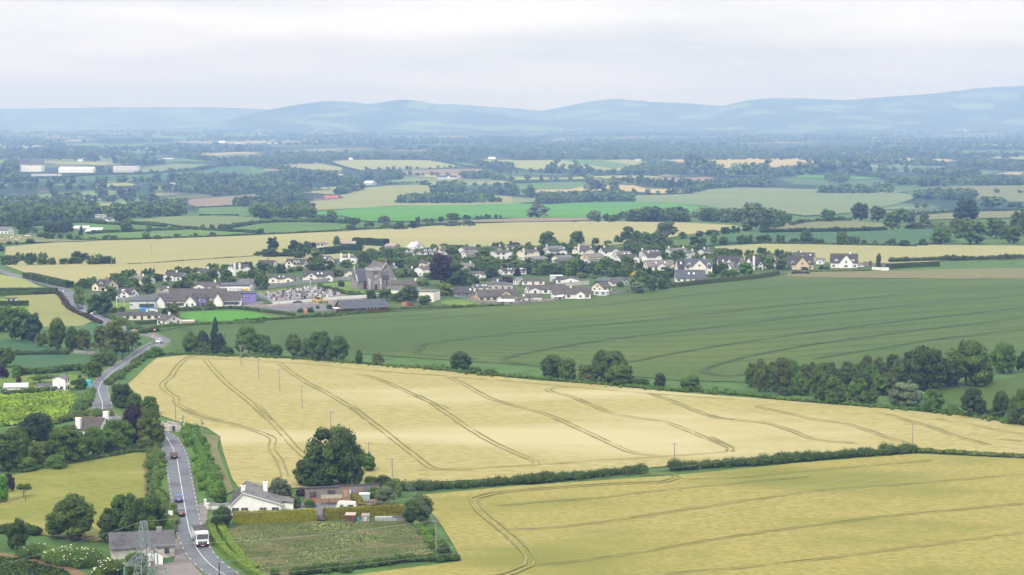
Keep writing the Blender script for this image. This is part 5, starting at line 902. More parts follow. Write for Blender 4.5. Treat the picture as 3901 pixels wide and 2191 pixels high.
def house(label, z, x0, x1, yb, yr, yaw=-20, Wd=7.5, eave=2.7, wall='w', roof='d', opt='', name='house', cat='house', group='houses in the village', frame=None, simple=False):
    k = ZONES[z][2]; u, v = S(z, (x0 + x1) / 2, yb); gx, gy = ground_px(u, v); p = ppm(gy); a = math.radians(yaw)
    wm = (x1 - x0) / k / p; ca, sa = abs(math.cos(a)), abs(math.sin(a)); Wd = min(Wd, wm * .8 / max(sa, .35)) if sa > .2 else Wd
    L = max(3.0, (wm - Wd * sa) / ca); dep = (Wd / 2 * ca + L / 2 * sa); hr = max(2.2, (yb - yr) / k / p - (dep + Wd * .0) * H_CAM / gy * .9); he = min(eave, hr - .12 * Wd - .3) if 'flat' not in opt else hr - .3
    if hr - he > Wd * .72: he = hr - Wd * .72
    az = math.atan2(gx, gy); dx, dy = gx / math.hypot(gx, gy), gy / math.hypot(gx, gy); cx, cy = gx + dx * dep * .85, gy + dy * dep * .85
    t = thing(name, label, cat, (cx, cy, hz(cx, cy)), a - az, group); FOOT.append((cx, cy, L / 2 * ca + Wd / 2 * sa, dep, az))
    F = -Wd / 2; wm_, rm = WALL[wall], ROOF[roof]; mw, mr = MB(), MB(); fr = frame or (MAT_FRB if len(label) % 3 == 0 else MAT_FRW)
    toks = opt.split(); slope = (hr - he) / (Wd / 2)
    if 'flat' in toks:
        mw.box(-L / 2, L / 2, F, -F, -.6, he); mr.box(-L / 2 - .15, L / 2 + .15, F - .15, -F + .15, he + .003, he + .3)
    elif 'mono' in toks:
        hf = he * .93; mw.prism([(F, -.6), (-F, -.6), (-F, hr - .1), (F, hf)], 'x', -L / 2, L / 2); mr.prism([(F - .3, hf), (-F + .3, hr - .05), (-F + .3, hr + .1), (F - .3, hf + .15)], 'x', -L / 2 - .2, L / 2 + .2)
    elif 'hip' in toks:
        mw.box(-L / 2, L / 2, F, -F, -.6, he); o = .35; hx = max(0.1, L / 2 - Wd * .5)
        mr.add([(-L / 2 - o, F - o, he + .01), (L / 2 + o, F - o, he + .01), (L / 2 + o, -F + o, he + .01), (-L / 2 - o, -F + o, he + .01), (-hx, 0, hr), (hx, 0, hr)], [(0, 1, 5, 4), (1, 2, 5), (2, 3, 4, 5), (3, 0, 4), (3, 2, 1, 0)])
    else:
        mw.prism([(F, -.6), (-F, -.6), (-F, he), (0, hr), (F, he)], 'x', -L / 2, L / 2); gable_roof(mr, -L / 2, L / 2, Wd, he, hr)
    doors = []; wins = []; gab = []
    for q in toks:
        if q[0] == 'g' and ':' in q:                                 # projecting front gable
            f, gw = map(float, q[1:].split(':')); gx_ = -L / 2 + f * L; gw = min(gw, L * .7); gd = 1.1; gh = min(hr - .15, he + slope * gw / 2 * 1.05); gab.append((gx_, gw, gd))
            mw.prism([(gx_ - gw / 2, -.6), (gx_ + gw / 2, -.6), (gx_ + gw / 2, he), (gx_, gh), (gx_ - gw / 2, he)], 'y', F - gd, -.2)
            s2 = (gh - he) / (gw / 2); o = .3
            for sg in (-1, 1):
                pr = [(gx_, gh + .03), (gx_ + sg * (gw / 2 + o), he - s2 * o + .03), (gx_ + sg * (gw / 2 + o), he - s2 * o + .18), (gx_, gh + .18)]
                mr.prism(pr, 'y', F - gd - o, -.1)
            wins.append((gx_, F - gd, min(he + .55, gh - 1.2) if gh - he > 2 else 1.5, 1.1, 1.15)); 
            if gh - he > 2: wins.append((gx_, F - gd, 1.4, 1.8, 1.2))
        elif q[0] == 'd' and q[1:2] in '.01':                        # dormer
            f = float(q[1:]); gx_ = -L / 2 + f * L; gw = 1.9; zt = he + 1.7; yb_ = F + .5; gh = zt + .75
            mw.prism([(gx_ - gw / 2, he - .1), (gx_ + gw / 2, he - .1), (gx_ + gw / 2, zt), (gx_, gh), (gx_ - gw / 2, zt)], 'y', yb_, min(-.2, yb_ + 2.6))
            for sg in (-1, 1): mr.prism([(gx_, gh + .03), (gx_ + sg * (gw / 2 + .2), zt - .13), (gx_ + sg * (gw / 2 + .2), zt + .02), (gx_, gh + .18)], 'y', yb_ - .2, min(-.1, yb_ + 2.7))
            wins.append((gx_, yb_, zt - .75, 1.0, 1.0))
    mw.obj('wall', wm_, t); ro = mr.obj('roof', rm, t)
    for q in toks:
        if q[0] == 'c' and q[1:2] in '.01':                          # chimney: c<fraction>[w|r|s][t = tall external stack]
            num = ''.join(ch for ch in q[1:] if ch in '.0123456789'); fl = q[1 + len(num):]; cx_ = -L / 2 + float(num) * L; cm = WALL['t'] if 's' in fl else pmat('brick_stack', (.34, .15, .10), (.27, .13, .09), scale=3) if 'r' in fl else WALL['p'] if 'p' in fl else WALL['w']
            top = hr + 1.15; c = MB()
            if 't' in fl: c.box(cx_ - .55, cx_ + .55, F - .35, F + .45, -.5, top); yy = F + .05
            else: c.box(cx_ - .45, cx_ + .45, -.32, .32, hr - .7, top); yy = 0
            c.box(cx_ - .55, cx_ + .55, yy - .45, yy + .45, top - .003, top + .14); co = c.obj('chimney', cm, ro)
            if not simple:
                pm = MB(); [pm.tube((cx_ + s * .22, yy, top + .1), (cx_ + s * .22, yy, top + .5), .13, .11, 8) for s in (-1, 1)]; pm.obj('chimney_pot', MAT_POT, t)
        elif q[0] == 'r' and q[1:2] in '.01':                        # rooflight
            f = float(q[1:]); x = -L / 2 + f * L; ym = F * .45; zm = he + slope * (Wd / 2 + ym) ; dy_ = .5; n = Vector((0, -slope, 1)).normalized(); mb = MB(); hw = .42
            q0 = [Vector((x - hw, ym - dy_, zm - slope * dy_)), Vector((x + hw, ym - dy_, zm - slope * dy_)), Vector((x + hw, ym + dy_, zm + slope * dy_)), Vector((x - hw, ym + dy_, zm + slope * dy_))]
            mb.add([v + n * .12 for v in q0] + [v + n * .30 for v in q0], [(3, 2, 1, 0), (4, 5, 6, 7), (0, 1, 5, 4), (1, 2, 6, 5), (2, 3, 7, 6), (3, 0, 4, 7)]); mb.obj('rooflight', MAT_SKY, t)
    if not simple:
        n = max(2, int(L / 3.1)); stor = 2 if he > 4.4 else 1; dr = n // 2
        for i in range(n):
            x = -L / 2 + (i + .5) * L / n
            if any(abs(x - gx_) < gw / 2 + .5 for gx_, gw, gd in gab): continue
            for s in range(stor):
                if s == 0 and i == dr and 'nodoor' not in toks: MB().box(x - .5, x + .5, F - .09, F + .05, 0, 2.1).obj('door', MAT_DOOR, t)
                else: window(t, x, F, min(he - .75, 1.45 + 2.6 * s), min(1.5, L / n - .9), 1.15, 'y', fr)
        for (x, y, zz, w, h) in wins: window(t, x, y, zz, w, h, 'y', fr)
        if 'hip' not in toks and 'flat' not in toks and 'mono' not in toks:
            sg = 1 if yaw < 0 else -1
            if hr - he > 1.8: window(t, sg * L / 2, 0, he + .45, 1.0, 1.1, 'x', fr, sg)
            window(t, sg * L / 2, -Wd * .22, 1.4, 1.1, 1.1, 'x', fr, sg); window(t, sg * L / 2, Wd * .24, 1.4, 1.1, 1.1, 'x', fr, sg)
    return t
H = house
# west part (readings in zone F)
H('cream house with dark slate roof at the western end of the village', 'F', 215, 545, 835, 668, -42, 9, 2.8, 'c', 'd', 'g.2:4.5 d.5 c.55r')
H('white house with two rooflights behind the grey boundary wall', 'F', 520, 825, 945, 785, -35, 8, 2.7, 'w', 'd', 'g.7:6 r.3 r.42')
H('cream gabled house with pale grey roof half hidden by trees', 'F', 700, 1052, 745, 622, -30, 9, 2.7, 'p', 'g', 'c.55')
H('white house with dark roof and chimney below the barley field, leftmost of that row', 'F', 1190, 1515, 700, 570, -28, 9, 2.8, 'w', 'd', 'g.12:5 g.45:3 c.5')
H('white house with brown ridge and two front gables below the barley', 'F', 1615, 1950, 660, 520, -28, 9, 2.8, 'w', 'd', 'g.2:5 g.5:3 c.5')
H('white two storey house with two tall white chimneys at its left end', 'F', 2055, 2365, 620, 462, 24, 8.5, 4.2, 'w', 'd', 'g.72:5 c.05wt c.35wt')
H('cream bungalow with grey tiles and a small cream gable behind the school', 'F', 1080, 1352, 885, 755, 18, 8, 2.6, 'c', 'b', 'g.25:5 r.5')
H('dark timber garden shed in front of the cream bungalow behind the school', 'F', 1100, 1222, 905, 840, 10, 4, 2.4, 'k', 'g', 'mono nodoor', name='garden_shed', cat='shed', group=None)
H('white house with brown roof and small white chimney behind the school roofs', 'F', 1565, 1940, 835, 706, -15, 8.5, 2.6, 'w', 'b', 'g.32:5.5 c.9')
H('grey bungalow with front gable directly left of the churchyard tree', 'F', 2170, 2475, 805, 660, -25, 8, 2.6, 'g', 'g', 'g.75:6.5')
H('long cream terrace of cottages with a part zinc roof beside the junction', 'F', 530, 1142, 1235, 1115, -8, 6.5, 2.6, 'c', 'd', 'c.68p c.9p')
H('zinc roofed barn joined to the left end of the cream terrace', 'F', 525, 700, 1228, 1122, -8, 6.6, 2.4, 'c', 'l', 'nodoor', name='barn', cat='barn', group=None)
H('cream bungalow with wide right gable and white chimney beside the road', 'F', 1082, 1422, 1310, 1155, -48, 9.5, 2.6, 'p', 'b', 'c.5w')
# middle part (zone G)
H('white house with front gable left of the small conifer garden', 'G', 280, 582, 555, 403, -28, 8.5, 2.8, 'w', 'd', 'g.2:5.5 d.6 c.55s')
H('pale house with arched gable window and red ridge above the graveyard', 'G', 676, 992, 525, 385, -22, 8, 2.9, 'p', 'd', 'g.25:6 d.52 d.7')
H('cream bungalow with two small front gables and two rooflights by the graveyard wall', 'G', 455, 812, 725, 610, -10, 8, 2.6, 'p', 'd', 'g.18:5 g.82:5 r.4 r.58')
H('grey roofed garage right of the twin gabled cream bungalow', 'G', 780, 884, 712, 642, -25, 5, 2.3, 'p', 'g', 'nodoor', name='garage', cat='garage', group=None)
H('large cream house with brick chimney and two gables above the churchyard lawn', 'G', 915, 1352, 700, 555, -8, 8.5, 2.8, 'p', 'd', 'g.3:6.5 g.9:4 c.12r r.5 r.63')
H('cream house with a central gable left of the church', 'G', 1440, 1700, 655, 535, 6, 8, 2.6, 'p', 'd', 'g.42:7 r.85')
H('house with brown roof and pale right gable among the trees above the lane', 'G', 1150, 1350, 470, 345, -38, 8, 2.8, 'p', 'b', 'r.5')
H('white house with hipped roof and two tall white chimneys left of the church', 'G', 1425, 1690, 455, 330, -15, 8, 5, 'w', 's', 'hip c.1wt c.6wt')
H('low grey roofed garage left of the house with tall chimneys', 'G', 1352, 1472, 450, 392, -10, 6, 2.4, 'g', 'd', 'nodoor', name='garage', cat='garage', group=None)
H('cream two storey farmhouse with hipped roof by the copper tree', 'G', 1108, 1276, 275, 150, -25, 8, 5.2, 'c', 'g', 'hip')
H('rusty roofed farm shed behind the hedge above the village', 'G', 1432, 1655, 205, 140, -4, 9, 3, 'k', 'r', 'nodoor', name='farm_shed', cat='shed', group=None, simple=True)
H('wide grey farm shed with shallow roof by the curved hedge', 'G', 1460, 1765, 262, 200, -12, 12, 3, 'g', 'g', 'nodoor', name='farm_shed', cat='shed', group=None, simple=True)
H('small bluish roofed farm store right of the cream farmhouse', 'G', 1338, 1482, 262, 220, -8, 8, 2.6, 'l', 's', 'nodoor', name='farm_shed', cat='shed', group=None, simple=True)
H('corrugated farm barn left of the big white gable', 'G', 2040, 2262, 245, 175, -30, 9, 3.4, 't', 'r', 'nodoor', name='barn', cat='barn', group=None, simple=True)
H('bungalow with white chimney just behind the church roof', 'G', 2095, 2225, 560, 470, -20, 8, 2.6, 'w', 'd', 'c.7w', simple=True)
H('long dark roofed house to the right behind the church', 'G', 2110, 2455, 590, 515, -10, 8, 2.6, 'g', 'd', 'c.95', simple=True)
# right of the church (zone H)
H('white barn like house with one broad white gable above the village', 'H', 180, 420, 290, 155, -45, 10, 3.2, 'w', 'l', 'c.6w')
H('blue slate dormer house below the big white gable', 'H', 30, 290, 345, 282, -6, 7, 2.6, 'w', 's', 'd.6 d.85 c.92w')
H('white house with three little dormers beside the pale barn house', 'H', 328, 602, 335, 262, 10, 8, 2.6, 'w', 'd', 'd.35 d.6 d.85 c.95w')
H('brown roofed house between the dormer house and the round green tree', 'H', 600, 745, 335, 245, 20, 8, 3, 'p', 'b', 'c.1p', simple=True)
H('white two storey house with tall right chimney behind the round green tree', 'H', 890, 1168, 345, 218, 32, 8, 4.8, 'w', 'd', 'c.95w')
H('pale house with grey roof directly below the two storey house', 'H', 918, 1195, 388, 265, 30, 8, 2.8, 'p', 'g', 'g.85:4')
H('dark roofed house at the back edge beside the barley', 'H', 1235, 1482, 280, 212, 8, 7, 3, 'w', 'd', 'g.65:4 c.95w')
H('white house with left gable and white front gable behind a tree', 'H', 1320, 1622, 398, 265, 30, 8, 4.6, 'w', 'b', 'g.82:5 c.95')
H('house with long dark roof beside the barley edge', 'H', 1525, 1772, 275, 195, 22, 8, 3.4, 'w', 'd', 'g.4:4', simple=True)
H('cream two storey house with front gable and outside chimney', 'H', 1693, 2012, 405, 258, 30, 8.5, 4.9, 'c', 'b', 'g.72:5 c.02pt c.95p')
H('house with grey roof carrying dark solar panels', 'H', 1788, 2128, 440, 350, 35, 9, 2.6, 'p', 'g', 'c.05p')
H('pale house with grey roof behind the bright white one', 'H', 2075, 2342, 300, 208, 20, 8, 4.8, 'l', 'g', 'g.7:4 c.02w')
H('white house with wide front gable and dark roof', 'H', 2088, 2392, 345, 250, 25, 8, 4.6, 'w', 'd', 'g.7:6 c.95w')
H('small cream gable house with red chimney left of the copper beech', 'H', 330, 505, 510, 415, -20, 8, 3, 'c', 'd', 'g.6:5 c.25r')
H('white house with grey gable directly left of the copper beech', 'H', 285, 525, 630, 490, 35, 8, 4.6, 'w', 'b', 'g.75:6')
H('grey house with white chimney behind the tall green tree', 'H', 830, 1118, 540, 440, -15, 8.5, 2.8, 'g', 'g', 'c.85w g.3:4')
H('brown roofed bungalow with white gable below the clipped hedge', 'H', 1022, 1302, 650, 555, -10, 9, 2.6, 'w', 'b', 'g.62:4')
H('white house with four rooflights and a red chimney', 'H', 1433, 1828, 608, 508, 22, 8, 3, 'w', 'd', 'r.28 r.4 r.8 r.87 c.06r')
H('dark hipped bungalow right of the white house with rooflights', 'H', 1765, 2078, 748, 640, 0, 10, 2.8, 'p', 'd', 'hip')
H('white rendered cube house behind the red copper bush', 'H', 1650, 1772, 745, 640, -20, 7, 4.6, 'w', 'g', 'mono nodoor')
H('dark low roof hidden behind the red copper bush', 'H', 1348, 1482, 705, 645, 5, 7, 2.4, 'g', 'd', 'nodoor', simple=True)
H('pale house with blue slate roof and three rooflights', 'H', 1060, 1296, 845, 735, 14, 7.5, 2.9, 'p', 's', 'r.3 r.7 r.92 nodoor')
H('grey rendered house with hipped blue slate roof and small chimney', 'H', 1285, 1648, 818, 695, -4, 9, 4, 'g', 's', 'hip c.4w')
H('low stone outbuilding with dark roof left of the slate houses', 'H', 832, 1092, 915, 770, -6, 8, 2.2, 't', 'd', 'r.92 nodoor', name='outbuilding', cat='outbuilding', group=None)
H('long cream bungalow with brown roof facing the green crop', 'H', 1108, 1705, 975, 805, 14, 9, 2.6, 'o', 'b', 'g.7:8')
H('small white gabled extension on the garden side of the cream bungalow', 'H', 1415, 1660, 1005, 885, 25, 8, 2.4, 'l', 'b', 'nodoor', simple=True)
H('white gable end house right of the cream bungalow by the crop', 'H', 1690, 1905, 1000, 905, -50, 9, 2.6, 'w', 'b', 'c.4')
H('low brown roof behind the garden wall by the crop', 'H', 1755, 2055, 950, 862, -4, 8, 2.4, 'p', 'b', 'nodoor', simple=True)
H('sage green oil tank store in the lawn garden', 'H', 920, 1012, 945, 880, -5, 3, 2.2, 'n', 'n', 'flat nodoor', name='garden_shed', cat='shed', group=None)
H('weathered timber shed with glass roof against the garden fence', 'H', 1440, 1665, 1030, 945, 5, 4, 2.2, 't', 'l', 'mono nodoor', name='garden_shed', cat='shed', group=None)
H('long white bungalow with brown roof behind the crop side houses', 'H', 1803, 2395, 875, 738, 18, 9, 2.6, 'w', 'b', 'g.12:5')
H('white container shed with pale roof at the garden centre', 'H', 2150, 2332, 710, 610, 5, 6, 3.4, 'l', 'w', 'flat nodoor', name='workshop', cat='workshop', group=None)
# eastern part (zone I)
H('long white bungalow with rust stained brown roof facing the crop', 'I', -10, 545, 940, 782, 8, 8.5, 2.6, 'w', 'b', 'g.72:4.5 c.5p')
H('white bungalow with dark roof and round gable window', 'I', 60, 388, 732, 625, -8, 9, 2.7, 'w', 'd', 'g.72:8')
H('small pale roofed shed beside the crop in front of the white bungalow', 'I', 35, 196, 945, 880, -25, 4, 2.2, 'g', 'w', 'nodoor', name='garden_shed', cat='shed', group=None)
H('low grey workshop with green felt roof right of the garden wall', 'I', 603, 842, 730, 650, -15, 7, 2.8, 'k', 'n', 'mono nodoor', name='workshop', cat='workshop', group=None)
H('grey gabled shed with blue grey roof beside the laburnum', 'I', 845, 1066, 760, 637, -42, 7, 2.6, 'g', 's', 'nodoor', name='garage', cat='garage', group=None)
H('cream cottage with wide left gable beside the crop', 'I', 556, 832, 842, 700, 48, 8, 2.5, 'c', 'b', '')
H('cream cottage with brown roof behind the wide cream gable', 'I', 765, 962, 765, 682, 25, 7, 2.5, 'p', 'b', '', simple=True)
H('pale blue flat roofed shed beside the crop and fence', 'I', 585, 802, 896, 820, -20, 5, 2.3, 'l', 'w', 'flat nodoor', name='garden_shed', cat='shed', group=None)
H('house with grey roof and peach left gable', 'I', 5, 298, 450, 335, 32, 8, 4.4, 'c', 'g', 'c.05r')
H('green painted garage gable among the gardens', 'I', 40, 292, 480, 385, 25, 7, 2.6, 'n', 'b', 'g.35:4 nodoor', name='garage', cat='garage', group=None)
H('cream house with three cream chimneys and a front gable', 'I', 285, 598, 365, 235, 28, 8.5, 4.8, 'c', 'd', 'g.68:5 c.03pt c.95p')
H('dark roofed house just behind the cream house with chimneys', 'I', 305, 562, 310, 202, 26, 8, 4.8, 'c', 'd', 'g.65:4 c.02pt', simple=True)
H('yellow gabled house with broad brown roof', 'I', 400, 738, 458, 310, 35, 9, 4.4, 'y', 't', '')
H('pale gabled house with grey roof in front of the yellow gable', 'I', 430, 645, 460, 362, 32, 8, 2.8, 'l', 'g', 'c.4')
H('white house with black trimmed gables at the back row', 'I', 648, 952, 385, 225, 22, 8.5, 4.8, 'w', 'd', 'g.7:6 c.2')
H('pale house with pinkish grey roof and two rooflights', 'I', 840, 1130, 445, 280, 30, 9, 4.2, 'p', 't', 'r.5 r.8')
H('cream house with dark roof in front of the pinkish roof', 'I', 868, 1195, 450, 322, 28, 8, 3, 'w', 'd', 'g.85:5')
H('house with brown roof and three rooflights behind a white one', 'I', 1208, 1512, 400, 262, 22, 9, 4.6, 'l', 'b', 'r.35 r.6 r.85 c.04')
H('white house with left gable and dark roof below the rooflight house', 'I', 1250, 1492, 458, 305, 25, 8, 4.4, 'w', 'd', 'c.3w g.9:4')
H('large pale grey house with chimney and grey roof at the back', 'I', 1572, 1872, 350, 235, 18, 9, 4.6, 'l', 'g', 'c.06 c.9')
H('small grey gabled house at the back right of the large grey one', 'I', 1848, 1982, 382, 275, -25, 7, 4.2, 'l', 's', 'g.35:4 c.9')
H('pale grey house with blue roof by the right trees at the back', 'I', 2018, 2292, 350, 248, 30, 8.5, 4.4, 'l', 's', 'c.25')
H('wide taupe roofed dormer bungalow', 'I', 1262, 1702, 550, 398, 18, 10, 2.7, 'p', 't', 'g.5:5.5 g.92:4 r.35 r.68')
H('large cream house with tall central gable, dormers and blue roof', 'I', 1830, 2218, 600, 378, 4, 9, 4.9, 'p', 's', 'g.52:8 d.15 d.87 c.72p')
H('brown roofed wing with rooflight left of the large cream house', 'I', 1700, 1845, 590, 378, 14, 9, 3, 'p', 'd', 'r.5 nodoor')
H('small pale gabled garage in front of the large cream house', 'I', 1708, 1850, 560, 458, 2, 6, 2.4, 'p', 'd', 'g.5:5 nodoor', name='garage', cat='garage', group=None)
H('white bungalow with plain slate roof beside the clipped hedge', 'I', 1693, 2124, 712, 535, 6, 9, 2.6, 'w', 's', 'r.45 r.62')
# far right (zone J)
H('pale house with dark roof and long front slope near the white garage', 'J', 92, 385, 600, 405, 10, 9, 3, 'p', 'd', 'g.45:7 r.22')
H('small white gabled garage with brown door in front of the pale house', 'J', 158, 306, 605, 470, 2, 6.5, 2.6, 'w', 'g', 'g.5:6.5 nodoor', name='garage', cat='garage', group=None)
H('white dormer house with grey roof right of the white garage', 'J', 300, 425, 598, 425, 8, 8, 3.4, 'w', 'g', 'd.55 nodoor')
H('white house with left gable and white chimney behind the bright tree', 'J', 438, 640, 580, 418, 40, 8, 3, 'w', 'd', 'g.8:4 c.1wt')
H('house with plain dark brown roof half hidden by tall bushes', 'J', 688, 836, 560, 378, -20, 9, 3.6, 'c', 'b', '', simple=True)
H('dark roofed house directly behind the cream quoined house', 'J', 1025, 1302, 490, 360, -10, 9, 3.2, 'p', 'd', 'g.5:6 c.35p r.85')
H('cream house with big central gable, dormers and pale quoins', 'J', 958, 1282, 572, 402, 4, 9, 3.3, 'o', 'd', 'g.56:8 d.18 d.84')
H('white garage with brown door right of the cream quoined house', 'J', 1312, 1424, 508, 428, -6, 6.5, 2.6, 'w', 'g', 'g.5:6 nodoor', name='garage', cat='garage', group=None)
H('white house with central gable and dark dormers, rightmost of the village', 'J', 1490, 1822, 553, 375, 3, 9, 3.4, 'w', 'd', 'g.56:8 d.2 d.82 c.72w')
# left fringe and countryside
H('white gabled house at the left edge of the pasture', 'E', -70, 150, 122, 40, -35, 9, 3, 'w', 'g', 'r.3', group=None)
H('small flat roofed cream hut behind the square hedge', 'E', 74, 190, 868, 828, -10, 5, 2.4, 'p', 'b', 'flat nodoor', name='hut', cat='hut', group=None)
H('white house with dark gable beside the parked coach', 'X', 1380, 1612, 1064, 985, -30, 9, 2.8, 'w', 's', 'r.3 g.7:5', group=None)
H('long silver farm shed roof behind another', 'X', 1020, 1258, 1150, 1112, -8, 12, 3, 'g', 'l', 'mono nodoor', name='farm_shed', cat='shed', group=None, simple=True)
H('open silver roofed farm shed in the pasture', 'X', 1195, 1448, 1202, 1138, -10, 16, 3.2, 't', 'w', 'mono nodoor', name='farm_shed', cat='shed', group=None, simple=True)
H('small white gable house among dark trees in the left distance', 'X', 1462, 1542, 742, 684, -40, 8, 2.8, 'w', 'b', '', group=None, simple=True)
H('red roofed iron barn in the tan field', 'Y', 2182, 2392, 740, 680, -6, 10, 3, 't', 'e', 'nodoor', name='barn', cat='barn', group=None, simple=True)
H('grey stone barn joined to the red roofed barn', 'Y', 2036, 2192, 756, 678, -22, 9, 4, 't', 'd', 'nodoor', name='barn', cat='barn', group=None, simple=True)
H('silver grey hay barn among trees beyond the tan field', 'L', 1085, 1212, 962, 920, -35, 16, 4, 'g', 'l', 'nodoor', name='barn', cat='barn', group=None, simple=True)
H('long white farmhouse with grey roof below the brown strip', 'L', 1780, 1976, 902, 868, -8, 10, 3, 'w', 's', 'g.6:8', group=None, simple=True)
H('small brown roofed farm building in the trees above the yellow strip', 'X', 550, 690, 640, 600, -10, 12, 2.8, 't', 'b', 'nodoor', group=None, simple=True)
H('white shed with brown roof at the edge of the blue green field', 'X', 2380, 2470, 525, 490, -15, 10, 3, 'w', 'b', 'nodoor', name='barn', cat='barn', group=None, simple=True)
H('long white factory hall at the left edge', 'X', 180, 620, 348, 265, -16, 30, 8, 'w', 'w', 'flat nodoor', name='factory', cat='factory', group='factories at the left', simple=True)
H('pale factory block partly cut by the left edge', 'X', -120, 180, 335, 258, -10, 30, 8, 'l', 'w', 'flat nodoor', name='factory', cat='factory', group='factories at the left', simple=True)
H('white warehouse with bright roof behind two round trees', 'X', 825, 1350, 362, 280, -14, 34, 8, 'w', 'w', 'nodoor', name='factory', cat='factory', group='factories at the left', simple=True)
H('grey office block with window rows, right of the white warehouse', 'X', 1588, 1966, 358, 262, -14, 26, 12, 'l', 'g', 'flat', name='office_block', cat='factory', group='factories at the left')
H('low long glass fronted building below the factories', 'X', 440, 862, 408, 374, -8, 14, 4, 'w', 'g', 'flat', name='school_block', cat='building', group=None)
H('large grey stone church roof beyond the factories', 'X', 440, 622, 268, 180, -8, 22, 8, 't', 's', 'nodoor', name='church', cat='church', group=None, simple=True)
H('grey gabled mill beside the distant stone church', 'X', 150, 445, 272, 172, -25, 22, 8, 't', 'd', 'nodoor', name='mill', cat='building', group=None, simple=True)
for i, (z, x0, x1, yb, yr, w) in enumerate([('K', 738, 790, 737, 692, 'with white gable behind the factory trees'), ('K', 2238, 2295, 562, 540, 'in the blue distance above the left fields'), ('K', 2080, 2140, 560, 541, 'left of its twin in the blue distance'), ('L', 2288, 2352, 605, 582, 'in woods below the middle hill'),
     ('L', 1630, 1690, 702, 684, 'beside the pale field hedge corner'), ('L', 942, 1000, 722, 700, 'at the top edge of the pale yellow field'), ('L', 172, 268, 570, 556, 'long and low below the left hill'), ('L', 660, 704, 500, 490, 'far below the first hill'), ('L', 2268, 2345, 715, 695, 'above the yellow field at the right of centre'), ('L', 846, 905, 872, 842, 'with blue roof among trees below the pale field'), ('N', 478, 552, 550, 524, 'right of the distant gold field'), ('N', 2034, 2094, 580, 556, 'at the far right edge in trees'),
     ('M', 658, 722, 642, 618, 'with bright roof in the middle woods'), ('M', 760, 832, 632, 616, 'with long bright roof in the middle woods'), ('N', 1640, 1680, 393, 376, 'on the hillside beside the gold strip'), ('K', 1545, 1650, 715, 685, 'with brown roof above the green hill'), ('M', 1090, 1150, 682, 662, 'beside the distant gold field corner'), ('N', 975, 1030, 488, 476, 'in the right hand woods'), ('N', 1215, 1265, 470, 460, 'deep in the right hand woods'), ('M', 2195, 2235, 605, 582, 'in trees above the gold field end')]):
    H('tiny white house ' + w, z, x0, x1, yb, yr, -20, 9, 4, 'w', ['s', 'b', 'w'][i % 3] if 'bright' not in w else 'w', 'nodoor', group='houses in the far distance', simple=True)

# ------------------------------------------------------------------ church
def at(z, x, y): gx, gy = g(z, x, y); return gx, gy, math.atan2(gx, gy), ppm(gy)
MAT_STONE = pmat('church_stone', (.27, .255, .25), (.17, .16, .16), scale=1.4, detail=6, rough=.9, c3=(.33, .31, .29), scale3=.5, bump=.3, bscale=5)
MAT_SLATE = ROOF['g']; MAT_DRESS = pmat('dressed_stone', (.40, .385, .37), (.33, .31, .30), scale=2)
def arch(w, h, n=7):
    """pointed arch outline, base centre at origin, width w, height h"""
    hs = h - w * .85; pts = [(-w / 2, 0), (w / 2, 0), (w / 2, hs)]
    for i in range(1, n): t = i / n; pts.append((w / 2 * (1 - t ** 1.6), hs + (h - hs) * t ** .75))
    pts.append((0, h))
    for i in range(n - 1, 0, -1): t = i / n; pts.append((-w / 2 * (1 - t ** 1.6), hs + (h - hs) * t ** .75))
    pts.append((-w / 2, hs)); return pts
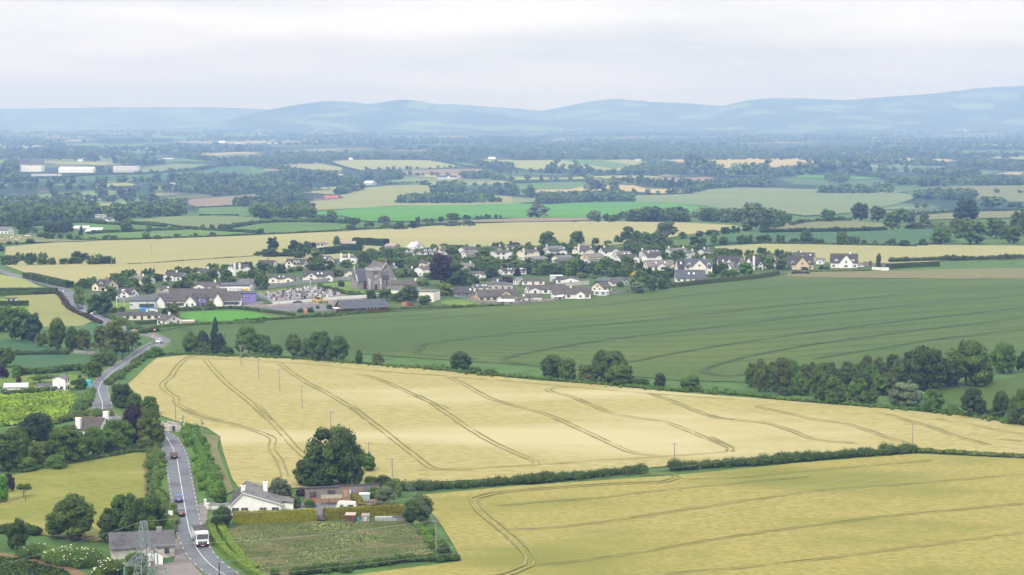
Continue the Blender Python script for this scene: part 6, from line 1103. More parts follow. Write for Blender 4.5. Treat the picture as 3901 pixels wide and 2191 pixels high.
def build_church():
    gx, gy, az, p = at('T', 1010, 960); k = 6.576 * p
    t = thing('church', 'grey stone gothic church with square tower and large traceried gable window', 'church', (gx, gy + 5, hz(gx, gy)), -az + math.radians(20))
    G = 11.5; hr = 24.0 * (6.2 / 6.2); he = 11.0                      # nave runs back from the front gable (local -y is the front)
    hr = min(26, (960 - 255) / k - 1.2); he = hr * .44; D = 21; W2 = 5.0; x0 = 2.3
    MB().prism([(x0 - W2, -1), (x0 + W2, -1), (x0 + W2, he), (x0, hr), (x0 - W2, he)], 'y', 0, D).obj('nave_wall', MAT_STONE, t)
    r = MB(); s = (hr - he) / W2
    for sg in (-1, 1): r.prism([(x0, hr + .02), (x0 + sg * (W2 + .4), he - s * .4 + .02), (x0 + sg * (W2 + .4), he - s * .4 + .25), (x0, hr + .27)], 'y', .5, D + .3)
    ro = r.obj('roof', MAT_SLATE, t); MB().box(x0 - .16, x0 + .16, .6, D, hr + .22, hr + .48).obj('ridge', MAT_RIDGE, ro)
    c = MB()
    for sg in (-1, 1): c.prism([(x0, hr + .3), (x0 + sg * (W2 + .6), he - s * .6 + .3), (x0 + sg * (W2 + .6), he - s * .6 + .9), (x0, hr + .95)], 'y', -.35, .45)
    c.box(x0 - .12, x0 + .12, -.1, .1, hr + .9, hr + 2.3); c.box(x0 - .5, x0 + .5, -.1, .1, hr + 1.6, hr + 1.85); c.obj('gable_coping', MAT_DRESS, t)
    # great window with tracery
    zb, ww, wh = hr * .35, 3.5, hr * .37
    A = arch(ww, wh); m = MB(); m.prism([(x0 + a * 1.16, zb - .35 + b * 1.06) for a, b in A], 'y', -.12, .2); w = m.obj('window', MAT_DRESS, t)
    pn = MB()
    for i in range(5): xx = x0 - ww / 2 + ww * (i + .5) / 5; pn.prism([(xx + a, zb + b) for a, b in arch(ww / 5 * .78, wh * (.62 if i in (0, 4) else .66))], 'y', -.2, .1)
    for xx, zz, rr in ((-.8, .74, .44), (.8, .74, .44), (0, .87, .46)): pn.prism([(x0 + xx + rr * math.cos(q * math.pi / 5), zb + wh * zz + rr * math.sin(q * math.pi / 5)) for q in range(10)], 'y', -.2, .1)
    pn.obj('tracery_pane', MAT_PANE, w)
    for xx in (-2.6, 0.3, 3.2): 
        o = MB().prism([(x0 + xx + a * 1.35, 2.2 + b * 1.1 - .1) for a, b in arch(.9, 2.9)], 'y', -.1, .15).obj('window', MAT_DRESS, t); MB().prism([(x0 + xx + a, 2.2 + b) for a, b in arch(.9, 2.9)], 'y', -.17, .1).obj('pane', MAT_PANE, o)
    for dx in (-.45, .25): MB().prism([(x0 + dx + .1 + a, hr * .80 + b) for a, b in arch(.34, 1.3)], 'y', -.08, .1).obj('gable_slit', MAT_PANE, t)
    # buttresses
    for xx in (x0 - W2, x0 + W2): MB().prism([(-1.4, -1), (.6, -1), (.6, he + .5), (-.1, he - .8), (-.4, he * .55), (-1.4, he * .42)], 'x', xx - .55, xx + .55).obj('buttress', MAT_DRESS, t)
    # tower
    tw, th = 6.4, hr * .76; tx = x0 - W2 - tw / 2 + 1.2
    MB().box(tx - tw / 2, tx + tw / 2, -2.2, tw - 2.2, -1, th).obj('tower', MAT_STONE, t)
    c = MB(); c.box(tx - tw / 2 - .25, tx + tw / 2 + .25, -2.45, tw - 1.95, th + .003, th + .45)
    for i in range(4):
        for sx, sy in ((tx - tw / 2 + .2, 0), (tx + tw / 2 - .2, 0)): c.box(sx - .35, sx + .35, -2.2 + i * 1.85, -1.4 + i * 1.85, th + .453, th + 1.3)
    c.box(tx - 1.6, tx + 1.6, -2.2, -1.5, th + .453, th + 1.5); c.obj('parapet', MAT_DRESS, t)
    for i in range(3): MB().prism([(tx - 1.0 + i * 1.0 + a, th * .78 + b) for a, b in arch(.45, 2.4)], 'y', -2.3, -2).obj('louvre_window', MAT_PANE, t)
    o = MB().prism([(tx + .3 + a, b) for a, b in arch(2.7, 4.6)], 'y', -2.45, -2).obj('doorway', MAT_DRESS, t); MB().prism([(tx + .3 + a, b) for a, b in arch(1.8, 3.7)], 'y', -2.55, -2.1).obj('door', MAT_DOOR, t)
    MB().box(tx - .1, tx + .7, -2.5, -2.1, 6.6, 7.8).obj('statue_niche', pmat('pale_niche', (.6, .52, .36)), t)
    for sx in (tx - tw / 2 - .1, tx + tw / 2 - .3): MB().prism([(-3.4, -1), (-2, -1), (-2, th * .62), (-2.6, th * .5), (-3.4, th * .3)], 'x', sx - .5, sx + .5).obj('buttress', MAT_DRESS, t)
    # transept at the left with steep gable, and its chapel roof
    lx = tx - tw / 2 - 2.6; zt = hr * .80
    MB().prism([(2.5, -1), (12.5, -1), (12.5, he * .8), (7.5, zt), (2.5, he * .8)], 'x', lx - 2.6, lx + 4).obj('transept_wall', MAT_STONE, t)
    r = MB(); s = (zt - he * .8) / 5
    for sg in (-1, 1): r.prism([(7.5, zt + .02), (7.5 + sg * 5.4, he * .8 - s * .4 + .02), (7.5 + sg * 5.4, he * .8 - s * .4 + .22), (7.5, zt + .24)], 'x', lx - 2.2, lx + 4)
    r.obj('roof', ROOF['s'], t); c = MB()
    for sg in (-1, 1): c.prism([(7.5, zt + .2), (7.5 + sg * 5.6, he * .8 - s * .6 + .2), (7.5 + sg * 5.6, he * .8 - s * .6 + .8), (7.5, zt + .9)], 'x', lx - 2.95, lx - 2.3)
    c.tube((lx - 2.6, 7.5, zt + .5), (lx - 2.6, 7.5, zt + 3.4), .22, .05); c.obj('gable_coping', MAT_DRESS, t)
    for i in range(3): MB().prism([(4.9 + i * 1.5 + a, 5 + b) for a, b in arch(.7, 6)], 'x', lx - 2.7, lx - 2.5).obj('lancet_window', MAT_PANE, t)
    MB().prism([(lx + 1.8 + a, b) for a, b in arch(2.2, 4.4)], 'y', 2.35, 2.6).obj('door', MAT_DOOR, t)
    # right aisle stub
    MB().prism([(x0 + W2, -1), (x0 + W2 + 5, -1), (x0 + W2 + 5, he * .55), (x0 + W2, he * .95)], 'y', 8, 20).obj('aisle_wall', MAT_STONE, t)
build_church()
H('stone parish hall with dark slate roof and pale lean-to right of the church', 'T', 1245, 1925, 1040, 715, -12, 9, 4.6, 't', 'b', 'c.97 nodoor', name='parish_hall', cat='hall', group=None, simple=True)
H('pale flat lean-to in front of the stone parish hall', 'T', 1245, 1990, 1060, 890, -10, 5, 3.2, 'p', 'g', 'mono nodoor', name='hall_annex', cat='building', group=None, simple=True)
H('tall plain white rendered block right of the parish hall', 'T', 1870, 2482, 1262, 955, -16, 12, 7, 'p', 'g', 'flat nodoor', name='rendered_block', cat='building', group=None, simple=True)

# ------------------------------------------------------------------ school
def build_school():
    gx, gy, az, p = at('F', 1640, 1060)
    t = thing('school', 'white school with brown roofs, purple blocks and a tall white sports hall', 'school', (gx, gy, hz(gx, gy)), -az + math.radians(-4))
    k = 3.6171 * p                                                   # zone F pixels per metre
    X = lambda x: (x - 1640) / k
    def gabled(n, xa, xb, ya, yb, he, hr, axis, wall, roof):
        w, r = MB(), MB()
        if axis == 'x':
            m = (ya + yb) / 2; w.prism([(ya, -.6), (yb, -.6), (yb, he), (m, hr), (ya, he)], 'x', xa, xb)
            for sg in (-1, 1): hw = (yb - ya) / 2; s = (hr - he) / hw; r.prism([(m, hr + .02), (m + sg * (hw + .4), he - s * .4), (m + sg * (hw + .4), he - s * .4 + .2), (m, hr + .22)], 'x', xa - .3, xb + .3)
        else:
            m = (xa + xb) / 2; w.prism([(xa, -.6), (xb, -.6), (xb, he), (m, hr), (xa, he)], 'y', ya, yb)
            for sg in (-1, 1): hw = (xb - xa) / 2; s = (hr - he) / hw; r.prism([(m, hr + .02), (m + sg * (hw + .4), he - s * .4), (m + sg * (hw + .4), he - s * .4 + .2), (m, hr + .22)], 'y', ya - .4, yb + .3)
        w.obj(n + '_wall', WALL[wall], t); r.obj(n + '_roof', ROOF[roof], t)
    gabled('classroom', X(1090), X(1560), 2, 14, 3.2, 6.4, 'x', 'w', 'b')
    gabled('gable_wing', X(1462), X(1622), -4, 13.9, 3.0, 6.2, 'y', 'w', 'b')
    gabled('west_wing', X(1062), X(1190), -1, 13.8, 3.0, 6.0, 'y', 'w', 'b')
    gabled('corridor', X(1200), X(2000), 17, 28, 3.6, 7.4, 'x', 'w', 'b')
    gabled('porch', X(1655), X(1765), 2, 18, 2.6, 5.4, 'y', 'u', 'b')
    gabled('east_classroom', X(1900), X(2222), 4, 16, 3.4, 7.0, 'x', 'w', 'b')
    gabled('east_wing', X(1845), X(1975), 1.8, 15.8, 3.4, 6.8, 'y', 'w', 'b')
    MB().box(X(722), X(1062), -4, 8, -.6, 3.9).obj('flat_block_wall', WALL['l'], t); MB().box(X(716), X(1068), -4.3, 8.3, 3.903, 4.2).obj('flat_roof', ROOF['s'], t)
    MB().box(X(1888), X(2310), 34, 50, -.6, 7.6).obj('sports_hall_wall', WALL['w'], t); MB().box(X(1882), X(2316), 33.7, 50.3, 7.603, 8.1).obj('flat_roof', ROOF['s'], t)
    MB().box(X(2030), X(2205), 30.3, 33.7, -.6, 6.8).obj('entrance_block', WALL['g'], t)
    for xx in (2065, 2120): MB().box(X(xx) - .7, X(xx) + .7, 30.15, 30.4, 5.2, 6.3).obj('window', MAT_SKY, t)
    MB().box(X(2205), X(2412), 22, 33, -.6, 4.9).obj('purple_block_wall', WALL['u'], t); MB().box(X(2200), X(2418), 21.7, 33.3, 4.903, 5.2).obj('flat_roof', ROOF['s'], t)
    for xx in (2235, 2275, 2315): window(t, X(xx), 22, 2.9, 1.2, .8)
    # winged heart emblem on the sports hall
    ex, ez = X(2248), 5.2
    def em(n, pts, c): MB().prism([(ex + a, ez + b) for a, b in pts], 'y', 33.8 - .012 * len(n), 33.95).obj('emblem', pmat('emblem_' + n, c), t)
    em('yellow', [(0, -1.9), (1.5, -.3), (1.75, .9), (1.1, 1.6), (.3, 1.3), (0, .9), (-.4, 1.2), (-1.0, .9), (-1.2, 0)], (.72, .5, .06)); em('orange', [(-.5, -.2), (.4, .9), (1.0, .3), (.2, -1.0)], (.62, .22, .06)); em('violet', [(-1.9, 1.0), (-1.2, .2), (-.4, -1.4), (-1.3, -.5)], (.16, .07, .22))
    for xx in (1215, 1245, 1385, 1420): window(t, X(xx), 2, 1.6, 1.7, 1.4, frame=MAT_FRW)
    for xx in (1500, 1575): window(t, X(xx), -4, 1.9, .9, 1.3)
    for xx in (2015, 2050, 2100, 2150, 2185): window(t, X(xx), 4, 1.8, 1.7, 1.5)
    window(t, X(1712), 2, 1.4, 2.6, 2.2); window(t, X(1830), 16, 2, 2, 1.2)
    for xx in (905, 1000): MB().box(X(xx) - 1.9, X(xx) + 1.9, -4.08, -3.9, .6, 2.6).obj('door', MAT_PANE, t)
    for xx in (735, 755): window(t, X(xx), -4, 2.2, .5, .8)
    MB().box(X(1180), X(1340), 4.5, 4.6, 4.9, 5.0).obj('solar_panel', ROOF['s'], t)
build_school()

# ------------------------------------------------------------------ timber clubhouse
def build_clubhouse():
    gx, gy, az, p = at('G', 1560, 1140); k = 3.6171 * p
    t = thing('clubhouse', 'brown timber clubhouse with blue grey roof beside the car park', 'clubhouse', (gx, gy + 4, hz(gx, gy)), -az + math.radians(19))
    L, W_, he, hr = 24, 9.5, 2.8, 6.0; x0, x1 = -5.5, 17
    MB().prism([(-W_ / 2, -.5), (W_ / 2, -.5), (W_ / 2, he), (0, hr), (-W_ / 2, he)], 'x', x0, x1).obj('wall', WALL['b'], t)
    r = MB(); gable_roof(r, x0, x1, W_, he, hr, .6); r.obj('roof', ROOF['s'], t)
    for x in (1.5, 3.0): window(t, x, -W_ / 2, 1.6, 1.2, 1.5)
    for x in (6.5, 8.3, 10.1, 12): MB().prism([(x + .35 * math.cos(a * math.pi / 5), 2 + .35 * math.sin(a * math.pi / 5)) for a in range(10)], 'y', -W_ / 2 - .08, -W_ / 2 + .05).obj('wall_emblem', pmat('cream_disc', (.62, .55, .4)), t)
    MB().box(x0 - 2.6, x0 - .05, -3.2, 2.2, 2.5, 2.7).obj('porch_roof', MAT_FRW, t)
    for y in (-3, 2): MB().box(x0 - 2.5, x0 - 2.35, y, y + .15, -.5, 2.5).obj('porch_post', WALL['b'], t)
    window(t, x0, -.4, 1.5, 1.6, 1.2, 'x', MAT_FRW, -1); MB().box(x0 - .1, x0 + .02, -.4, .4, 4.1, 5.0).obj('wall_emblem', pmat('yellow_sign', (.6, .42, .08)), t)
build_clubhouse()

# ------------------------------------------------------------------ near buildings
H('white two storey farmhouse gable in the garden left of the winding road', 'C', 535, 690, 905, 735, 62, 7.5, 4.6, 'w', 'g', '', group=None)
H('long low white wing with blue grey roof joined to the white farmhouse', 'C', 368, 692, 905, 826, 4, 7, 2.4, 'w', 's', 'mono nodoor', name='farmhouse_wing', cat='outbuilding', group=None)
H('small grey roofed outhouse at the left of the white farmhouse', 'C', 48, 158, 885, 822, -28, 4, 2.4, 'l', 's', 'nodoor', name='outhouse', cat='outbuilding', group=None)
H('low white outbuilding with pink base beside the outhouse', 'C', 40, 280, 895, 862, -4, 4, 1.7, 'p', 'l', 'mono nodoor', name='outhouse', cat='outbuilding', group=None, simple=True)
def build_chimney_house():
    gx, gy, az, p = at('A', 800, 300)
    t = thing('house', 'white house with brown hipped roof and two tall white chimney stacks among trees', 'house', (gx, gy + 3, hz(gx, gy)), -az + math.radians(-28))
    L, W_, he, hr = 6.4, 7.4, 3.6, 6.4
    MB().prism([(-W_ / 2, -.5), (W_ / 2, -.5), (W_ / 2, he), (0, hr), (-W_ / 2, he)], 'x', -L / 2, L / 2).obj('wall', WALL['w'], t)
    r = MB(); gable_roof(r, -L / 2, L / 2, W_, he, hr); ro = r.obj('roof', ROOF['b'], t); MB().box(-L / 2, L / 2, -.12, .12, hr + .15, hr + .32).obj('ridge', MAT_RIDGE, ro)
    f = MB(); s = (hr - he) / (W_ / 2)
    for sg in (-1, 1): f.prism([(0, hr + .05), (sg * (W_ / 2 + .4), he - s * .4 + .05), (sg * (W_ / 2 + .4), he - s * .4 + .3), (0, hr + .3)], 'x', L / 2 + .36, L / 2 + .44)
    f.obj('barge_board', MAT_TRIM, t)
    for x, y, top, n in ((-L / 2 - .3, -W_ / 2 + .4, hr + .3, 1), (L / 2 - .7, W_ / 2 - 1.6, hr + 1.6, 2)):
        c = MB(); c.box(x - .75, x + .75, y - .55, y + .55, -.4 if n == 1 else he, top); c.box(x - .82, x + .82, y - .62, y + .62, top + .003, top + .2); co = c.obj('chimney', WALL['w'], t); MB().tube((x, y, top + .2), (x, y, top + .5), .2, .16, 8).obj('chimney_pot', MAT_POT, co)
    window(t, L / 2, 0, 4.2, 1.1, 1.2, 'x', MAT_FRW, 1); window(t, -1, -W_ / 2, 1.6, 1.5, 1.2)
build_chimney_house()
def build_bungalow():
    gx, gy, az, p = at('B', 640, 935)
    t = thing('bungalow', 'white bungalow with grey slate roof and two white chimneys behind the golden hedge', 'house', (gx, gy, hz(gx, gy)), -az + math.radians(-3))
    hwl, hwr, D, he = -6.6, 5.2, 15.5, 2.6                            # front gable wall faces the camera, ridge runs back; right slope longer
    xr, hr = -3.6, 5.4; xe, zr = 5.4, 2.6
    MB().prism([(hwl, -.6), (xe, -.6), (xe, zr), (xr, hr), (hwl, he)], 'y', 0, D).obj('wall', WALL['w'], t)
    r = MB(); r.prism([(xr, hr + .02), (xe + .4, zr - .1), (xe + .4, zr + .06), (xr, hr + .2)], 'y', -.35, D + .3); ro = r.obj('roof', ROOF['g'], t)
    r = MB(); s = (hr - he) / (xr - hwl); r.prism([(xr, hr + .021), (hwl - .4, he - .4 * s), (hwl - .4, he - .4 * s + .16), (xr, hr + .201)], 'y', -.35, D + .3); r.obj('roof', ROOF['d'], t)  # left slope of the same roof in darker tiles, its shade painted in
    MB().box(4.5, 8.2, 3, 9, -.6, 2.4).obj('side_wing_wall', WALL['w'], t); MB().prism([(4.4, 2.9), (8.4, 2.35), (8.4, 2.5), (4.4, 3.08)], 'y', 2.7, 9.3).obj('roof', ROOF['g'], t)
    f = MB(); f.prism([(xr, hr + .04), (xe + .4, zr - .08), (xe + .4, zr + .12), (xr, hr + .26)], 'y', -.45, -.36); f.prism([(xr, hr + .04), (hwl - .4, he - .4 * s), (hwl - .4, he - .4 * s + .2), (xr, hr + .26)], 'y', -.45, -.36); f.obj('barge_board', MAT_TRIM, t)
    for x in (-5.4, -3.2, 1.2, 4.1): window(t, x, 0, 1.35, 1.6, 1.2)
    for x, y in ((xr - .1, 3.2), (1.3, 9.8)):
        z0 = hr - .5 if x < 0 else 3.6; top = z0 + (1.7 if x < 0 else 2.6); c = MB(); c.box(x - .5, x + .5, y - .5, y + .5, z0 - .6, top); c.box(x - .58, x + .58, y - .58, y + .58, top + .003, top + .16); co = c.obj('chimney', WALL['w'], t); MB().tube((x, y, top + .15), (x, y, top + .55), .16, .13, 8).obj('chimney_pot', MAT_POT if x > 0 else WALL['k'], co)
    MB().box(1.6, 2.4, 4.2, 4.9, 3.75, 3.98).obj('rooflight', MAT_PANE, t)
build_bungalow()
def build_slate_cottage():
    gx, gy, az, p = at('A', 1200, 1300)
    t = thing('cottage', 'old stone cottage with long slate roof behind the pylon', 'cottage', (gx, gy + 2.6, hz(gx, gy)), -az + math.radians(3))
    L, W_, he, hr = 13.6, 6.2, 2.4, 5.2
    MB().prism([(-W_ / 2, -.6), (W_ / 2, -.6), (W_ / 2, he), (0, hr), (-W_ / 2, he)], 'x', -L / 2 + .2, L / 2).obj('wall', pmat('old_lime_render', (.50, .47, .42), (.27, .25, .22), scale=.9, detail=6, rough=.95), t)
    r = MB(); gable_roof(r, -L / 2, L / 2, W_, he, hr, .25); r.obj('roof', roofm('old_slate', (.15, .145, .16), (.205, .195, .205)), t)
    c = MB(); c.box(3.2, 4.4, -.5, .5, hr - .4, hr + .9); c.obj('chimney', WALL['t'], t); window(t, L / 2 - 1.6, -W_ / 2, 1.4, .9, 1.0, 'y', MAT_FRB)
    gx, gy, az, p = at('A', 1305, 1372)
    t = thing('annex', 'whitewashed gable annex in front of the slate cottage', 'outbuilding', (gx, gy, hz(gx, gy)), -az + math.radians(4))
    W2 = 2.35; MB().prism([(-W2, -.6), (W2, -.6), (W2, 2.1), (.1, 3.5), (-W2, 2.2)], 'y', 0, 3.6).obj('wall', WALL['w'], t)
    r = MB(); r.prism([(.1, 3.52), (W2 + .2, 2.0), (W2 + .2, 2.14), (.1, 3.68)], 'y', .1, 3.7); r.prism([(.1, 3.52), (-W2 - .2, 2.1), (-W2 - .2, 2.24), (.1, 3.68)], 'y', .1, 3.7); r.obj('roof', ROOF['r'], t)
    MB().box(-.2, .45, -.08, .05, 0, 1.2).obj('door', MAT_DOOR, t)
build_slate_cottage()
def build_ruin():
    gx, gy, az, p = at('A', 1462, 212)
    t = thing('ruined_cottage', 'roofless whitewashed ruin beside the road bend', 'ruin', (gx, gy + 1.5, hz(gx, gy)), -az + math.radians(-6))
    m = MB(); r = random.Random(3)
    for i in range(9): x = -4.2 + i * .93; h = 2.2 + r.uniform(-.5, .25) - .06 * i; m.box(x, x + .93, -2, -1.5, -.5, h)
    for i in range(5): y = -1.5 + i * .9; m.box(-4.2, -3.7, y, y + .9, -.5, 2.4 + r.uniform(-.4, .3)); m.box(3.67, 4.17, y, y + .9, -.5, 1.9 + r.uniform(-.4, .3))
    for i in range(9): x = -4.2 + i * .93; m.box(x, x + .93, 3.003, 3.5, -.5, 2.3 + r.uniform(-.5, .3))
    m.obj('wall', pmat('flaking_whitewash', (.60, .56, .50), (.30, .27, .24), scale=1.1, detail=6, rough=.95), t)
    MB().box(.6, 1.5, -2.08, -1.9, 0, 1.7).obj('door_opening_shade', WALL['k'], t); MB().box(-2.6, -1.9, -2.08, -1.9, .7, 1.5).obj('window_opening_shade', WALL['k'], t)  # dark panels on the uncut wall, painting the shade inside openings
    MB().prism([(-1.9, 1.2), (3, 1.5), (3, 1.7), (-1.9, 1.35)], 'x', -3.6, 2.9).obj('fallen_roof', WALL['t'], t)
build_ruin()
def build_workshop():
    gx, gy, az, p = at('B', 1360, 795)
    t = thing('workshop', 'long ramshackle stone and iron workshop under the big tree', 'workshop', (gx, gy + 1, hz(gx, gy)), -az + math.radians(8))
    k = 2.2573 * p; X = lambda x: (x - 1360) / k
    a, b, c = X(1050), X(1330), X(1690)
    MB().prism([(0, -.5), (6, -.5), (6, 2.0), (0, 3.0)], 'x', a, b).obj('stone_wall', pmat('block_wall', (.17, .15, .14), (.25, .225, .21), scale=1.6, detail=6, rough=.95), t)
    MB().prism([(.05, -.5), (6.05, -.5), (6.05, 2.2), (.05, 3.3)], 'x', b, c).obj('iron_wall', pmat('patchwork_iron', (.20, .20, .23), (.26, .19, .12), scale=.42, detail=1, rough=.7, lo=.45, hi=.55, c3=(.16, .15, .17), scale3=.3), t)
    MB().prism([(-.35, 3.08), (6.3, 1.98), (6.3, 2.1), (-.35, 3.2)], 'x', a - .2, b - .003).obj('roof', ROOF['n'], t); MB().prism([(-.3, 3.38), (6.3, 2.17), (6.3, 2.29), (-.3, 3.5)], 'x', b, c + .2).obj('roof', ROOF['g'], t)
    window(t, X(1105), 0, 1.3, 1.5, 1.4, 'y', MAT_FRB); window(t, X(1265), 0, 1.7, 1.7, .9, 'y', MAT_FRB)
    MB().box(X(1390) - .5, X(1390) + .5, -.05, .1, 0, 2.1).obj('door', pmat('bleached_door', (.42, .27, .15)), t); MB().box(X(1425) - .12, X(1425) + .3, -.3, -.05, 0, 2.2).obj('door_leaf', WALL['l'], t)
    gx, gy, az, p = at('B', 1275, 855)
    t = thing('lean_to', 'open timber lean-to with mossy roof in front of the workshop', 'shelter', (gx, gy, hz(gx, gy)), -az)
    MB().prism([(-.2, 1.9), (2.2, 2.4), (2.2, 2.5), (-.2, 2.0)], 'x', -2.7, 2.5).obj('roof', pmat('mossy_roof', (.16, .14, .09), (.24, .21, .15), scale=2), t)
    for x in (-2.5, -.8, .9, 2.3):
        for y in (0, 2): MB().box(x, x + .12, y, y + .12, -.3, 1.9 + .2 * y).obj('post', WALL['b'], t)
build_workshop()
for lab, x, yb, w, d, h, wl in (('brown timber shed with pale roof in front of the golden hedge', 1430, 1000, 2.3, 1.9, 2.1, 'b'), ('grey weathered roofless shed right of the brown shed', 1560, 995, 1.9, 1.7, 1.9, 't')):
    gx, gy, az, p = at('B', x, yb); t = thing('garden_shed', lab, 'shed', (gx, gy, hz(gx, gy)), -az + math.radians(-8))
    MB().prism([(0, -.2), (d, -.2), (d, h), (0, h - .25)], 'x', -w / 2, w / 2).obj('wall', WALL[wl], t)
    if wl == 'b': MB().prism([(-.12, h - .24), (d + .12, h + .03), (d + .12, h + .1), (-.12, h - .17)], 'x', -w / 2 - .1, w / 2 + .1).obj('roof', pmat('shed_felt', (.40, .33, .26), (.34, .28, .22)), t)
    MB().box(-.35, .35, -.06, .02, 0, h - .5).obj('door', pmat('shed_door', (.10, .05, .035)) if wl == 'b' else WALL['g'], t)
place_trees()
# ================================================================== vehicles
MAT_TYRE = pmat('tyre_rubber', (.018, .018, .018), rough=.9); MAT_RIM = pmat('alloy_rim', (.42, .42, .44), metal=.6, rough=.35); MAT_GLASS = pmat('car_glass', (.035, .042, .05), (.06, .07, .08), rough=.08, spec=.7)
MAT_TAIL = pmat('tail_lamp', (.45, .015, .012), rough=.3); MAT_HEAD = pmat('head_lamp', (.75, .75, .7), rough=.15); MAT_PLATE = pmat('number_plate', (.7, .7, .66)); MAT_BLACK = pmat('black_plastic', (.025, .025, .027), rough=.6)
def paint(n, c): return pmat('paint_' + n, c, tuple(v * .92 for v in c), scale=.7, rough=.28, spec=.6)
def wheels(t, xs, ys, r=.33, w=.22):
    for x in xs:
        for y in ys:
            s = 1 if x > 0 else -1
            o = MB().tube((x - w / 2, y, r), (x + w / 2, y, r), r, r, 16).obj('wheel', MAT_TYRE, t); MB().tube((x + s * (w / 2 - .01), y, r), (x + s * (w / 2 + .015), y, r), r * .62, r * .58, 12).obj('rim', MAT_RIM, o)
def car(label, u, v, heading, col, kind='saloon', sc=1.0):
    gx, gy = ground_px(u, v); t = thing('car', label, 'car', (gx, gy, hz(gx, gy) + .32), heading, None); t.scale = (sc, sc, sc)
    # local +y is the nose; the origin is on the road below the middle
    P = {'saloon': ([(-2.25, .35), (-2.3, .72), (-2.2, .98), (-1.75, 1.02), (1.0, .98), (2.0, .82), (2.25, .6), (2.25, .3)], [(-1.85, 1.0), (-1.1, 1.40), (.1, 1.44), (1.05, .97)]),
         'suv': ([(-2.2, .4), (-2.25, .8), (-2.2, 1.1), (1.0, 1.08), (2.05, .95), (2.25, .65), (2.25, .35)], [(-2.15, 1.09), (-1.9, 1.62), (.2, 1.66), (1.1, 1.07)]),
         'van': ([(-2.3, .4), (-2.35, 1.1), (1.4, 1.1), (2.1, 1.0), (2.3, .65), (2.3, .35)], [(-2.34, 1.09), (-2.25, 1.9), (.9, 1.92), (1.75, 1.08)])}[kind]
    hw = .88; b = MB(); b.prism(P[0], 'x', -hw, hw); bo = b.obj('body', paint(*col), t)
    md = bo.modifiers.new('edge', 'BEVEL'); md.width = .09; md.segments = 2; md.limit_method = 'ANGLE'
    c = P[1]; g_ = MB(); tw = .72
    n = len(c); vs = [(-hw + .04 if p[1] < 1.2 else -tw, p[0], p[1]) for p in c] + [(hw - .04 if p[1] < 1.2 else tw, p[0], p[1]) for p in c]
    g_.add(vs, [(i, i + 1, n + i + 1, n + i) for i in range(n - 1)] + [tuple(range(n)), tuple(range(2 * n - 1, n - 1, -1))]); g_.obj('window', MAT_GLASS, t)
    top = [p for p in c if p[1] > 1.2]; y0, y1, z = top[0][0], top[-1][0], max(p[1] for p in c)
    ro = MB().box(-tw - .03, tw + .03, y0 - .05, y1 + .12, z - .05, z + .05).obj('roof', paint(*col), t); ro.modifiers.new('edge', 'BEVEL').width = .04
    for s in (-1, 1):
        MB().add([(s * tw, y0, z - .02), (s * (tw + .02), y0 - .1, z - .02), (s * (hw - .01), c[0][0] - .02, c[0][1]), (s * (hw - .06), c[0][0] + .14, c[0][1])], [(0, 1, 2, 3)]).obj('pillar', paint(*col), t)
        MB().box(s * .55 - .2, s * .55 + .28 * s + .0 if s > 0 else s * .55 + .2, P[0][1][0] - .06, P[0][1][0] + .1, .74, .98).obj('tail_light', MAT_TAIL, t)
        MB().box(s * .62 - .2, s * .62 + .2, 2.0, 2.26, .58, .76).obj('headlight', MAT_HEAD, t)
        MB().box(s * 1.0 - .1, s * 1.0 + .1, .62, .82, .98, 1.14).obj('wing_mirror', paint(*col), t)
    MB().box(-.26, .26, P[0][1][0] - .07, P[0][1][0] + .05, .66, .78).obj('number_plate', MAT_PLATE, t); MB().box(-.85, .85, P[0][0][0] - .09, P[0][0][0] + .2, .3, .5).obj('bumper', MAT_BLACK, t)
    wheels(t, (-.8, .8), (-1.4, 1.4)); return t
RA = np.array(ROAD)
def road_dir(u, v):
    x, y = ground_px(u, v); i = int(np.argmin(np.hypot(RA[:, 0] - x, RA[:, 1] - y))); a, b = RA[max(0, i - 2)], RA[min(len(RA) - 1, i + 2)]
    return math.atan2(-(b[0] - a[0]), b[1] - a[1])                    # heading of local +y going away along the road
def on_road(label, z, x, y, col, kind, away=True, sc=1.05):
    u, v = S(z, x, y); return car(label, u, v - 18 * ppm(ground_px(u, v)[1]) / 16, road_dir(u, v) + (0 if away else math.pi), col, kind, sc)
on_road('dark red and black car with bright tail lights, uppermost on the near road', 'A', 1497, 482, ('dark_maroon', (.06, .012, .016)), 'suv')
on_road('blue saloon car driving away in the middle of three cars', 'A', 1535, 860, ('blue', (.02, .10, .42)), 'saloon')
on_road('dark grey saloon with red tail lights behind the blue car', 'A', 1552, 982, ('dark_grey', (.06, .045, .05)), 'saloon')
on_road('silver car at the sharp bend of the winding road', 'C', 1594, 445, ('silver', (.62, .63, .66)), 'saloon', False)
u, v = S('C', 1078, 178); car('black estate car turning at the village junction', u, v - 6, math.radians(78), ('black', (.02, .024, .034)), 'suv', 1.15)
on_road('dark blue van coming down the road beside the copper hedge', 'E', 872, 968, ('night_blue', (.03, .045, .075)), 'van', False, 1.1)
on_road('pale grey car near the top of the road at the left', 'E', 466, 664, ('silver', (.62, .63, .66)), 'suv', True)
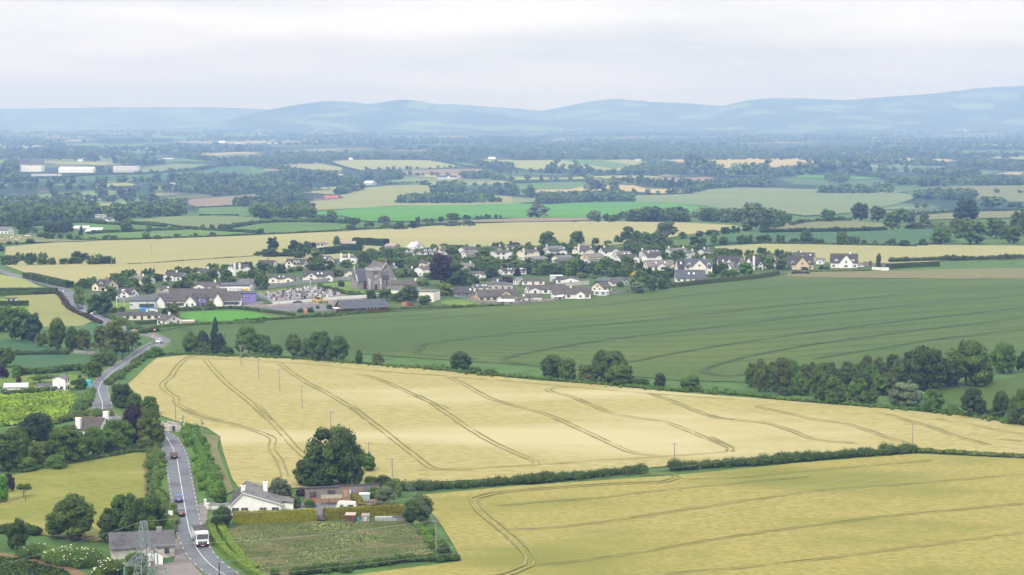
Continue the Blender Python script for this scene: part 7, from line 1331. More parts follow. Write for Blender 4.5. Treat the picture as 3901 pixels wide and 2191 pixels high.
for lab, z, x, y, hd, col, kd in (('white car parked beside the white house at the right', 'J', 1855, 550, 80, ('white', (.75, .75, .75)), 'saloon'), ('silver car in front of the cream quoined house', 'J', 1028, 577, 190, ('silver', (.62, .63, .66)), 'saloon'), ('black car parked in front of the graveyard wall', 'G', 842, 1006, 85, ('black', (.02, .024, .034)), 'saloon'),
    ('red car beside the cream bungalow gable', 'H', 1103, 942, 170, ('red', (.36, .02, .03)), 'suv'), ('dark car in the white bungalow drive', 'H', 2195, 730, 160, ('black', (.02, .024, .034)), 'suv'), ('white van behind the churchyard trees', 'G', 1955, 925, 70, ('white', (.75, .75, .75)), 'van'), ('white van by the silver farm sheds', 'X', 388, 1258, 80, ('white', (.75, .75, .75)), 'van')):
    u, v = S(z, x, y); car(lab, u, v, math.radians(hd), col, kd)
def build_truck():
    u, v = S('A', 1738, 1222); hd = road_dir(u, v) + math.pi; gx, gy = ground_px(u, v - 4)
    t = thing('tipper_truck', 'white four axle tipper truck coming towards the camera with lights on', 'truck', (gx - 3.6 * math.sin(hd) * -1, gy - 3.6 * math.cos(hd), hz(gx, gy) + .32), hd); t.scale = (1.12, 1.12, 1.08)
    WH = paint('truck_white', (.78, .78, .78)); y0, y1 = 2.0, 4.1                                   # nose at +y
    cab = MB().prism([(y0, .75), (y1, .75), (y1 + .05, 1.7), (y1 - .18, 2.85), (y1 - .6, 3.05), (y0, 3.0)], 'x', -1.25, 1.25).obj('cab', WH, t); cab.modifiers.new('edge', 'BEVEL').width = .07
    MB().prism([(y1 - .02, 1.72), (y1 + .10, 1.74), (y1 - .07, 2.62), (y1 - .2, 2.6)], 'x', -1.1, 1.1).obj('windscreen', MAT_GLASS, t)
    MB().box(-1.27, 1.27, y0 + .5, y1 - .55, 1.75, 2.5).obj('side_window', MAT_GLASS, t)
    MB().box(-1.2, 1.2, y1 - .3, y1 + .02, 2.78, 3.0).obj('sun_visor', WH, t)
    g_ = MB().box(-.95, .95, y1 - .1, y1 + .11, .62, 1.22).obj('grille', MAT_BLACK, t); MB().box(-.12, .12, y1 + .11, y1 + .14, .95, 1.15).obj('badge', MAT_RIM, g_)
    MB().box(-1.27, 1.27, y1 - .5, y1 + .08, .35, .72).obj('bumper', MAT_BLACK, t)
    lm = bpy.data.materials.new('lit_headlamp'); lm.use_nodes = True; b = lm.node_tree.nodes['Principled BSDF']; b.inputs['Emission Color'].default_value = (1, .8, .5, 1); b.inputs['Emission Strength'].default_value = 2.2
    for s in (-1, 1):
        MB().box(s * 1.08 - .17, s * 1.08 + .17, y1 - .1, y1 + .13, .78, 1.02).obj('headlight', lm, t)
        m = MB().box(s * 1.45 - .12, s * 1.45 + .12, y1 - .25, y1 - .1, 1.7, 2.35).obj('wing_mirror', MAT_BLACK, t)
        MB().box(s * .3 - .14, s * .3 + .14, y1 + .085, y1 + .10, .48, .62).obj('marker_plate', pmat('orange_marker', (.7, .10, .03)), t)
    MB().box(-.27, .27, y1 + .085, y1 + .10, .36, .46).obj('number_plate', MAT_PLATE, t)
    MB().box(-.45, .45, -4.6, y1 - .4, .55, .85).obj('chassis', MAT_BLACK, t)
    bd = MB(); 
    for s in (-1, 1): bd.prism([(-4.6, .95), (1.75, .95), (1.75, 2.75), (1.2, 2.95), (-4.0, 2.95), (-4.6, 2.7)], 'x', s * 1.22 - .05, s * 1.22 + .05)
    bd.box(-1.17, 1.17, 1.65, 1.75, .95, 3.0); bd.box(-1.17, 1.17, -4.6, -4.5, .95, 2.6); bd.box(-1.17, 1.17, -4.5, 1.65, .95, 1.05); bd.obj('tipper_body', pmat('tipper_white', (.66, .66, .66), (.5, .49, .48), scale=1.5), t)
    MB().box(-1.16, 1.16, -4.49, 1.64, 1.06, 2.86).obj('load', pmat('dark_load', (.03, .028, .027), (.07, .065, .06), scale=3), t)
    f = MB(); [f.box(s * 1.22 - .09, s * 1.22 + .09, -4.1, 1.3, 2.953, 3.05) for s in (-1, 1)]; f.obj('top_rail', MAT_BLACK, t)
    wheels(t, (-1.05, 1.05), (3.1, 1.4, -2.2, -3.5), .5, .34)
build_truck()
def build_caravan():
    gx, gy, az, p = at('B', 1395, 918); t = thing('caravan', 'white touring caravan parked behind the golden hedge', 'caravan', (gx, gy + 1, hz(gx, gy) + .25), -az + math.radians(-6))
    MB().prism([(-2.3, .45), (2.3, .45), (2.45, 1.3), (2.2, 2.3), (1.4, 2.45), (-1.6, 2.55), (-2.1, 2.2), (-2.5, 1.2)], 'y', -1, 1).obj('body', pmat('caravan_white', (.74, .72, .67), (.64, .62, .56), scale=.8), t)
    MB().box(-1.4, -.6, -1.05, -.95, 1.4, 1.9).obj('window', MAT_GLASS, t); MB().box(.5, 1.8, -1.05, -.95, 1.4, 1.9).obj('window', MAT_GLASS, t); MB().box(.2, .9, -.4, .4, 2.45, 2.62).obj('roof_vent', MAT_FRW, t)
    wheels(t, (-.2, .2), (-.9,), .3, .2); MB().tube((-2.4, 0, .5), (-3.3, 0, .45), .06).obj('drawbar', MAT_BLACK, t)
build_caravan()
def build_coach():
    gx, gy, az, p = at('X', 1412, 1000); t = thing('coach', 'white coach parked behind the white house in the left distance', 'coach', (gx, gy, hz(gx, gy) + .4), -az + math.radians(-20))
    MB().box(-6, 6, -1.25, 1.25, .5, 3.3).obj('body', paint('white', (.75, .75, .75)), t); MB().box(-5.8, 5.9, -1.29, 1.29, 1.7, 2.7).obj('window', MAT_GLASS, t); wheels(t, (-1, 1), (-.9, .9), .5, .3)
build_coach()

# ================================================================== poles, pylon, wires
MAT_POLE = pmat('weathered_pole', (.23, .19, .165), (.31, .27, .24), scale=2, stretch=(1, 1, .2)); MAT_POLED = pmat('dark_pole', (.05, .035, .03), (.08, .06, .05)); MAT_STEEL = pmat('galvanised_steel', (.22, .24, .27), (.29, .31, .34), scale=2, rough=.5, metal=.2); MAT_INS = pmat('green_glass_insulator', (.10, .24, .24), (.14, .32, .31), rough=.2); MAT_WIRE = pmat('aluminium_wire', (.36, .36, .35), rough=.5)
POLES = []
def pole(label, z, xt, yt, xb, yb, arm=0, dark=False, extra=None, r=.13):
    gx, gy, az, p = at(z, xb, yb); k = ZONES[z][2]; h = (yb - yt) / k / p
    t = thing('telegraph_pole', label, 'pole', (gx, gy, hz(gx, gy)), -az, 'wooden telegraph poles'); lean = (xt - xb) / k / p * .4
    MB().tube((0, 0, -.4), (lean, 0, h), r * 1.15, r * .8, 8).obj('pole', MAT_POLED if dark else MAT_POLE, t); top = (lean, 0, h)
    if arm:
        MB().box(lean - arm / 2, lean + arm / 2, -r - .12, -r, h - .35, h - .2).obj('crossarm', MAT_POLE, t)
        for s in (-.46, 0, .46): MB().tube((lean + s * arm, -r - .06, h - .2), (lean + s * arm, -r - .06, h + .1), .06, .045, 6).obj('insulator', MAT_STEEL, t)
    if extra == 'transformer': MB().tube((lean + .4, -.1, h * .68), (lean + .4, -.1, h * .8), .28, .28, 10).obj('transformer', MAT_STEEL, t)
    if extra == 'lamp':
        MB().tube((lean, 0, h - .3), (lean, -1.2, h + .1), .05).obj('lamp_arm', MAT_STEEL, t); MB().box(lean - .15, lean + .15, -1.7, -1.1, h + .02, h + .16).obj('lamp_head', MAT_FRW, t)
    w = Matrix.Translation(t.location) @ Matrix.Rotation(-az, 4, 'Z') @ Vector(top); POLES.append(w); return w
def wire(label, pts, sag, n=1, gap=0.0, r=.015, name='power_line'):
    m = MB()
    for j in range(n):
        for a, b in zip(pts[:-1], pts[1:]):
            d = (b - a); sd = Vector((d.y, -d.x, 0)).normalized() * gap * (j - (n - 1) / 2); k = max(6, int(d.length / 9)); q = None
            for i in range(k + 1):
                f = i / k; P = a + d * f + sd - Vector((0, 0, 4 * sag * f * (1 - f)))
                if q is not None: m.tube(q, P, r, r, 4, False)
                q = P
    o = m.obj(name, MAT_WIRE); tag(o, label, 'cable'); return o
a = [pole('slender pole at the top of the golden field under the trees, first of the line', 'P', 812, 300, 826, 487, 1.6), pole('second pole of the line crossing the golden field', 'P', 968, 415, 977, 592, 1.6), pole('third pole of the line crossing the golden field', 'P', 1137, 507, 1157, 697, 1.6), pole('fourth pole of the line crossing the golden field', 'P', 1322, 640, 1350, 853, 1.8),
     pole('pole of the golden field line right above the big tree', 'B', 1253, 35, 1268, 260, 2.2), pole('pole just right of the big tree in the golden field', 'B', 1585, 300, 1596, 527, 2.0), pole('pole at the hedge corner right of the workshop', 'B', 1788, 435, 1795, 612, 1.8)]
b1 = pole('tall pole with crossarms at the right end of the meadow', 'B', 2163, 965, 2170, 1255, 1.6)
wire('faint power line following the poles across the golden field', a, .9, 3, .75)
wire('pair of wires from the hedge corner pole to the meadow pole', [a[-1], b1], .8, 3, .6)
q = pole('pale pole standing in front of the slate cottage', 'A', 1322, 1178, 1330, 1465, 1.2); wire('double wire from the cottage pole across the meadow to the right hand pole', [q, b1], 1.0, 2, .35)
pole('pole behind the ruined cottage in the golden field', 'C', 1752, 985, 1762, 1192); pole('short dark pole beside the ruined cottage', 'A', 1572, 68, 1574, 150, dark=True)
pole('pole with a transformer beside the field track', 'A', 1733, 97, 1737, 255, 1.0, extra='transformer'); pole('dark stub pole at the bottom edge beside the road', 'A', 1883, 1335, 1886, 1470, dark=True); pole('thin pole at the bungalow gateway', 'A', 1814, 812, 1817, 1003, r=.1)
pole('thin grey pole in the roadside hedge above the white sign', 'A', 1458, 815, 1464, 935, r=.08); pole('pole in front of the white farmhouse gable', 'C', 663, 700, 678, 896, dark=True); pole('pole above the trees beside the winding road', 'C', 1258, 862, 1270, 1003, extra='lamp'); pole('pole left of the road dip above the chimney house', 'C', 836, 1140, 838, 1205); pole('pole at the near end of the winding road', 'C', 1072, 1065, 1076, 1215)
pole('dark pole behind the conifer beside the green crop', 'P', 686, 190, 690, 325, 1.8, True); pole('grey pole standing in the bright lawn', 'F', 1716, 1060, 1724, 1262, 1.2); pole('tall grey pole by the clubhouse hedge', 'G', 1184, 1000, 1190, 1197, r=.1); pole('pole at the right hedge of the middle golden field', 'Q', 2078, 935, 2082, 1115, 1.6, extra=None)
o1 = pole('tall lone pole at the right end of the dividing hedge', 'O', 1662, 712, 1664, 905, 2.0)
pole('pole high in the pale upper golden field', 'E', 1655, 228, 1655, 345); pole('pole standing by the weedy line in the upper golden field', 'E', 1680, 418, 1680, 548); pole('pole in front of the left copse end', 'E', 1213, 350, 1215, 482, 1.2); pole('lamp pole on the road above the copper hedge', 'E', 513, 612, 517, 700, r=.1, extra='lamp'); pole('lamp pole at the top of the road hedge', 'E', 336, 556, 338, 630, r=.1, extra='lamp')
pole('dark tall pole beside the school flat block', 'F', 946, 930, 946, 1105, dark=True, r=.16); pole('second dark pole beside the school gable', 'F', 1062, 912, 1062, 1060, dark=True); pole('pole in the car park beside the cemetery wall', 'G', 598, 830, 600, 1025, 1.0); pole('pole above the gardens among the crop side houses', 'H', 1692, 720, 1695, 830); pole('pole by the garden fence at the cream bungalow', 'H', 1700, 940, 1702, 1010)
def build_pylon(label, gx, gy, rz, h=24.5):
    t = thing('pylon', label, 'pylon', (gx, gy, hz(gx, gy)), rz); F = []
    hw = lambda z: np.interp(z, [0, h * .60, h * .70, h], [2.5, 1.35, 1.12, .42]); lv = [0, 3.6, 6.8, 9.6, 12, 14.2, 16.2, 18, 19.6, 21.2, 22.8, h]
    c = lambda z: [Vector((sx * hw(z), sy * hw(z), z)) for sx, sy in ((-1, -1), (1, -1), (1, 1), (-1, 1))]
    for i in range(4):
        m = MB(); [m.tube(c(a_)[i], c(b_)[i], .085, .085, 4) for a_, b_ in zip(lv[:-1], lv[1:])]; m.obj('leg', MAT_STEEL, t)
    m = MB()
    for a_, b_ in zip(lv[:-1], lv[1:]):
        A, B = c(a_), c(b_)
        for i in range(4): j = (i + 1) % 4; m.tube(A[i], B[j], .045, .045, 4, False); m.tube(A[j], B[i], .045, .045, 4, False); m.tube(B[i], B[j], .045, .045, 4, False)
    m.obj('bracing', MAT_STEEL, t); ends = []
    for sx, z, ln in ((-1, 17.0, 3.9), (1, 15.4, 4.3), (1, 18.6, 2.6)):
        m = MB(); e = Vector((sx * ln, 0, z)); A = [Vector((sx * hw(z), s * hw(z), z)) for s in (-1, 1)] + [Vector((sx * hw(z + 1.6), s * hw(z + 1.6), z + 1.6)) for s in (-1, 1)]
        for p_ in A: m.tube(p_, e, .06, .06, 4)
        for f in (.33, .66):
            Q = [p_.lerp(e, f) for p_ in A]; m.tube(Q[0], Q[2], .035, .035, 4); m.tube(Q[1], Q[3], .035, .035, 4); m.tube(Q[0], Q[1], .035, .035, 4); m.tube(A[2], Q[0], .035, .035, 4); m.tube(A[3], Q[1], .035, .035, 4)
        m.obj('crossarm', MAT_STEEL, t); s_ = MB(); zz = e.z - .25
        for i in range(11): s_.tube((e.x, 0, zz - i * .2), (e.x, 0, zz - i * .2 - .09), .08, .22, 8)
        s_.tube((e.x, 0, e.z), (e.x, 0, zz - 2.4), .035, .035, 5); s_.obj('insulator_string', MAT_INS, t); ends.append(Vector((e.x, 0, zz - 2.45)))
    ends.append(Vector((0, 0, h))); M = Matrix.Translation(t.location) @ Matrix.Rotation(rz, 4, 'Z'); return [M @ e for e in ends]
d1 = 346.0; x1 = (527 - U0) / F_PX * d1
E1 = build_pylon('grey steel lattice pylon in front of the slate cottage', x1, d1, math.radians(38))
Z1 = E1[-1].z; d2 = 505.0; off = Vector(((4330 - U0) / F_PX * d2 - x1, d2 - d1, 3)); offl = Vector((-120, -88, -9))
for e, w in zip(E1, ('hanging from the left arm', 'hanging from the right arm', 'hanging from the upper right arm', 'at the tip')): wire(f'long power line crossing the fields from the pylon, wire {w}', [e + offl, e, e + off], 4.6, r=.02)

# ================================================================== walls, fences, gates, signs
MAT_CONC = pmat('grey_block_wall', (.27, .28, .29), (.33, .335, .34), scale=.8); MAT_WHWALL = pmat('white_wall', (.74, .73, .72), (.62, .61, .6), scale=.4); MAT_PINK = pmat('pinkish_stone_wall', (.42, .34, .33), (.30, .245, .25), scale=1.2, detail=5, c3=(.52, .42, .40), scale3=.3)
def wall(label, z, pts, h, w, mat, cat='wall', name='boundary_wall', cap=True):
    P = smooth_line(gs(z, pts), 3.0); m = MB(); A = offset_line(P, -w / 2); B = offset_line(P, w / 2); n = len(P)
    for a_, zz in ((A, -.5), (A, h), (B, h), (B, -.5)): m.v += [(p[0], p[1], hz(*p) + zz) for p in a_]
    for i in range(n - 1):
        for k in range(4): k2 = (k + 1) % 4; m.f.append((k * n + i, k * n + i + 1, k2 * n + i + 1, k2 * n + i))
    m.f += [(0, n, 2 * n, 3 * n), (n - 1, 4 * n - 1, 3 * n - 1, 2 * n - 1)]
    o = m.obj(name, mat); tag(o, label, cat)
    return o
wall('long grey block wall between the school lawn and the houses', 'F', [(560, 985), (700, 972), (900, 945), (1115, 918)], 2.2, .25, MAT_CONC)
wall('long grey block wall behind the graveyard up to the church', 'G', [(60, 835), (240, 830), (500, 792), (800, 748), (1100, 720), (1400, 690), (1640, 675)], 2.2, .25, MAT_CONC)
wall('white wall in front of the graveyard', 'G', [(505, 1018), (780, 1002), (1045, 985)], 1.6, .5, MAT_WHWALL); wall('white wall along the car park right of the digger', 'G', [(1200, 968), (1500, 945), (1740, 930), (1850, 925)], 1.7, .5, MAT_WHWALL)
wall('low pinkish stone wall along the school side of the car park', 'G', [(120, 1065), (400, 1052), (700, 1040), (1130, 1018)], 1.3, .5, MAT_PINK); wall('low pinkish stone wall in front of the white cemetery wall', 'G', [(1275, 1008), (1500, 990), (1750, 968)], 1.6, .5, MAT_PINK)
wall('grey stone wall along the side of the graveyard', 'G', [(250, 895), (420, 955), (500, 1010)], 1.8, .4, MAT_CONC); wall('timber fence panels behind the grey garden sheds', 'H', [(1000, 965), (1150, 990), (1300, 1010), (1480, 1030), (1700, 1025), (1900, 1000)], 1.7, .15, WALL['t'], 'fence', 'garden_fence')
wall('low pale wall in front of the crop side white bungalow', 'H', [(1890, 990), (2050, 975), (2200, 960), (2270, 950)], 1.3, .3, MAT_PINK); wall('pale concrete wall in front of the white bungalow with the round window', 'I', [(140, 770), (300, 760), (520, 745)], 2.3, .3, WALL['g'])
wall('grey timber fence by the pale blue shed', 'I', [(800, 885), (950, 870), (1060, 855)], 1.8, .15, WALL['t'], 'fence', 'garden_fence'); wall('low white wall at the far right of the village', 'J', [(2000, 575), (2100, 582), (2205, 582)], 1.9, .3, MAT_WHWALL); wall('grey timber fence behind the rightmost white house', 'J', [(1830, 520), (1950, 528), (2100, 535), (2205, 545)], 2.0, .15, WALL['t'], 'fence', 'garden_fence')
wall('low stone wall on the inside of the road bend', 'C', [(1310, 545), (1420, 480), (1500, 435), (1570, 405), (1510, 370), (1420, 345)], .9, .5, WALL['t']); wall('dry stone wall under the pines', 'C', [(740, 515), (830, 520), (930, 528), (1010, 540)], 1.2, .6, WALL['t'])
def fence(label, z, pts, gap, h, mat, rails=0, name='fence'):
    P = smooth_line(gs(z, pts), .5); t = thing(name, label, 'fence', (P[0][0], P[0][1], hz(*P[0]))); L = 0; nx = 0; o = np.array([P[0][0], P[0][1]]); z0 = hz(*P[0]); prev = None; n = 0
    wm = MB()
    for a_, b_ in zip(P[:-1], P[1:]):
        L += np.linalg.norm(b_ - a_)
        if L >= nx and n < 99:
            nx = L + gap; x, y = a_ - o; zz = hz(*a_) - z0; MB().box(x - .07, x + .07, y - .07, y + .07, zz - .3, zz + h).obj('post', mat, t); n += 1; cur = Vector((x, y, zz))
            if prev is not None:
                for k in range(1, 4): wm.tube(prev + Vector((0, 0, h * k / 3.3)), cur + Vector((0, 0, h * k / 3.3)), .012 if not rails else .05, None, 4, False)
            prev = cur
    wm.obj('rail' if rails else 'wire', mat if rails else MAT_WIRE, t); return t
fence('post and wire fence at the right side of the hay field', 'A', [(1265, 400), (1262, 500), (1258, 620), (1250, 765)], 5, 1.3, pmat('red_brown_posts', (.16, .07, .04), (.11, .05, .03)))
field('bare_earth_strip', 'earth', 'A', [(1252, 402), (1272, 402), (1262, 768), (1240, 768)], .26)
fence('post and wire fence along the back of the hay field', 'A', [(130, 590), (380, 535), (700, 482), (920, 445), (1150, 400)], 6, 1.2, MAT_POLED); fence('short fence by the small tree at the left', 'A', [(0, 850), (155, 830), (320, 800)], 7, 1.2, MAT_POLED)
fence('wooden fence behind the slate cottage', 'A', [(680, 1150), (850, 1160), (960, 1165)], 3, 1.2, MAT_POLED, 1)
for lab, x, y, w in (('dark timber field gate between the golden hedges, left leaf', 1140, 985, 1.0), ('dark timber field gate between the golden hedges, right leaf', 1188, 985, 1.7)):
    gx, gy, az, p = at('B', x, y); t = thing('gate', lab, 'gate', (gx, gy, hz(gx, gy) + .2), -az)
    for s in (-1, 1): MB().box(s * w / 2 - .06, s * w / 2 + .06, -.06, .06, 0, 1.35).obj('gate_post', MAT_POLED, t)
    m = MB(); [m.box(-w / 2, w / 2, -.03, .03, .2 + i * .25, .32 + i * .25) for i in range(5)]; m.obj('bar', MAT_POLED, t)
def gateway():
    gx, gy, az, p = at('A', 1765, 885); t = thing('gateway_wall', 'white capped curved gateway wall of the bungalow beside the road', 'wall', (gx, gy, hz(gx, gy)), -az)
    P = [(0, 0), (2.2, .6), (5.2, 1.2)]; k = 2.257 * p
    for x, y, h in ((0, 2.8, 1.9), (7.6, 3.4, 1.9), (.5, -.3, 1.5), (7.9, 1.0, 1.4)): m = MB().box(x - .3, x + .3, y - .3, y + .3, -.3, h).obj('pillar', MAT_WHWALL, t); MB().box(x - .38, x + .38, y - .38, y + .38, h + .003, h + .15).obj('cap', MAT_WHWALL, m)
    MB().prism([(.3, -.3), (7.3, -.3), (7.3, 1.1), (3.8, .8), (.3, 1.3)], 'y', 2.9, 3.2).obj('wall', MAT_CONC, t); MB().prism([(.8, -.3), (7.6, -.3), (7.6, .7), (.8, .7)], 'y', .1, .35).obj('wall', MAT_WHWALL, t)
gateway()
def sign(label, z, x, y, w, h, post, col, shape='box', cat='sign'):
    gx, gy, az, p = at(z, x, y); t = thing('road_sign', label, cat, (gx, gy, hz(gx, gy)), -az); MB().tube((0, 0, -.2), (0, 0, post), .05, .05, 6).obj('post', MAT_STEEL, t); m = MB()
    if shape == 'box': m.box(-w / 2, w / 2, -.1, -.05, post - h, post)
    elif shape == 'disc': m.prism([(w / 2 * math.cos(i * math.pi / 8), post - w / 2 + w / 2 * math.sin(i * math.pi / 8)) for i in range(16)], 'y', -.1, -.05)
    else: m.prism([(0, post - w), (w / 2, post - w / 2), (0, post), (-w / 2, post - w / 2)], 'y', -.1, -.05)
    o = m.obj('panel', col, t)
    if shape == 'disc': MB().prism([(w * .34 * math.cos(i * math.pi / 8), post - w / 2 + w * .34 * math.sin(i * math.pi / 8)) for i in range(16)], 'y', -.12, -.09).obj('panel_face', MAT_FRW, o)
    return t
SW = pmat('sign_white', (.78, .78, .78)); SR = pmat('sign_red', (.55, .03, .03)); SY = pmat('sign_amber', (.70, .36, .02))
sign('white rectangular sign on the verge below the thin grey pole', 'A', 1468, 985, 1.0, 1.5, 2.6, SW); sign('white sign beside the road above the copper hedge end', 'E', 1000, 1012, 1.1, .7, 1.6, SW); sign('amber diamond warning sign on the stone wall of the bend', 'C', 1538, 385, 1.3, 0, 2.6, SY, 'diamond'); sign('second amber diamond sign further along the bend', 'C', 1345, 315, 1.2, 0, 2.0, SY, 'diamond')
sign('white round sign at the corner of the green crop', 'C', 1550, 312, .9, 0, 1.9, SR, 'disc'); sign('white sign under the pines by the road', 'C', 1263, 520, .7, .9, 1.9, SW); sign('low white sign at the roadside below the pines', 'C', 1128, 642, 1.3, .8, 1.1, SW); sign('white sign at the left verge above the copper hedge', 'E', 690, 765, .8, .6, 1.6, SW); sign('white sign at the end of the amber signs', 'C', 1395, 305, .8, .4, .9, SW)
# goalposts on the school lawn
for lab, x, y, h in (('white goalposts on the school lawn', 1312, 925, 5), ('white goal frame at the left of the school lawn', 1232, 920, 5)):
    gx, gy, az, p = at('E', x, y); t = thing('goalposts', lab, 'goalposts', (gx, gy, hz(gx, gy)), -az + .6)
    for s in (-1, 1): MB().tube((s * 2.2, 0, -.2), (s * 2.2, 0, h), .07).obj('upright', MAT_FRW, t)
    MB().tube((-2.2, 0, 2.4), (2.2, 0, 2.4), .06).obj('crossbar', MAT_FRW, t)
# small yard things
def smallbox(name, label, cat, z, x, y, w, d, h, mat, lid=None, yaw=0):
    gx, gy, az, p = at(z, x, y); t = thing(name, label, cat, (gx, gy, hz(gx, gy) + .15), -az + yaw); MB().prism([(-d / 2, 0), (d / 2, 0), (d / 2 * .95, h), (-d / 2 * .95, h * .93)], 'x', -w / 2, w / 2).obj('body', mat, t)
    if lid: MB().prism([(-d / 2 - .06, h * .93 + .003), (d / 2 + .06, h + .003), (d / 2 + .06, h + .1), (-d / 2 - .06, h * .93 + .1)], 'x', -w / 2 - .05, w / 2 + .05).obj('lid', lid, t)
BLUE = pmat('blue_plastic', (.02, .22, .62)); TURQ = pmat('turquoise_paint', (.06, .42, .52)); GRN = pmat('green_tank', (.05, .30, .25)); ORG = pmat('orange_boards', (.42, .19, .09))
smallbox('skip', 'bright blue skip in front of the school flat block', 'skip', 'F', 890, 1112, 2.6, 1.8, 1.7, BLUE); smallbox('tarpaulin_pile', 'white covered pile beside the blue skip', 'pile', 'F', 1010, 1105, 2.8, 1.8, 1.3, MAT_WHWALL, BLUE); smallbox('bin', 'turquoise box at the farmhouse gate by the winding road', 'box', 'C', 882, 850, 1.8, 1.2, 2.0, TURQ, TURQ)
smallbox('play_house', 'orange timber play house by the clubhouse garden', 'play house', 'G', 956, 1145, 1.6, 1.4, 1.9, ORG, ORG); smallbox('play_fence', 'orange timber panel right of the churchyard trees', 'panel', 'T', 1580, 1365, 2.6, .3, 2.0, ORG); smallbox('timber_store', 'dark brown timber store right of the orange panel', 'shed', 'T', 1740, 1360, 3.8, 2.0, 2.0, WALL['b'], WALL['k']); smallbox('trailer', 'white covered trailer beside the cream bungalow by the lawn', 'trailer', 'F', 1498, 1282, 6.2, 2.2, 1.5, pmat('rusty_side', (.5, .36, .28)), MAT_WHWALL)
smallbox('water_tank', 'white tank on a stand behind the golden hedge', 'tank', 'B', 908, 900, 1.2, 1.0, 1.0, MAT_WHWALL, MAT_CONC); smallbox('bin', 'red bin in front of the workshop', 'bin', 'B', 1116, 828, .6, .5, 1.0, pmat('red_plastic', (.5, .02, .06))); smallbox('barrel', 'blue barrel between the two garden sheds', 'barrel', 'B', 1500, 992, .6, .6, .9, BLUE); smallbox('garden_shed', 'grey lean-to bin store against the golden hedge at the right', 'shed', 'B', 1850, 985, 3.0, 1.4, 1.0, WALL['t'], WALL['k'])
smallbox('machinery', 'green and white machine parked outside the iron workshop', 'machine', 'B', 1555, 805, 2.6, 1.6, 1.6, pmat('pale_green_paint', (.28, .42, .38)), MAT_FRW); smallbox('scrap_heap', 'heap of scrap in the yard below the green machine', 'scrap', 'B', 1560, 835, 4.4, 1.6, .7, pmat('scrap', (.22, .16, .13), (.08, .08, .09), scale=4)); smallbox('goal_frame', 'low pale wire pen right of the grey shed', 'pen', 'B', 1735, 985, 5.0, 1.4, 1.0, pmat('wire_mesh_grey', (.32, .36, .33), (.22, .24, .2), scale=5))
for i, (x, lab) in enumerate(((860, 'pale green bottle bank, left one beside the clubhouse roof'), (920, 'pale green bottle bank, middle one beside the clubhouse roof'), (985, 'dark green bottle bank, right one beside the clubhouse roof'))):
    gx, gy, az, p = at('T', x, 1300); t = thing('bottle_bank', lab, 'bottle bank', (gx, gy, hz(gx, gy)), -az, 'bottle banks'); m = MB(); m.tube((0, 0, 0), (0, 0, 1.2), .95, .95, 14); m.tube((0, 0, 1.2), (0, 0, 1.9), .95, .35, 14); m.obj('body', GRN if i == 2 else pmat('pale_green_tank', (.32, .52, .47)), t); MB().box(-.25, .25, -.98, -.9, 1.0, 1.2).obj('slot', MAT_BLACK, t)
def digger():
    gx, gy, az, p = at('G', 1130, 992); t = thing('digger', 'yellow digger parked at the gap in the cemetery wall', 'digger', (gx, gy, hz(gx, gy)), -az); Y = pmat('digger_yellow', (.62, .36, .06)); MB().prism([(-2.6, .8), (1.6, .8), (1.6, 1.6), (-2.6, 1.9)], 'y', -.9, .9).obj('body', Y, t); MB().box(-.8, .8, -.8, .8, 1.9, 3.0).obj('cab', MAT_GLASS, t)
    MB().box(-.9, .9, -.9, .9, 3.003, 3.15).obj('cab_roof', Y, t); m = MB(); m.tube((1.5, 0, 1.4), (3.4, 0, 2.0), .22, .16); m.tube((3.4, 0, 2.0), (4.2, 0, .6), .16, .12); m.obj('arm', Y, t); MB().box(3.9, 4.7, -.6, .6, .1, .7).obj('bucket', MAT_BLACK, t); wheels(t, (-1.8, 1.4), (-1, 1), .6, .4)
digger()

# ================================================================== graveyard
GM = {'pale grey': pmat('pale_headstone', (.34, .34, .35), (.28, .28, .29), scale=3), 'white': pmat('white_marble', (.56, .56, .56), (.46, .46, .47), scale=3), 'black': pmat('black_granite', (.03, .03, .035), (.05, .05, .055), rough=.3), 'brown': pmat('brown_granite', (.20, .13, .115), (.26, .18, .16), scale=3)}
def head_mesh(kind):
    m = MB()
    if kind == 'cross': m.box(-.1, .1, -.08, .08, 0, 1.7); m.box(-.42, .42, -.08, .08, 1.1, 1.3); m.box(-.3, .3, -.2, .2, -.1, .25)
    elif kind == 'arched': m.prism([(-.4, 0), (.4, 0), (.4, .85)] + [(.4 * math.cos(a), .85 + .32 * math.sin(a)) for a in (.5, 1.0, 1.57, 2.1, 2.6)] + [(-.4, .85)], 'y', -.08, .08); m.box(-.5, .5, -.2, .2, -.1, .18)
    else: m.prism([(-.5, 0), (.5, 0), (.5, .95), (.3, 1.1), (-.3, 1.1), (-.5, .95)], 'y', -.09, .09); m.box(-.62, .62, -.22, .22, -.1, .16)
    return m.mesh('headstone')
GH = {k: head_mesh(k) for k in ('cross', 'arched', 'square')}; kerb = MB().box(-.55, .55, -2.1, -.25, -.05, .22).mesh('kerb')
rg = random.Random(8); GP = [(300, 880), (560, 850), (800, 815), (1000, 795), (1140, 780), (1440, 885), (1420, 905), (950, 950), (520, 978), (430, 930)]; GW = gs('G', GP)
def inside(x, y, P):
    c = False; j = len(P) - 1
    for i in range(len(P)):
        if (P[i][1] > y) != (P[j][1] > y) and x < (P[j][0] - P[i][0]) * (y - P[i][1]) / (P[j][1] - P[i][1]) + P[i][0]: c = not c
        j = i
    return c
x0, x1 = min(p[0] for p in GW), max(p[0] for p in GW); y0, y1 = min(p[1] for p in GW), max(p[1] for p in GW); n = 0; y = y0 + 2
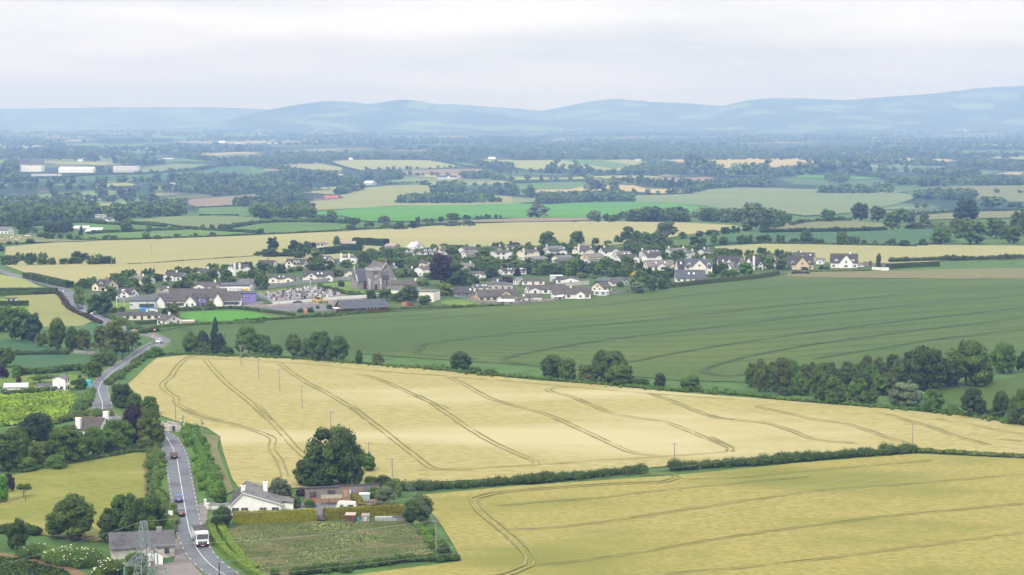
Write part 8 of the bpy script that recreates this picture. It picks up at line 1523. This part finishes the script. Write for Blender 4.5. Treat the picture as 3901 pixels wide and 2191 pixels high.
while y < y1 and n < 285:
    x = x0 + rg.uniform(0, 2)
    while x < x1 and n < 285:
        if inside(x, y, GW) and rg.random() < .9:
            col = rg.choices(list(GM), [5, 3, 4, 3])[0]; kd = rg.choices(list(GH), [2, 4, 5])[0]; xx, yy = x + rg.uniform(-.3, .3), y + rg.uniform(-.4, .4)
            t = thing('headstone', f'{col} {kd} headstone in the crowded rows of the graveyard', 'headstone', (xx, yy, hz(xx, yy) + .55), rg.uniform(-.12, .12), f'{col} {kd} headstones in the graveyard'); s = rg.uniform(.8, 1.2); t.scale = (s, s, s); link('stone', GH[kd], GM[col], t); link('kerb', kerb, GM['pale grey'] if rg.random() < .6 else GM[col], t); n += 1
        x += rg.uniform(1.7, 2.6)
    y += 3.6
for i, (x, y, h, lab) in enumerate(((1022, 758, 3.4, 'tall pale cross on the churchyard lawn before the grey wall'), (940, 795, 1.8, 'pale cross at the top edge of the graveyard'), (1700 - 90, 775, 1.6, 'dark cross beside the church transept'), (1520, 800, 1.7, 'lone stone cross on the churchyard grass'), (1370, 785, 1.6, 'small brown cross by the churchyard bush'), (1290, 790, 1.5, 'small grey cross left of the churchyard bush'))):
    gx, gy, az, p = at('G', x, y); t = thing('stone_cross', lab, 'cross', (gx, gy, hz(gx, gy) + .25), -az); t.scale = (1.2, 1.2, h / 1.7); link('stone', GH['cross'], GM['white' if i == 0 else 'brown' if i > 1 else 'pale grey'], t)

# ================================================================== sheep in the left pasture
def sheep_mesh():
    m = MB(); 
    def ell(cx, cy, cz, a, b, c): m.add([(cx + a * v[0], cy + b * v[1], cz + c * v[2]) for v in CSV], [tuple(f) for f in CSF])
    ell(0, 0, .62, .52, .27, .27); ell(.30, 0, .64, .26, .22, .23); ell(.58, 0, .78, .15, .11, .12); ell(.74, 0, .72, .12, .07, .07); m.tube((.45, 0, .68), (.58, 0, .80), .15, .10, 7); m.tube((-.5, 0, .66), (-.6, 0, .5), .05, .03, 5)
    for s in (-1, 1): m.tube((.56, s * .1, .84), (.52, s * .2, .82), .04, .02, 5)
    for x, kx in ((.32, .03), (-.34, -.05)):
        for s in (-1, 1): m.tube((x, s * .15, .5), (x + kx, s * .15, .26), .07, .045, 6); m.tube((x + kx, s * .15, .27), (x + kx * .3, s * .15, 0), .04, .03, 6)
    return m.mesh('sheep', True)
SM = sheep_mesh(); WOOL = pmat('wool', (.62, .57, .46), (.5, .45, .36), scale=8)
for i in range(22):
    x, y = rg.uniform(5, 300), rg.uniform(1262, 1330); gx, gy, az, p = at('X', x, y); o = link('sheep', SM, WOOL, None, (gx, gy, hz(gx, gy) + .75 + max(0, gy - 800) * 2.4e-4), rg.uniform(0, 6.28)); o.scale = (1.3, 1.3, 1.3); tag(o, 'cream sheep grazing in the pasture at the left', 'sheep', 'sheep in the left pasture')
